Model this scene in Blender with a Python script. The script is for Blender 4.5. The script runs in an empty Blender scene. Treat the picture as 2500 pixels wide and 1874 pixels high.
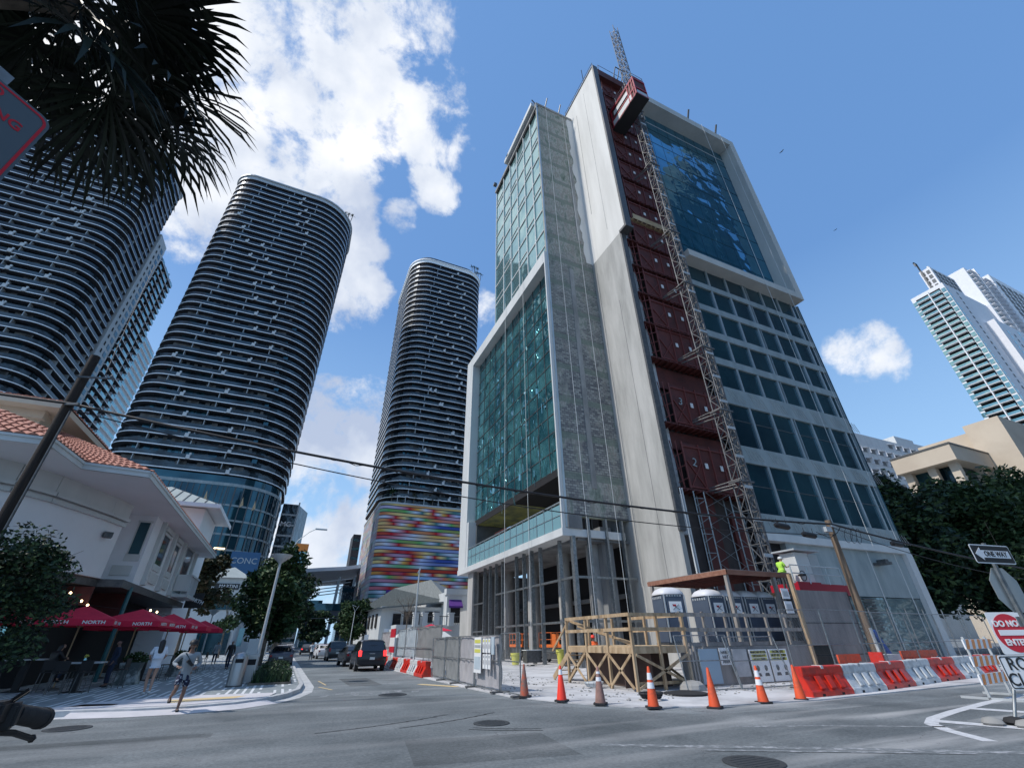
import bpy, bmesh, math, random
from mathutils import Vector as V, Matrix
R = random.Random(11)
rad = math.radians
S = bpy.context.scene
COL = S.collection
# ---------------------------------------------------------------- mesh builder
class MB:
    def __init__(s, root=None):
        s.v = []; s.f = []; s.m = []
        s.o_ = V(root.location) if root is not None else V((0, 0, 0))
    def add(s, vs, fs, mi=0):
        n = len(s.v)
        s.v += [tuple(V(p) - s.o_) for p in vs]
        s.f += [tuple(i + n for i in f) for f in fs]
        s.m += [mi] * len(fs)
        return s
    def box(s, x0, x1, y0, y1, z0, z1, mi=0):
        return s.add([(x0,y0,z0),(x1,y0,z0),(x1,y1,z0),(x0,y1,z0),(x0,y0,z1),(x1,y0,z1),(x1,y1,z1),(x0,y1,z1)],
              [(0,3,2,1),(4,5,6,7),(0,1,5,4),(1,2,6,5),(2,3,7,6),(3,0,4,7)], mi)
    def mbox(s, m, sx, sy, sz, mi=0):
        c = [(-.5,-.5,-.5),(.5,-.5,-.5),(.5,.5,-.5),(-.5,.5,-.5),(-.5,-.5,.5),(.5,-.5,.5),(.5,.5,.5),(-.5,.5,.5)]
        return s.add([m @ V((a*sx,b*sy,d*sz)) for a,b,d in c], [(0,3,2,1),(4,5,6,7),(0,1,5,4),(1,2,6,5),(2,3,7,6),(3,0,4,7)], mi)
    def cb(s, c, sx, sy, sz, rz=0, mi=0, rx=0, ry=0):
        m = Matrix.Translation(c) @ Matrix.Rotation(rz,4,'Z') @ Matrix.Rotation(ry,4,'Y') @ Matrix.Rotation(rx,4,'X')
        return s.mbox(m, sx, sy, sz, mi)
    def bar(s, p, q, w, h=None, mi=0):
        p, q = V(p), V(q); d = q - p; L = d.length
        if L < 1e-6: return s
        m = Matrix.Translation((p+q)/2) @ d.to_track_quat('Z','Y').to_matrix().to_4x4()
        return s.mbox(m, w, h or w, L, mi)
    def tube(s, p, q, r, r2=None, n=8, mi=0, caps=True):
        p, q = V(p), V(q); d = q - p
        if r2 is None: r2 = r
        m = d.to_track_quat('Z','Y').to_matrix()
        vs = []
        for c, rr in ((p, r), (q, r2)):
            for i in range(n):
                a = 2*math.pi*i/n
                vs.append(c + m @ V((math.cos(a)*rr, math.sin(a)*rr, 0)))
        fs = [(i, (i+1) % n, n+(i+1) % n, n+i) for i in range(n)]
        if caps: fs += [tuple(range(n-1,-1,-1)), tuple(range(n, 2*n))]
        return s.add(vs, fs, mi)
    def path(s, pts, r, n=6, mi=0):
        for a, b in zip(pts, pts[1:]): s.tube(a, b, r, None, n, mi)
        return s
    def lathe(s, prof, c=(0,0,0), n=16, mi=0, sq=None):
        vs = []; c = V(c)
        for r, z in prof:
            for i in range(n):
                a = 2*math.pi*(i+.5)/n
                k = 1 if not sq else 1/max(abs(math.cos(a)), abs(math.sin(a)))**sq
                vs.append(c + V((math.cos(a)*r*k, math.sin(a)*r*k, z)))
        fs = []
        for j in range(len(prof)-1):
            for i in range(n):
                fs.append((j*n+i, j*n+(i+1) % n, (j+1)*n+(i+1) % n, (j+1)*n+i))
        fs += [tuple(range(n-1,-1,-1)), tuple(range((len(prof)-1)*n, len(prof)*n))]
        return s.add(vs, fs, mi)
    def ext(s, poly, d, mi=0):
        n = len(poly); d = V(d)
        vs = [V(p) for p in poly] + [V(p)+d for p in poly]
        fs = [tuple(range(n-1,-1,-1)), tuple(range(n, 2*n))] + [(i,(i+1) % n, n+(i+1) % n, n+i) for i in range(n)]
        return s.add(vs, fs, mi)
    def ring(s, outer, inner, z0, z1, mi=0):
        n = len(outer)
        vs = [(x,y,z0) for x,y in outer]+[(x,y,z1) for x,y in outer]+[(x,y,z0) for x,y in inner]+[(x,y,z1) for x,y in inner]
        fs = []
        for i in range(n):
            j = (i+1) % n
            fs += [(i,j,n+j,n+i),(2*n+j,2*n+i,3*n+i,3*n+j),(n+i,n+j,3*n+j,3*n+i),(j,i,2*n+i,2*n+j)]
        return s.add(vs, fs, mi)
    def o(s, name, mat, par=None, lab=None, cat=None, grp=None, kind=None, smooth=False, bev=0):
        me = bpy.data.meshes.new(name)
        me.from_pydata(s.v, [], s.f)
        for mm in (mat if isinstance(mat, (list, tuple)) else [mat]): me.materials.append(mm)
        me.polygons.foreach_set('material_index', s.m)
        if smooth:
            me.polygons.foreach_set('use_smooth', [True]*len(s.f))
        me.update()
        bm = bmesh.new(); bm.from_mesh(me); bmesh.ops.recalc_face_normals(bm, faces=bm.faces)
        if bev:
            bmesh.ops.bevel(bm, geom=[e for e in bm.edges if e.calc_face_angle(0) > .6], offset=bev, segments=2, affect='EDGES')
        bm.to_mesh(me); bm.free()
        if smooth:
            try: me.set_sharp_from_angle(angle=rad(smooth if smooth is not True else 45))
            except Exception: pass
        ob = bpy.data.objects.new(name, me); COL.objects.link(ob)
        if par is not None: ob.parent = par
        tag(ob, lab, cat, grp, kind)
        return ob
def tag(o, lab=None, cat=None, grp=None, kind=None):
    if lab: o['label'] = lab
    if cat: o['category'] = cat
    if grp: o['group'] = grp
    if kind: o['kind'] = kind
    return o
def thing(name, lab, cat, loc=(0,0,0), rz=0, grp=None):
    o = bpy.data.objects.new(name, None); COL.objects.link(o)
    o.location = loc; o.rotation_euler = (0,0,rz); o.empty_display_size = .2
    return tag(o, lab, cat, grp)
def dup(root, loc, rz=0, lab=None, grp=None, sc=None):
    r = root.copy(); COL.objects.link(r); r.location = loc; r.rotation_euler = (0,0,rz)
    if sc: r.scale = sc
    if lab: r['label'] = lab
    if grp: r['group'] = grp
    for ch in list(root.children):
        c = ch.copy(); COL.objects.link(c); c.parent = r
        for g in list(ch.children):
            d = g.copy(); COL.objects.link(d); d.parent = c
    return r
def inst(src, name, loc, par, rz=0, sc=None):
    c = bpy.data.objects.new(name, src.data if hasattr(src, 'data') else src); COL.objects.link(c)
    c.location = loc; c.rotation_euler = (0,0,rz)
    if sc: c.scale = sc
    c.parent = par
    return c
def text(body, size, mat, par, loc, rot, name='lettering', ex=.004, align='CENTER', sx=1, bold=0):
    cu = bpy.data.curves.new(name, 'FONT'); cu.body = body; cu.size = size
    cu.align_x = align; cu.align_y = 'CENTER'; cu.extrude = ex; cu.offset = bold; cu.resolution_u = 3
    t = bpy.data.objects.new(name, cu); COL.objects.link(t)
    me = bpy.data.meshes.new_from_object(t)
    bpy.data.objects.remove(t); bpy.data.curves.remove(cu)
    me.materials.clear(); me.materials.append(mat)
    ob = bpy.data.objects.new(name, me); COL.objects.link(ob)
    ob.location = loc; ob.rotation_euler = rot; ob.scale = (sx,1,1)
    if par is not None: ob.parent = par
    return ob
def rrect(x0, x1, y0, y1, r, n=8, rs=None):
    rs = rs or (r, r, r, r); P = []
    for (cx, cy, a0), q in zip(((x1-rs[0],y0+rs[0],-90),(x1-rs[1],y1-rs[1],0),(x0+rs[2],y1-rs[2],90),(x0+rs[3],y0+rs[3],180)), rs):
        for i in range(n+1):
            a = rad(a0 + 90*i/n); P.append((cx+q*math.cos(a), cy+q*math.sin(a)))
    return P
# ---------------------------------------------------------------- materials
def new(name):
    m = bpy.data.materials.new(name); m.use_nodes = True
    nt = m.node_tree; return m, nt, nt.nodes, nt.links, nt.nodes['Principled BSDF']
def node(N, t, **k):
    n = N.new(t)
    for a, b in k.items():
        if a.startswith('i_'): n.inputs[a[2:].replace('_', ' ')].default_value = b
        else: setattr(n, a, b)
    return n
def ramp(N, stops):
    r = N.new('ShaderNodeValToRGB'); e = r.color_ramp.elements
    while len(e) < len(stops): e.new(.5)
    for x, (p, c) in zip(e, stops):
        x.position = p; x.color = (*c, 1) if len(c) == 3 else c
    return r
def M(name, col, rough=.7, metal=0, col2=None, ns=1.0, bump=0, bs=30, spec=.5, emit=0, det=5, stretch=None, c=(.35,.65), coat=0):
    m, nt, N, L, B = new(name)
    B.inputs['Roughness'].default_value = rough; B.inputs['Metallic'].default_value = metal
    B.inputs['Specular IOR Level'].default_value = spec
    B.inputs['Coat Weight'].default_value = coat
    B.inputs['Base Color'].default_value = (*col, 1)
    if emit:
        B.inputs['Emission Color'].default_value = (*col, 1); B.inputs['Emission Strength'].default_value = emit
    tc = N.new('ShaderNodeTexCoord'); src = tc.outputs['Object']
    if stretch:
        mp = N.new('ShaderNodeMapping'); mp.inputs['Scale'].default_value = stretch; L.new(src, mp.inputs[0]); src = mp.outputs[0]
    if col2:
        n1 = node(N, 'ShaderNodeTexNoise', i_Scale=ns, i_Detail=det, i_Roughness=.65); L.new(src, n1.inputs['Vector'])
        r = ramp(N, [(c[0], col), (c[1], col2)]); L.new(n1.outputs['Fac'], r.inputs[0]); L.new(r.outputs[0], B.inputs['Base Color'])
    if bump:
        n2 = node(N, 'ShaderNodeTexNoise', i_Scale=bs, i_Detail=4.0); L.new(src, n2.inputs['Vector'])
        b = node(N, 'ShaderNodeBump', i_Strength=bump, i_Distance=.02); L.new(n2.outputs['Fac'], b.inputs['Height']); L.new(b.outputs[0], B.inputs['Normal'])
    return m
def G(c): return (c, c, c)
def glassy(name, col, metal=.6, rough=.04, wob=.15, ws=.25, col2=None, ns=.5, stretch=(1,1,1)):
    m, nt, N, L, B = new(name)
    B.inputs['Base Color'].default_value = (*col, 1); B.inputs['Metallic'].default_value = metal
    B.inputs['Roughness'].default_value = rough; B.inputs['Specular IOR Level'].default_value = .9
    tc = N.new('ShaderNodeTexCoord')
    mp = N.new('ShaderNodeMapping'); mp.inputs['Scale'].default_value = stretch; L.new(tc.outputs['Object'], mp.inputs[0])
    n2 = node(N, 'ShaderNodeTexNoise', i_Scale=ws, i_Detail=2.0); L.new(mp.outputs[0], n2.inputs['Vector'])
    b = node(N, 'ShaderNodeBump', i_Strength=wob, i_Distance=1.0); L.new(n2.outputs['Fac'], b.inputs['Height']); L.new(b.outputs[0], B.inputs['Normal'])
    if col2:
        n1 = node(N, 'ShaderNodeTexNoise', i_Scale=ns, i_Detail=4.0); L.new(mp.outputs[0], n1.inputs['Vector'])
        r = ramp(N, [(.4, col), (.62, col2)]); L.new(n1.outputs['Fac'], r.inputs[0]); L.new(r.outputs[0], B.inputs['Base Color'])
    return m
def math_(N, L, op, a, b=None, c=None):
    n = N.new('ShaderNodeMath'); n.operation = op
    for i, x in enumerate((a, b, c)):
        if x is None: continue
        if isinstance(x, (int, float)): n.inputs[i].default_value = x
        else: L.new(x, n.inputs[i])
    return n.outputs[0]
def mixc(N, L, fac, a, b):
    n = N.new('ShaderNodeMix'); n.data_type = 'RGBA'
    for k, x in ((0, fac), (6, a), (7, b)):
        if isinstance(x, (int, float)): n.inputs[k].default_value = x
        elif isinstance(x, tuple): n.inputs[k].default_value = (*x, 1)
        else: L.new(x, n.inputs[k])
    return n.outputs[2]
def m_asphalt(k=1):
    m, nt, N, L, B = new('asphalt'); B.inputs['Roughness'].default_value = .85
    tc = N.new('ShaderNodeTexCoord'); s = tc.outputs['Object']
    a = node(N, 'ShaderNodeTexNoise', i_Scale=.35, i_Detail=6.0, i_Roughness=.6); L.new(s, a.inputs['Vector'])
    b = node(N, 'ShaderNodeTexNoise', i_Scale=14.0, i_Detail=8.0, i_Roughness=.8); L.new(s, b.inputs['Vector'])
    mp = N.new('ShaderNodeMapping'); mp.inputs['Scale'].default_value = (.12, 1.1, 1); mp.inputs['Rotation'].default_value = (0,0,.25); L.new(s, mp.inputs[0])
    c = node(N, 'ShaderNodeTexNoise', i_Scale=1.0, i_Detail=5.0); L.new(mp.outputs[0], c.inputs['Vector'])
    r1 = ramp(N, [(p_, tuple(q_*k for q_ in c_)) for p_, c_ in [(.32, (.085,.1,.108)), (.45, (.14,.158,.168)), (.55,(.165,.185,.195)), (.68, (.24,.26,.27))]]); L.new(a.outputs[0], r1.inputs[0])
    r2 = ramp(N, [(.3, G(.45)), (.7, G(1.5))]); L.new(b.outputs[0], r2.inputs[0])
    mu = N.new('ShaderNodeMix'); mu.data_type = 'RGBA'; mu.blend_type = 'MULTIPLY'; mu.inputs[0].default_value = 1
    L.new(r1.outputs[0], mu.inputs[6]); L.new(r2.outputs[0], mu.inputs[7])
    r3 = ramp(N, [(.5, G(0)), (.7, G(.6))]); L.new(c.outputs[0], r3.inputs[0])
    # pale dust that site traffic has spread near the works and the side street
    sx = N.new('ShaderNodeSeparateXYZ'); L.new(s, sx.inputs[0])
    dx = N.new('ShaderNodeMapRange'); dx.inputs[1].default_value = 4; dx.inputs[2].default_value = 13; L.new(sx.outputs[0], dx.inputs[0])
    f = math_(N, L, 'MULTIPLY', r3.outputs[0], math_(N, L, 'ADD', dx.outputs[0], .3))
    o = mixc(N, L, f, mu.outputs[2], (.42,.42,.42))
    # hairline cracks
    v = node(N, 'ShaderNodeTexVoronoi', i_Scale=.22); v.feature = 'DISTANCE_TO_EDGE'
    wn = node(N, 'ShaderNodeTexNoise', i_Scale=1.2, i_Detail=5.0); L.new(s, wn.inputs['Vector'])
    va = N.new('ShaderNodeVectorMath'); va.operation = 'MULTIPLY_ADD'; va.inputs[1].default_value = (1.6,1.6,0); L.new(wn.outputs['Color'], va.inputs[0]); L.new(s, va.inputs[2]); L.new(va.outputs[0], v.inputs['Vector'])
    cr = math_(N, L, 'LESS_THAN', v.outputs['Distance'], .0012)
    o = mixc(N, L, math_(N, L, 'MULTIPLY', cr, .6), o, (.05,.05,.055))
    L.new(o, B.inputs['Base Color'])
    bp = node(N, 'ShaderNodeBump', i_Strength=.5, i_Distance=.01); L.new(b.outputs[0], bp.inputs['Height']); L.new(bp.outputs[0], B.inputs['Normal'])
    return m
def m_pavers():
    m, nt, N, L, B = new('striped_pavers'); B.inputs['Roughness'].default_value = .8
    tc = N.new('ShaderNodeTexCoord'); sx = N.new('ShaderNodeSeparateXYZ'); L.new(tc.outputs['Object'], sx.inputs[0])
    u = math_(N, L, 'DIVIDE', sx.outputs[0], .26); fu = math_(N, L, 'FLOOR', u); ru = math_(N, L, 'FRACT', u)
    wn = N.new('ShaderNodeTexWhiteNoise'); wn.noise_dimensions = '1D'; L.new(fu, wn.inputs['W'])
    v = math_(N, L, 'ADD', math_(N, L, 'DIVIDE', sx.outputs[1], 1.15), math_(N, L, 'MULTIPLY', wn.outputs[0], 3.0))
    fv = math_(N, L, 'FLOOR', v); cb = N.new('ShaderNodeCombineXYZ'); L.new(fu, cb.inputs[0]); L.new(fv, cb.inputs[1])
    w2 = N.new('ShaderNodeTexWhiteNoise'); L.new(cb.outputs[0], w2.inputs['Vector'])
    st = math_(N, L, 'MULTIPLY', math_(N, L, 'LESS_THAN', ru, .36), math_(N, L, 'GREATER_THAN', w2.outputs[0], .42))
    n = node(N, 'ShaderNodeTexNoise', i_Scale=3.0, i_Detail=6.0); L.new(tc.outputs['Object'], n.inputs['Vector'])
    r = ramp(N, [(.3, (.17,.195,.21)), (.7, (.27,.3,.31))]); L.new(n.outputs[0], r.inputs[0])
    o = mixc(N, L, math_(N, L, 'MULTIPLY', st, .85), r.outputs[0], (.68,.7,.72))
    j = math_(N, L, 'LESS_THAN', math_(N, L, 'FRACT', math_(N, L, 'MULTIPLY', v, 4.0)), .05)
    o = mixc(N, L, math_(N, L, 'MULTIPLY', j, .35), o, (.08,.08,.08))
    L.new(o, B.inputs['Base Color']); return m
def m_cmu():
    m, nt, N, L, B = new('concrete_block_wall'); B.inputs['Roughness'].default_value = .95
    tc = N.new('ShaderNodeTexCoord'); sx = N.new('ShaderNodeSeparateXYZ'); L.new(tc.outputs['Object'], sx.inputs[0])
    cb = N.new('ShaderNodeCombineXYZ'); L.new(sx.outputs[0], cb.inputs[0]); L.new(sx.outputs[2], cb.inputs[1])
    br = N.new('ShaderNodeTexBrick'); br.inputs['Scale'].default_value = 1; br.inputs['Brick Width'].default_value = .42; br.inputs['Row Height'].default_value = .21
    br.inputs['Mortar Size'].default_value = .022; br.inputs['Color1'].default_value = (.36,.36,.33,1); br.inputs['Color2'].default_value = (.14,.14,.145,1); br.inputs['Mortar'].default_value = (.1,.1,.11,1)
    L.new(cb.outputs[0], br.inputs['Vector'])
    n = node(N, 'ShaderNodeTexNoise', i_Scale=.22, i_Detail=7.0, i_Roughness=.7); L.new(tc.outputs['Object'], n.inputs['Vector'])
    r = ramp(N, [(.5, G(0)), (.56, G(1))]); L.new(n.outputs[0], r.inputs[0])
    z = N.new('ShaderNodeMapRange'); z.inputs[1].default_value = 22; z.inputs[2].default_value = 50; L.new(sx.outputs[2], z.inputs[0])
    fac = math_(N, L, 'MAXIMUM', math_(N, L, 'MULTIPLY', r.outputs[0], .9), z.outputs[0])
    n2 = node(N, 'ShaderNodeTexNoise', i_Scale=.5, i_Detail=8.0, i_Roughness=.7)
    mp = N.new('ShaderNodeMapping'); mp.inputs['Scale'].default_value = (2.2,1,.8); L.new(tc.outputs['Object'], mp.inputs[0]); L.new(mp.outputs[0], n2.inputs['Vector'])
    r2 = ramp(N, [(.36, (.13,.165,.13)), (.44, (.25,.28,.235)), (.49, (.4,.39,.35)), (.53, (.3,.27,.24)), (.57, (.23,.26,.21)), (.61, (.46,.44,.4)), (.68,(.14,.13,.12))]); L.new(n2.outputs[0], r2.inputs[0])
    o = mixc(N, L, fac, br.outputs[0], r2.outputs[0])
    # poured floor-edge bands and pour joints every storey
    fz = math_(N, L, 'FRACT', math_(N, L, 'DIVIDE', math_(N, L, 'ADD', sx.outputs[2], 1.1), 3.42))
    bd = math_(N, L, 'LESS_THAN', fz, .17)
    o = mixc(N, L, math_(N, L, 'MULTIPLY', bd, .7), o, (.17,.21,.17))
    jl = math_(N, L, 'LESS_THAN', math_(N, L, 'ABSOLUTE', math_(N, L, 'SUBTRACT', fz, .19)), .009)
    o = mixc(N, L, math_(N, L, 'MULTIPLY', jl, .7), o, (.09,.09,.09))
    L.new(o, B.inputs['Base Color'])
    bp = node(N, 'ShaderNodeBump', i_Strength=.35, i_Distance=.03); L.new(br.outputs['Fac'], bp.inputs['Height']); bp.invert = True; L.new(bp.outputs[0], B.inputs['Normal'])
    return m
def m_foliage(name, c1, c2, c3):
    m, nt, N, L, B = new(name); B.inputs['Roughness'].default_value = .55; B.inputs['Specular IOR Level'].default_value = .25
    g = N.new('ShaderNodeNewGeometry'); r = ramp(N, [(0, c1), (.55, c2), (1, c3)]); L.new(g.outputs['Random Per Island'], r.inputs[0]); L.new(r.outputs[0], B.inputs['Base Color'])
    return m
def m_mural():
    m, nt, N, L, B = new('mural_paint'); B.inputs['Roughness'].default_value = .5
    tc = N.new('ShaderNodeTexCoord'); sx = N.new('ShaderNodeSeparateXYZ'); L.new(tc.outputs['Object'], sx.inputs[0])
    row = math_(N, L, 'FLOOR', math_(N, L, 'DIVIDE', sx.outputs[2], 1.2))
    h = math_(N, L, 'ADD', sx.outputs[0], sx.outputs[1])
    tri = math_(N, L, 'GREATER_THAN', math_(N, L, 'ABSOLUTE', math_(N, L, 'SUBTRACT', math_(N, L, 'MULTIPLY', math_(N, L, 'SUBTRACT', sx.outputs[2], 24.0), 1.6), 0.0)), math_(N, L, 'SUBTRACT', sx.outputs[0], 34.0))
    cb = N.new('ShaderNodeCombineXYZ'); L.new(math_(N, L, 'MULTIPLY', h, .017), cb.inputs[0]); L.new(math_(N, L, 'MULTIPLY', row, 3.71), cb.inputs[1]); L.new(math_(N, L, 'MULTIPLY', tri, 7.3), cb.inputs[2])
    n = node(N, 'ShaderNodeTexNoise', i_Scale=1.35, i_Detail=0.0); L.new(cb.outputs[0], n.inputs['Vector'])
    B.inputs['Roughness'].default_value = .7; B.inputs['Specular IOR Level'].default_value = .15
    pal = [(.10,(.03,.04,.16)),(.27,(.06,.1,.35)),(.33,(.55,.6,.8)),(.38,(.5,.02,.03)),(.42,(.8,.45,.1)),(.46,(.65,.68,.78)),(.5,(.55,.02,.03)),(.54,(.85,.62,.25)),(.58,(.06,.2,.2)),(.62,(.6,.64,.76)),(.66,(.15,.42,.12)),(.71,(.75,.22,.12)),(.76,(.35,.5,.75)),(.82,(.04,.05,.2))]
    r = ramp(N, pal); L.new(n.outputs[0], r.inputs[0])
    ln = math_(N, L, 'LESS_THAN', math_(N, L, 'FRACT', math_(N, L, 'DIVIDE', sx.outputs[2], 1.2)), .24)
    ln2 = math_(N, L, 'GREATER_THAN', sx.outputs[2], 9.0)
    o = mixc(N, L, math_(N, L, 'MULTIPLY', math_(N, L, 'MULTIPLY', ln, ln2), .92), r.outputs[0], (.012,.015,.04))
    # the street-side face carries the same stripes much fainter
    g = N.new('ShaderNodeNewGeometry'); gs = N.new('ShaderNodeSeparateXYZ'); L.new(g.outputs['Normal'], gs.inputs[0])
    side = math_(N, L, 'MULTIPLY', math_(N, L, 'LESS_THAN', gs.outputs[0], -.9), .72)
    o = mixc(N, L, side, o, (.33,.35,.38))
    L.new(o, B.inputs['Base Color']); return m
MT = {}
def mats():
    T = MT
    T['asphalt'] = m_asphalt(); T['pavers'] = m_pavers(); T['cmu'] = m_cmu(); T['mural'] = m_mural()
    T['site'] = M('dusty_site_slab', (.3,.3,.31), .95, col2=(.56,.56,.57), ns=.5, bump=.4, bs=25, c=(.3,.6))
    T['kerb'] = M('kerb_concrete', (.36,.37,.38), .9, col2=(.52,.53,.54), ns=1.5, bump=.2)
    T['ramp'] = M('ramp_concrete', (.48,.47,.49), .9, col2=(.58,.56,.58), ns=1.2, bump=.2)
    T['conc'] = M('raw_concrete', (.2,.2,.195), .95, col2=(.38,.375,.36), ns=.6, bump=.3, bs=12, stretch=(1,1,.4))
    T['dconc'] = M('dark_concrete', (.11,.115,.12), .9, col2=(.22,.225,.225), ns=.5, bump=.3, bs=10, stretch=(1,1,.35))  # darker concrete; its colour also carries the dimness of the ground-floor interior
    T['stucco'] = M('white_stucco', (.6,.59,.56), .9, col2=(.72,.71,.68), ns=.5, bump=.15, bs=40, stretch=(1,1.2,.16), det=9)
    T['stucco2'] = M('grey_stucco_coat', (.29,.29,.275), .95, col2=(.45,.445,.425), ns=.6, bump=.25, bs=30, stretch=(1,1.2,.22), det=9)
    T['wht'] = M('white_painted_panel', (.5,.52,.52), .55, col2=(.6,.615,.61), ns=.5, stretch=(1,1,.25), det=7)
    T['wht2'] = M('white_render', (.74,.75,.78), .8, col2=(.79,.8,.83), ns=.5, bump=.1, bs=60)
    T['frame'] = M('pale_panel_cladding', (.42,.43,.41), .6, col2=(.52,.52,.49), ns=.4, stretch=(1,1,.3))
    T['beige'] = M('beige_concrete', (.5,.42,.33), .85, col2=(.58,.5,.4), ns=.1)
    T['ltgrey'] = M('light_grey_metal', (.42,.45,.46), .5, metal=.3, col2=(.5,.52,.53), ns=1)
    T['band'] = M('grey_spandrel_panel', (.24,.29,.3), .5, metal=.2, col2=(.34,.39,.4), ns=.9, stretch=(1,1,.3))
    T['alu'] = M('mill_aluminium', (.5,.55,.57), .4, metal=.7, col2=(.36,.42,.44), ns=3, stretch=(1,1,.2))
    T['steel'] = M('galvanised_steel', (.3,.32,.33), .45, metal=.75, col2=(.17,.185,.19), ns=6)
    T['dsteel'] = M('dark_steel', (.08,.085,.09), .5, metal=.5, col2=(.14,.14,.14), ns=5)
    T['black'] = M('black_plastic', (.008,.008,.01), .55)
    T['rubber'] = M('black_rubber', (.02,.02,.022), .8, bump=.2)
    T['void'] = M('unlit_interior', (.012,.012,.014), .95)
    T['redpanel'] = M('oxide_red_panel', (.062,.015,.014), .7, col2=(.12,.026,.022), ns=.8, bump=.2, bs=15)
    T['redbar'] = M('oxide_red_bar', (.15,.03,.025), .6)
    T['wrap'] = M('grey_plastic_wrap', (.34,.35,.36), .35, col2=(.55,.56,.57), ns=1.6, bump=.8, bs=3, det=8)
    T['plyw'] = M('raw_plywood', (.42,.3,.17), .85, col2=(.55,.42,.27), ns=1.5, stretch=(1,8,1))
    T['lumber'] = M('pine_lumber', (.27,.18,.1), .8, col2=(.48,.36,.23), ns=1.6, stretch=(3,3,.6), bump=.2)
    T['glumber'] = M('weathered_lumber', (.2,.18,.16), .9, col2=(.36,.33,.3), ns=2, stretch=(3,3,.5), bump=.3)
    T['dply'] = M('weathered_plywood', (.16,.15,.15), .9, col2=(.29,.265,.25), ns=.6, stretch=(2.2,2.2,.5), bump=.2, det=9)
    T['pole'] = M('creosoted_timber', (.1,.07,.05), .9, col2=(.22,.16,.11), ns=2, stretch=(6,6,.4), bump=.6, bs=12)
    T['dpole'] = M('dark_timber_pole', (.012,.009,.008), .95, col2=(.035,.025,.02), ns=2, stretch=(6,6,.4), bump=.6, bs=12)
    T['cone'] = M('orange_cone_plastic', (.7,.085,.02), .6, col2=(.3,.07,.035), ns=5, c=(.48,.7), det=8)
    T['conered'] = M('bright_red_cone', (.85,.045,.02), .45)
    T['conedirty'] = M('grimy_cone', (.42,.09,.045), .8, col2=(.2,.12,.1), ns=5, c=(.4,.55))
    T['conebrown'] = M('brown_worn_cone', (.2,.12,.1), .9, col2=(.36,.2,.17), ns=4)
    T['refl'] = M('white_reflective_band', (.75,.75,.77), .35)
    T['bar_r'] = M('red_barrier_plastic', (.62,.03,.015), .38, col2=(.26,.03,.025), ns=3.5, c=(.46,.72), det=9)
    T['bar_w'] = M('white_barrier_plastic', (.6,.62,.63), .45, col2=(.3,.31,.31), ns=3.5, c=(.46,.72), det=9)
    T['signw'] = M('white_sign_sheet', (.78,.79,.8), .35); T['signr'] = M('red_sign_sheet', (.55,.012,.03), .35)
    T['signb'] = M('black_sign_sheet', (.015,.016,.018), .4); T['signback'] = M('bare_sign_back', (.4,.43,.42), .45, metal=.5, col2=(.48,.5,.49), ns=2)
    T['orange'] = M('orange_sheeting', (.85,.25,.03), .4); T['yellow'] = M('yellow_plastic', (.6,.58,.12), .5)
    T['lift'] = M('orange_machine_paint', (.7,.16,.03), .45, coat=.3); T['redpaint'] = M('red_machine_paint', (.36,.012,.03), .4)
    T['porta'] = M('blue_grey_cabin', (.055,.075,.115), .5, col2=(.075,.1,.14), ns=1); T['portatop'] = M('white_cabin_roof', (.62,.62,.64), .5)
    T['umb'] = M('red_canvas', (.68,.014,.06), .8, col2=(.56,.011,.05), ns=2)
    T['tile'] = M('clay_roof_tile', (.3,.11,.075), .85, col2=(.48,.24,.18), ns=6, bump=.3)
    T['mroof'] = M('pale_metal_roof', (.4,.44,.42), .45, metal=.3, col2=(.47,.51,.49), ns=1)
    T['skin'] = M('skin', (.42,.24,.17), .55); T['skind'] = M('tanned_skin', (.2,.11,.08), .55); T['hair'] = M('black_hair', (.01,.008,.008), .45)
    T['tee'] = M('white_cotton', (.6,.64,.7), .9, bump=.3, bs=9); T['hood'] = M('grey_sweatshirt', (.27,.3,.33), .9, bump=.3, bs=9)
    T['navy'] = M('navy_cloth', (.02,.03,.06), .9); T['camo'] = M('patterned_shorts', (.015,.02,.05), .9, col2=(.3,.33,.38), ns=14, c=(.58,.62), det=1)
    T['hiviz'] = M('lime_vest', (.4,.7,.08), .8); T['hivizo'] = M('orange_vest', (.8,.13,.03), .8); T['jean'] = M('work_trousers', (.06,.07,.08), .9)
    T['tarp'] = M('grey_fence_mesh_sheet', (.19,.2,.205), .8, col2=(.25,.26,.265), ns=1, bump=1.0, bs=1.6)
    T['tarpl'] = M('pale_fence_sheet', (.36,.35,.37), .8, col2=(.44,.43,.45), ns=1, bump=.8, bs=1.6)
    T['tarpb'] = M('light_blue_sheet', (.36,.44,.5), .75, col2=(.46,.53,.58), ns=1, bump=1.0, bs=2)
    T['g_dark'] = glassy('dark_teal_glass', (.03,.11,.145), .6, .05, .1, .12, (.012,.05,.075), .11)
    T['g_blue'] = glassy('blue_mirror_glass', (.035,.27,.42), .85, .03, .22, .22, (.025,.2,.32), .12)
    T['g_teal'] = glassy('teal_curtain_glass', (.1,.3,.32), .6, .06, .35, .5, (.03,.13,.16), .45)
    T['g_pale'] = glassy('pale_teal_glass', (.3,.5,.5), .75, .08, .12, .3, (.2,.4,.42), .25)
    T['g_tower'] = glassy('tower_glazing', (.01,.016,.022), .4, .14, .2, .4, (.04,.065,.085), .3)
    T['g_rail'] = glassy('balcony_glass', (.012,.02,.028), .4, .2, .1, .4, (.045,.075,.095), .2)
    T['g_railb'] = M('clear_blue_balustrade', (.25,.45,.5), .12, metal=.3)
    T['slab'] = M('balcony_slab_edge', (.92,.94,.95), .55); T['soffit'] = M('balcony_soffit', (.05,.052,.06), .8)
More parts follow.
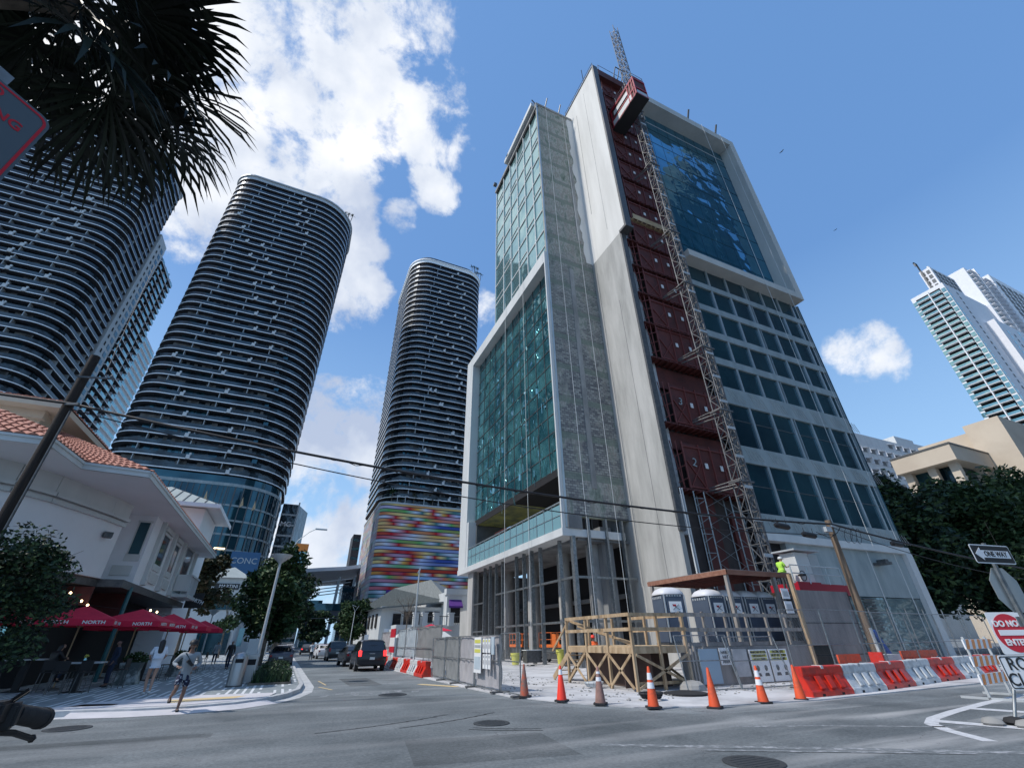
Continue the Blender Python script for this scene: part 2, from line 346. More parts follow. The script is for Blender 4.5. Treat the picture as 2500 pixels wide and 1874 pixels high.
    T['ysoff'] = M('yellow_sheathing_soffit', (.3,.31,.09), .8, col2=(.1,.12,.07), ns=.7)
    T['cable'] = M('black_cable', (.01,.01,.012), .6)
    T['fol'] = m_foliage('leaf_green', (.012,.03,.012), (.03,.065,.022), (.07,.11,.04))
    T['fold'] = m_foliage('dark_leaf', (.006,.016,.01), (.018,.04,.02), (.07,.12,.045))
    T['folr'] = m_foliage('rusty_leaf', (.03,.035,.015), (.05,.055,.025), (.11,.07,.035))
    T['palm'] = m_foliage('palm_frond', (.008,.01,.009), (.012,.018,.012), (.02,.03,.018))
    T['bark'] = M('tree_bark', (.09,.075,.06), .95, col2=(.19,.16,.13), ns=4, bump=.6, bs=14)
    T['stone'] = M('mottled_planter_stone', (.06,.075,.075), .6, col2=(.3,.33,.33), ns=2.2, c=(.48,.6))
    T['chrome'] = M('brushed_steel_bin', (.36,.37,.38), .38, metal=.85)
    T['white'] = M('road_paint', (.62,.63,.65), .7, col2=(.42,.43,.45), ns=9, c=(.35,.7))
    T['oldwhite'] = M('worn_road_paint', (.36,.37,.39), .85, col2=(.15,.165,.175), ns=6, c=(.36,.52), det=8)
    T['rlumber'] = M('stained_red_lumber', (.2,.085,.055), .85, col2=(.3,.15,.1), ns=1.5, stretch=(.6,3,3))
    T['mast'] = M('weathered_mast_steel', (.1,.1,.105), .55, metal=.4, col2=(.2,.2,.2), ns=5)
    T['ypaint'] = M('tactile_yellow', (.62,.47,.25), .85); T['iron'] = M('cast_iron', (.06,.065,.07), .6, metal=.4, bump=.8, bs=22)
    T['purple'] = M('purple_awning', (.1,.03,.22), .8); T['paper'] = M('printed_paper', (.7,.71,.72), .7); T['poster_b'] = M('blue_poster', (.3,.42,.52), .5)
    T['tail'] = M('lit_tail_light', (.9,.03,.03), .3, emit=2.5); T['taild'] = M('tail_light', (.3,.01,.015), .25, coat=1)
    T['carglass'] = M('car_glass', (.012,.014,.018), .05, spec=.9); T['plate'] = M('number_plate', (.6,.62,.6), .4); T['rim'] = M('alloy_rim', (.4,.4,.42), .3, metal=.8)
    T['bulb'] = M('warm_bulb', (1,.72,.4), .5, emit=9)
mats()
# ---------------------------------------------------------------- camera, sun, sky
SUN_AZ, SUN_EL = rad(-87), rad(50)      # azimuth from +Y towards +X
def setup():
    pi, ro, yw = rad(30.4), rad(-.7), rad(24.55)
    cp, sp = math.cos(pi), math.sin(pi); c, s = math.cos(yw), math.sin(yw)
    r0, u0, f0 = V((1,0,0)), V((0,-sp,cp)), V((0,cp,sp))
    r = r0*math.cos(ro)+u0*math.sin(ro); u = -r0*math.sin(ro)+u0*math.cos(ro)
    Z = Matrix(((c,-s,0),(s,c,0),(0,0,1))).transposed()
    r, u, f = Z @ r, Z @ u, Z @ f0
    cam = bpy.data.objects.new('camera', bpy.data.cameras.new('camera')); COL.objects.link(cam)
    m = Matrix((r, u, -f)).transposed().to_4x4(); m.translation = (0,0,1.65); cam.matrix_world = m
    cam.data.sensor_width = 36; cam.data.lens = 1066/2500*36; cam.data.clip_end = 6000; cam.data.clip_start = .05
    S.camera = cam
    L = bpy.data.lights.new('sun', 'SUN'); L.energy = 3.7; L.angle = rad(1.2); L.color = (1,.95,.88)
    lo = bpy.data.objects.new('sun', L); COL.objects.link(lo)
    d = V((math.sin(SUN_AZ)*math.cos(SUN_EL), math.cos(SUN_AZ)*math.cos(SUN_EL), math.sin(SUN_EL)))
    lo.rotation_euler = d.to_track_quat('Z','Y').to_euler()
    w = bpy.data.worlds.new('World'); S.world = w; w.use_nodes = True
    N, K = w.node_tree.nodes, w.node_tree.links; N.clear()
    out = N.new('ShaderNodeOutputWorld'); bg = N.new('ShaderNodeBackground'); bg.inputs[1].default_value = .12; K.new(bg.outputs[0], out.inputs[0])
    sky = N.new('ShaderNodeTexSky'); sky.sky_type = 'NISHITA'; sky.sun_disc = False; sky.sun_elevation = SUN_EL; sky.sun_rotation = SUN_AZ
    sky.air_density = 1.0; sky.dust_density = .5; sky.ozone_density = 2.0
    tc = N.new('ShaderNodeTexCoord'); D = tc.outputs['Generated']
    B = [(-0.193,0.477,0.857,15,1),(-0.066,0.445,0.893,10,.95),(0.068,0.494,0.867,5.5,1.1),(-0.017,0.384,0.923,6,0.9),(-0.219,0.592,0.775,9,1.1),(-0.119,0.572,0.812,9,1),(-0.479,0.505,0.718,14,1.2),(-0.377,0.508,0.775,18,1.15),(-0.287,0.705,0.648,5,1.35),(-0.118,0.618,0.778,6,0.9),(-0.015,0.776,0.630,5,1.15),(-0.054,0.705,0.707,5,1.0),(0.010,0.930,0.367,10,1.1),(0.024,0.976,0.216,9,1),(0.093,0.987,0.133,7,0.8),(0.260,0.718,0.646,3,1.35),(0.088,0.583,0.808,3.5,.95),(0.047,0.639,0.767,2.5,1.0),(0.826,0.34,0.437,2.4,.55),(0.838,0.318,0.437,3.0,.72),(0.851,0.303,0.428,2.6,.66),(0.865,0.297,0.402,2.0,.45),(-0.173,0.691,0.702,5,0.6),(0.193,0.674,0.713,2.5,0.4),(0.054,0.859,0.510,4,0.5),(-.9,.3,.3,26,.8),(-.5,-.6,.6,20,.7),(.3,-.8,.5,18,.5)]
    acc = None
    for x, y, z, a, wgt in B:
        dp = N.new('ShaderNodeVectorMath'); dp.operation = 'DOT_PRODUCT'; K.new(D, dp.inputs[0]); dp.inputs[1].default_value = V((x,y,z)).normalized()
        mr = N.new('ShaderNodeMapRange'); mr.interpolation_type = 'SMOOTHSTEP'
        mr.inputs[1].default_value = math.cos(rad(a*1.35)); mr.inputs[2].default_value = math.cos(rad(a*.35)); mr.inputs[4].default_value = wgt
        K.new(dp.outputs['Value'], mr.inputs[0])
        acc = mr.outputs[0] if acc is None else math_(N, K, 'MAXIMUM', acc, mr.outputs[0])
    n = node(N, 'ShaderNodeTexNoise', i_Scale=6.5, i_Detail=10.0, i_Roughness=.62, i_Distortion=.15); K.new(D, n.inputs['Vector'])
    fld = math_(N, K, 'ADD', math_(N, K, 'MULTIPLY', acc, .42), math_(N, K, 'MULTIPLY', n.outputs[0], 1.6))
    cov = N.new('ShaderNodeMapRange'); cov.interpolation_type = 'SMOOTHSTEP'; cov.inputs[1].default_value = 1.07; cov.inputs[2].default_value = 1.3; K.new(fld, cov.inputs[0])
    gate = N.new('ShaderNodeMapRange'); gate.inputs[1].default_value = .02; gate.inputs[2].default_value = .22; K.new(acc, gate.inputs[0])
    cf = math_(N, K, 'MULTIPLY', cov.outputs[0], gate.outputs[0])
    n2 = node(N, 'ShaderNodeTexNoise', i_Scale=5.5, i_Detail=7.0); mp = N.new('ShaderNodeMapping'); mp.inputs[1].default_value = (3,1,2); K.new(D, mp.inputs[0]); K.new(mp.outputs[0], n2.inputs['Vector'])
    cr = ramp(N, [(.34, (4.2,4.9,6.4)), (.52,(7.2,7.6,8.3)), (.64, (9.2,9.2,9.4))]); K.new(n2.outputs[0], cr.inputs[0])
    # paler blue low down, deeper blue high up
    tint = mixc(N, K, .5, sky.outputs[0], (1.7,4.0,8.6))
    sp2 = N.new('ShaderNodeSeparateXYZ'); K.new(D, sp2.inputs[0])
    hz = N.new('ShaderNodeMapRange'); hz.inputs[1].default_value = .62; hz.inputs[2].default_value = .05; K.new(sp2.outputs[2], hz.inputs[0])
    tint = mixc(N, K, math_(N, K, 'MULTIPLY', hz.outputs[0], .62), tint, (4.6,7.2,9.6))
    K.new(mixc(N, K, math_(N, K, 'MULTIPLY', cf, .96), tint, cr.outputs[0]), bg.inputs[0])
    S.view_settings.view_transform = 'Standard'; S.view_settings.look = 'None'; S.view_settings.exposure = 0; S.view_settings.gamma = 1
setup()
# ---------------------------------------------------------------- ground
def ground():
    T = MT
    b = MB(); b.add([(-1500,-1500,0),(1500,-1500,0),(1500,2500,0),(-1500,2500,0)], [(0,1,2,3)]); b.o('road', T['asphalt'], kind='structure')
    dk = m_asphalt(.8); b = MB(); b.add([(-60,-40,.002),(60,-40,.002),(60,9,.002),(14,9.5,.002),(9.8,10.6,.002),(7.6,13.6,.002),(6.6,17.2,.002),(1.2,20.6,.002),(-.4,17.4,.002),(-3,16.8,.002),(-60,17.0,.002)], [tuple(range(11))]); b.o('road_surface', dk, kind='structure')
    dk2 = m_asphalt(.55); b = MB()
    for P_ in ([(2.2,8.6),(4.9,8.1),(5.2,10.2),(2.5,10.7)], [(8.0,3.6),(11.5,2.2),(12,3.4),(8.6,4.8)], [(3.0,24),(4.4,24),(4.4,29),(3.0,29)], [(-6,13.4),(-1,13.0),(-1,13.5),(-6,13.9)]): b.add([(x,y,.0035) for x,y in P_], [(0,1,2,3)])
    b.o('road_patch', dk2, kind='structure')
    b = MB()
    for x0,y0,a_,l_ in ((4.1,11.2,-.75,1.6),(4.25,11.35,-.75,1.5),(1.2,12.4,.2,3.5),(2.9,12.2,.25,3.0)):
        for k in range(8): u=k/8; b.cb((x0+math.cos(a_+u*.2)*l_*u, y0+math.sin(a_+u*.2)*l_*u,.0052), l_/7.5,.05,.001, a_+u*.2)
    b.o('tyre_marks', T['rubber'], kind='structure')
    # left pavement: straight along the street, rounded at the corner, ramp down at the crossing
    arc = [(-60,18.0),(-12,18.25),(-4.9,18.3)]
    top = [(-60,18.2),(-12,18.35),(-4.9,18.45),(-3.4,18.0),(-2.2,17.9),(-1.1,18.3),(-.3,19.1),(.3,20.3),(.75,22.0),(.95,24.5),(.95,120),(-60,120)]
    b = MB(); b.ext([(x,y,0) for x,y in top], (0,0,.125)); b.o('sidewalk', T['pavers'], kind='structure')
    b = MB()
    outer = top[:11]
    def off(P, d):
        Q = []
        for i,(x,y) in enumerate(P):
            a = P[max(i-1,0)]; c = P[min(i+1,len(P)-1)]; t = V((c[0]-a[0], c[1]-a[1])).normalized(); Q.append((x+t.y*d, y-t.x*d))
        return Q
    o1 = off(outer, .004); o2 = off(outer, .16); o3 = off(outer, .62)
    for i in range(len(outer)-1):
        z = [.14,.14]
        b.add([(*o1[i],0),(*o2[i],0),(*o2[i],z[0]),(*o1[i],z[0]+.012),(*o1[i+1],0),(*o2[i+1],0),(*o2[i+1],z[1]),(*o1[i+1],z[1]+.012)],
              [(1,5,6,2),(3,2,6,7),(0,3,7,4)])
    b.o('kerb', T['kerb'], kind='structure')
    b = MB()
    for i in range(len(outer)-1):
        b.add([(*o2[i],.006),(*o3[i],.006),(*o3[i+1],.006),(*o2[i+1],.006)], [(0,1,2,3)])
    b.o('gutter', T['kerb'], kind='structure')
    b = MB(); b.ext([(-6.2,18.6,.13),(-4.6,18.5,.13),(-2.4,18.1,.13),(-1.0,18.6,.13),(-.1,19.6,.13),(.1,20.7,.13),(-3.0,21.3,.13),(-5.2,20.2,.13)], (0,0,.016))
    q3 = off(outer, -.12); ri = [2,3,4,5,6]
    for a_, c_ in zip(ri, ri[1:]):
        za, zc = (.02 if a_ > 2 else .14), (.02 if c_ < 6 else .14)
        b.add([(*q3[a_],.146),(*q3[c_],.146),(*o3[c_],zc*.3 if c_ < 6 else .0),(*o3[a_],za*.3 if a_ > 2 else .0)], [(0,1,2,3)])
    b.o('sidewalk_ramp', T['ramp'], kind='structure')
    b = MB(); b.ext([(-2.75,18.9,.14),(-1.1,19.35,.14),(-.8,20.1,.14),(-3.0,19.85,.14)], (0,0,.008)); b.ext([(-5.3,19.35,.14),(-4.2,19.1,.14),(-4.1,19.5,.14),(-5.1,19.9,.14)], (0,0,.006))
    b.o('tactile_paving', T['ypaint'], kind='structure')
    # dusty works apron on the right of the street
    ap = [(7.0,62),(7.0,29),(7.1,20),(7.3,16.6),(8.2,14.0),(9.2,12.3),(11,11.4),(15,10.9),(60,12.8),(60,30),(60,62)]
    b = MB(); b.ext([(x,y,0) for x,y in ap], (0,0,.03)); b.o('pavement', T['site'], kind='structure')
    b = MB(); b.box(17.0,60,24.0,62,.031,.09); b.o('floor_slab', T['site'], kind='structure')
    b = MB()
    b.path([], .1)
    W = .22; z = .005
    def line(P, w, z=z):
        for (x0,y0),(x1,y1) in zip(P, P[1:]):
            d = V((x1-x0,y1-y0)); n = V((-d.y,d.x)).normalized()*w/2
            b.add([(x0-n.x,y0-n.y,z),(x0+n.x,y0+n.y,z),(x1+n.x,y1+n.y,z),(x1-n.x,y1-n.y,z)], [(0,1,2,3)])
    HT = [(11.9,5.6),(12.5,6.5),(13.1,7.1),(14.0,7.5),(15.6,7.85),(18.5,8.35),(30,9.6)]
    line(HT, .25)
    for x, y, x2, y2 in ((13.6,7.25,14.6,4.4),(16.6,7.95,17.6,4.6),(20,8.5,21,5),(24,8.9,25,5.4)): line([(x,y),(x2,y2)], .42, .009)
    b.o('road_marking', T['white'], kind='structure')
    b = MB()
    line([(9.1,8.9),(11.0,8.0),(13.2,6.6),(15.5,5.2)], .13); line([(5.6,8.6),(9.2,6.3),(12.4,4.1)], .2); line([(6.9,7.4),(10.5,5.2)], .12, .009)
    line([(3.6,5.9),(5.2,5.0),(6.0,4.4)], .34)
    for i in range(7): line([(1.6+.55*i,19.9+.35*(i%2)),(1.75+.55*i,20.5+.3*(i%3))], .28)
    b.o('worn_marking', T['oldwhite'], kind='structure')
    b = MB(); line([(1.95,28),(2.1,25.2)], .07); line([(1.75,24.3),(2.15,22.6)], .09, .008); line([(5.9,23.3),(7.0,21.2)], .35, .008); b.o('yellow_marking', T['ypaint'], kind='structure')
    for x, y, r, l in ((3.96,19.4,.5,'dark cast iron manhole cover in the road, the farthest one towards the street'),(4.75,11.77,.42,'round iron drain cover in mid-road in front of the fallen fence panel'),(6.9,6.4,.45,'black manhole cover at the bottom edge, nearest of the covers'),(-4.16,15.8,.45,'low round iron cover near the handlebar and the left kerb')):
        t = thing('manhole_cover', l, 'manhole cover', (x,y,.004), 0, 'manhole covers in the road')
        b = MB(t)
        b.lathe([(r,0),(r,.012),(r-.05,.014)], (x,y,.004), 28); b.o('rim', T['iron'], t)
        b = MB(t); b.lathe([(r-.07,.0),(r-.07,.011)], (x,y,.004), 24)
        for i in range(-3,4):
            w = math.sqrt(max(.01,(r-.1)**2-(i*.11)**2)); b.box(x-w,x+w,y+i*.11-.02,y+i*.11+.02,.014,.022)
        b.o('lid', T['iron'], t)
ground()
# ---------------------------------------------------------------- the tower under construction
def office():
    T = MT; X0, Y0, Z1 = 17.3, 28.5, 37.4
    r = thing('tower_under_construction', 'teal glass and grey concrete tower under construction behind the site fences', 'building', (X0,Y0,0))
    def nb(): return MB(r)
    P = lambda b, n, m, **k: b.o(n, T[m] if isinstance(m,str) else m, r, **k)
    # block wall facing the crossing
    b = nb(); b.add([(17.35,Y0,8.8),(18.5,Y0,8.8),(18.5,Y0,9.7),(23.1,Y0,9.7),(23.1,Y0,66.5),(17.35,Y0,66.5),
                     (17.35,Y0+.4,8.8),(18.5,Y0+.4,8.8),(18.5,Y0+.4,9.7),(23.1,Y0+.4,9.7),(23.1,Y0+.4,66.5),(17.35,Y0+.4,66.5)],
                    [(0,1,2,3,4,5),(11,10,9,8,7,6),(0,6,7,1),(1,7,8,2),(2,8,9,3),(4,10,11,5),(5,11,6,0)])
    P(b,'block_wall','cmu')
    b = nb(); b.box(17.22,17.42,Y0-.06,Y0-.003,8.8,66.6); P(b,'corner_trim','alu')
    b = nb()
    for x0, z0, z1 in ((21.5,41,55),(19.9,12,36)): b.box(x0,x0+.5,Y0-.05,Y0-.004,z0,z1)
    P(b,'cladding_rail','conc')
    # ragged coat of white stucco lapping on to the block wall
    b = nb(); zs = [Z1+.4+i*.8 for i in range(37)]; ed = [22.1+.25*math.sin(i*1.7)*R.random()+.2*R.random() for i in zs]
    for i in range(36): b.add([(ed[i],Y0-.02,zs[i]),(23.1,Y0-.02,zs[i]),(23.1,Y0-.02,zs[i+1]),(ed[i+1],Y0-.02,zs[i+1])], [(0,1,2,3)])
    P(b,'stucco_edge','stucco')
    # white side wall of the stair core, upper part reaching further forward
    b = nb(); b.box(23.1,23.5,22.4,30.2,Z1+.3,70.1); P(b,'stucco_wall','stucco')
    b = nb(); b.box(23.1,23.5,23.4,Y0+1,.1,Z1+.28); P(b,'grey_wall','stucco2')
    b = nb(); b.box(23.098,23.09,25.15,25.18,40,68); b.box(23.098,23.085,27.3,27.34,45,66); b.box(23.098,23.08,27.9,27.93,5,36); b.box(23.098,23.08,25.2,25.22,1,30); P(b,'expansion_joint','dconc')
    b = nb(); b.box(23.0,23.75,22.3,22.55,Z1+.3,70.2); b.box(23.05,23.6,23.2,23.41,8,Z1+.2); b.box(22.9,23.9,22.2,23.3,Z1,Z1+.3); P(b,'metal_edge_trim','dsteel')
    b = nb()
    for i in range(9): b.tube((23.2,22.6+i*.9,70.1),(23.2,22.6+i*.9,71.3),.04,n=5)
    for z in (70.7,71.3): b.tube((23.2,22.5,z),(23.2,30,z),.03,n=5)
    b.tube((23.2,24.8,70),(22.4,24.0,71.6),.05,n=5)
    P(b,'guard_rail','dsteel')
    # bodies behind (kept inside the skins)
    b = nb(); b.box(17.75,23.1,Y0+.42,43.3,Z1,66.2); b.box(18.2,23.0,Y0+.42,50.6,13.8,Z1-.3); P(b,'core','void')
    b = nb(); b.box(24.0,31.2,24.9,46,.1,69.4); b.box(31.2,49.0,24.6,46,8.6,36.6); b.box(31.2,48.9,24.3,46,.1,8.2); b.box(31.6,48.6,24.2,46,38,68.5); P(b,'inner_volume','void')
    # upper left curtain wall
    w = nb(); ys = [28.75,30.95,33.15,35.5,37.9,40.4,43.3]; zz = [Z1+.6+i*3.45 for i in range(9)]+[65.6]
    b = nb(); b.box(17.62,17.66,Y0+.1,43.4,Z1,66.0); P(b,'backing','void')
    for i in range(6):
        for j in range(9):
            for k in (0,1):
                z0, z1 = zz[j], zz[j+1]; zm = z0+.95
                a, c = (z0,zm) if k else (zm,z1)
                if k and (i+j) % 3: continue
                q = nb(); q.box(17.5,17.56,ys[i]+.07,ys[i+1]-.07,(z0 if not k and (i+j) % 3 else a)+.07,c-.07); P(q,'window','g_pale') if not k else P(q,'spandrel','g_pale')
    for y in ys: w.box(17.38,17.6,y-.07,y+.07,Z1+.3,66.2)
    for z in zz: w.box(17.4,17.58,Y0+.2,43.4,z-.07,z+.07)
    for i in range(6):
        for j in range(9):
            if (i+j) % 3 == 0: w.box(17.42,17.57,ys[i],ys[i+1],zz[j]+.9,zz[j]+1.0)
    P(w,'mullion_grid','wht')
    b = nb(); b.box(17.2,23,Y0-.1,Y0+1,66.5,66.9); b.box(17.2,17.6,Y0,43.5,65.9,66.4); P(b,'parapet','conc')
    b = nb(); b.bar((17.1,29.0,67.2),(17.1,38.6,67.2),.7,.8); P(b,'cleaning_rail_canopy','ltgrey')
    b = nb()
    for y in (29.0,32,35,38.4): b.bar((18.4,y,66.6),(16.9,y,68.3),.12); b.bar((18.2,y,66.6),(18.2,y,68.1),.1)
    for x in (18.8,21.0): b.bar((x,28.9,66.9),(x+.2,28.2,69.0),.12)
    for y in (43,37.5): b.cb((17.0,y,67.4),.5,.5,.5)
    b.box(23,23.1,22.5,30,70.1,70.3)
    P(b,'roof_davit','dsteel')
    # glazed box with its pale frame
    b = nb(); b.box(16.95,18.1,Y0+.41,53.0,35.9,Z1); b.box(16.96,17.34,Y0-.01,Y0+.41,35.9,Z1); b.box(16.95,18.1,50.5,53.0,8.75,35.9); b.box(16.9,22.5,Y0-.04,53.05,8.2,8.75); b.box(17.0,18.2,49.9,50.52,8.75,13.7)
    b.box(16.95,17.2,Y0-.02,Y0+.15,8.75,35.9); P(b,'box_frame','wht')
    b = nb(); b.box(17.95,18.0,Y0+.2,50.4,13.9,35.85); P(b,'glass_curtain_wall','g_teal')
    b = nb()
    for i in range(12): y = 29.6+i*1.85; b.box(17.88,17.96,y-.03,y+.03,13.9,35.9)
    for i in range(13): z = 13.95+i*1.72; b.box(17.9,17.97,Y0+.2,50.4,z-.03,z+.03)
    P(b,'glazing_joints','dsteel')
    b = nb()   # protective film and cable loops left hanging on the glass
    for i in range(230):
        y, z = R.uniform(29,50), R.uniform(14.2,35.5) if i % 2 else R.uniform(14.2,24); L = R.uniform(.2,1.3)*(1.4 if z < 22 else .8)
        a = R.uniform(-.5,.5); p = [(17.86,y,z),(17.82,y+a*.5,z-L*.4),(17.86,y+a*1.2,z-L)]
        for u, v in zip(p, p[1:]): b.bar(u, v, .05 if i % 5 else .2, .01)
    P(b,'protective_film','g_pale',kind='stuff')
    b = nb(); b.box(17.95,21.8,39.5,50.0,13.35,13.85); P(b,'soffit','ysoff'); b = nb(); b.box(17.95,21.8,Y0+.4,39.5,13.3,13.85); b.box(17.9,17.97,Y0+.2,50.2,13.3,13.95); P(b,'dark_soffit','void')
    b = nb(); b.box(21.9,22.3,Y0+.4,50,8.76,13.3); b.box(17.9,21.9,49.6,49.9,8.76,13.3); P(b,'loggia_wall',M('dark_membrane',(.07,.08,.085),.8,col2=(.11,.12,.125),ns=.8))
    b = nb(); b.box(18.3,18.6,46,46.4,13.87,36)
    # glass balustrade
    g = nb(); q = nb(); n = 16; step = (50.2-28.9)/n
    for i in range(n):
        y = 28.9+i*step; g.box(17.12,17.15,y+.05,y+step-.05,8.8,10.55); q.box(17.08,17.2,y-.03,y+.03,8.76,10.75)
    q.box(17.08,17.2,28.9,50.2,10.7,10.78); q.box(17.08,17.2,28.9,50.2,9.75,9.8)
    P(g,'balustrade_glass','g_railb'); P(q,'balustrade_frame','alu')
    b = nb()
    for y in (30.5,32,34,35.8,41,43.5): b.box(21.6,21.89,y,y+.9,8.8,10.9)
    P(b,'balcony_door','void')
    b = nb(); b.box(17.6,19.2,40.5,43.5,9.6,9.7)
    for y in (40.6,41.5,42.4,43.4): b.tube((17.7,y,8.8),(17.7,y,11.2),.04,n=5); b.tube((19.1,y,8.8),(19.1,y,11.2),.04,n=5)
    for z in (10.3,11.2): b.tube((17.7,40.6,z),(17.7,43.4,z),.04,n=5)
    P(b,'scaffold','redbar')
    # ground storeys: open steel glazing frame and round columns
    b = nb(); b.box(17.4,18.6,Y0-.15,Y0+.2,8.75,9.7); b.box(18.3,23.0,Y0+.2,53,8.0,8.2); P(b,'slab_edge','dconc')
    for yy in (48.97,46.09,44.54,42.95,41.37,38.22,36.67,35.14,33.56,30.38):
        b = nb(); b.box(17.55,17.85,yy-.07,yy+.07,.1,8.2); P(b,'glazing_post','steel')
    for i, xx in enumerate((17.7,19.1,20.7,22.2)):
        w_ = .14 if i == 0 else .08; b = nb(); b.box(xx-w_,xx+w_,Y0-.25,Y0+.1,.1,8.2 if i == 0 else 9.6); P(b,'glazing_post','steel')
    b = nb()
    for z in (2.72,5.45):
        b.box(17.6,17.8,Y0,42.95 if z > 3 else 43,z-.07,z+.07)
        b.box(17.7,23,Y0-.2,Y0,z-.07,z+.07)
    b.box(17.6,17.8,46.1,49,4.9,5.02); b.box(17.6,17.8,46.1,49,2.4,2.5); P(b,'glazing_transom','steel')
    for x, y, q in ((20.4,46.5,.62),(20.4,40.3,.6),(20.4,34.6,.55),(20.6,30.2,.6),(24.6,40.3,.6),(24.6,34.6,.6),(28,46,.6)):
        b = nb(); b.lathe([(q,.09),(q,8.0)], (x,y,0), 18); P(b,'column','conc',smooth=True)
    b = nb(); b.box(20.6,21.6,Y0+.5,Y0+1.4,.1,9.2); P(b,'column','dconc')
    b = nb(); b.box(17.4,18.1,49.0,50.6,.1,8.2); b.box(17.45,18.2,50.0,53.0,.1,4.5); P(b,'end_pier','stucco2')
    b = nb(); b.box(17.6,30,50.6,51,.1,8.0); b.box(30,30.3,Y0,51,.1,8); P(b,'rear_wall','dconc')
    b = nb(); b.box(17.9,30,29,51,4.2,4.5) if 0 else b.box(23.5,30,30,51,4.4,4.7); P(b,'mezzanine','dconc')
    # recess with the hoist landings
    b = nb(); b.box(24.2,31.2,24.65,24.88,.1,69.2); P(b,'recess_wall',M('dark_recess_concrete',(.05,.045,.045),.95,col2=(.09,.075,.07),ns=.5))  # gloom of the recess is put into the wall colour
    b = nb()
    for i in range(22): b.add([(23.55,23.6+.9*((i+k)%2),z_) for k, z_ in ((0,10+i*2.72),(1,10+(i+1)*2.72))]+[(23.9,24.6,10+(i+1)*2.72),(23.9,24.6,10+i*2.72)], [(0,1,2,3)])
    b.box(23.5,24.9,24.2,24.6,8,69); P(b,'plastic_wrap','wrap')
    lv = [10.9,16.2,22.4,26.2,29.8,33.4,37.0,40.6,44.4,48.1,51.8,55.5,59.2,62.9,66.4]
    for i, z in enumerate(lv):
        h = 3.5 if i > 2 else (4.0 if i else 4.0)
        q = nb(); q.box(25.2,31.0,23.56,23.64,z+.35,z+h); P(q,'landing_gate','redpanel')
        b = nb()
        for x in (25.25,26.9,28.1,29.3,30.9): b.box(x-.05,x+.05,23.48,23.56,z+.3,z+h)
        for zz_ in (z+.45,z+h-.3): b.box(25.2,31,23.47,23.55,zz_-.05,zz_+.05)
        for x0, x1 in ((25.4,26.8),(29.4,30.8)):
            b.bar((x0,23.5,z+.5),(x1,23.5,z+h*.62),.07); b.bar((x1,23.5,z+.5),(x0,23.5,z+h*.62),.07)
        b.tube((24.6,23.5,z+.3),(24.6,23.5,z+h),.05,n=5); b.tube((25.1,23.4,z+.3),(25.1,23.4,z+h),.05,n=5)
        for k in range(3): b.bar((24.1,23.5,z+.6+k),(25.1,23.4,z+1.1+k),.05)
        b.bar((24.6,23.5,z+.3),(24.1,23.6,z+h),.05)
        P(b,'gate_frame','redbar')
        b = nb(); b.box(24.0,31.2,23.44,24.4,z+.16,z+.28)
        for k in range(11): b.box(24.5+k*.62,24.62+k*.62,23.25,24.4,z,z+.16)
        P(b,'landing_deck','redpanel' if i != 7 else 'plyw')
        if i == 7: b = nb(); b.box(25.2,31,23.2,23.24,z+.1,z+.85); P(b,'plywood_fascia','plyw')
        b = nb()
        for x in (27.3,28.9): b.box(x-.14,x+.14,23.42,23.46,z+h*.52,z+h*.52+.42)
        P(b,'landing_notice','paper')
    for z, t in ((11.6,'2'),(16.9,'3')):
        text(t, .95, T['band'], r, (26.1-X0,23.43-Y0,z+1.7), (rad(90),rad(12),0), 'floor_number', .01)
    b = nb()
    for z0, z1 in ((14.6,16.1),(20.2,22.3)): b.box(24.9,31,24.3,24.4,z0,z1)
    P(b,'brown_boarding','redpanel')
    b = nb(); b.box(26.4,28.0,24.25,24.6,.1,11); b.box(29.5,30.6,24.25,24.6,.1,10); P(b,'oxide_red_column','redpanel')
    b = nb()
    for x, y in ((25.0,23.2),(25.9,23.1),(26.1,24.0),(28.6,23.2),(29.5,23.2),(28.8,24.0)):
        b.tube((x,y,4.4),(x,y,10.9),.05,n=5)
    for k in range(5):
        z = 4.8+k*1.25
        b.bar((25.0,23.2,z),(25.9,23.1,z+.5),.04); b.bar((28.6,23.2,z+.5),(29.5,23.2,z),.04); b.bar((25.0,23.2,z+.6),(25.9,23.1,z+.6),.05); b.bar((28.6,23.2,z),(29.5,23.2,z),.05); b.bar((25.9,23.1,z),(28.6,23.2,z+1.2),.03); b.bar((28.6,23.2,z-.2),(25.9,23.1,z+1.2),.03)
    P(b,'scaffold_frame','steel')
    b = nb(); b.tube((23.75,23.2,.2),(23.75,23.2,11),.06,n=6); b.tube((23.95,23.2,.2),(23.95,23.2,11),.06,n=6); P(b,'drain_pipe','wht')
    b = nb(); b.box(24.4,30.2,22.9,24.2,70.0,71.6); P(b,'top_landing_box','redpanel')
    b = nb()
    for x in (27.2,27.9,28.6): b.bar((x,23,71.5),(x,22.2,73.2),.1)
    b.bar((27.2,22.2,73.2),(28.6,22.2,73.2),.1)
    for x in (24.6,27.4,30): b.tube((x,22.9,71.6),(x,22.9,72.8),.04,n=5)
    b.tube((24.6,22.9,72.8),(30,22.9,72.8),.03,n=5); P(b,'roof_rail','dsteel')
    # right front: upper blue glass panel in a projecting frame
    b = nb(); b.box(31.0,49.1,22.2,24.6,68.0,69.4); b.box(48.0,49.1,22.2,24.6,37.6,68.0); b.box(31.0,49.1,22.2,24.6,36.7,37.6); P(b,'panel_frame','frame')
    b = nb(); b.box(31.2,48.0,24.05,24.2,37.6,68.0); P(b,'glass_panel','g_blue')
    b = nb()
    for i in range(1,9): b.box(31.2,48,24.02,24.05,37.6+i*3.38-.03,37.6+i*3.38+.03)
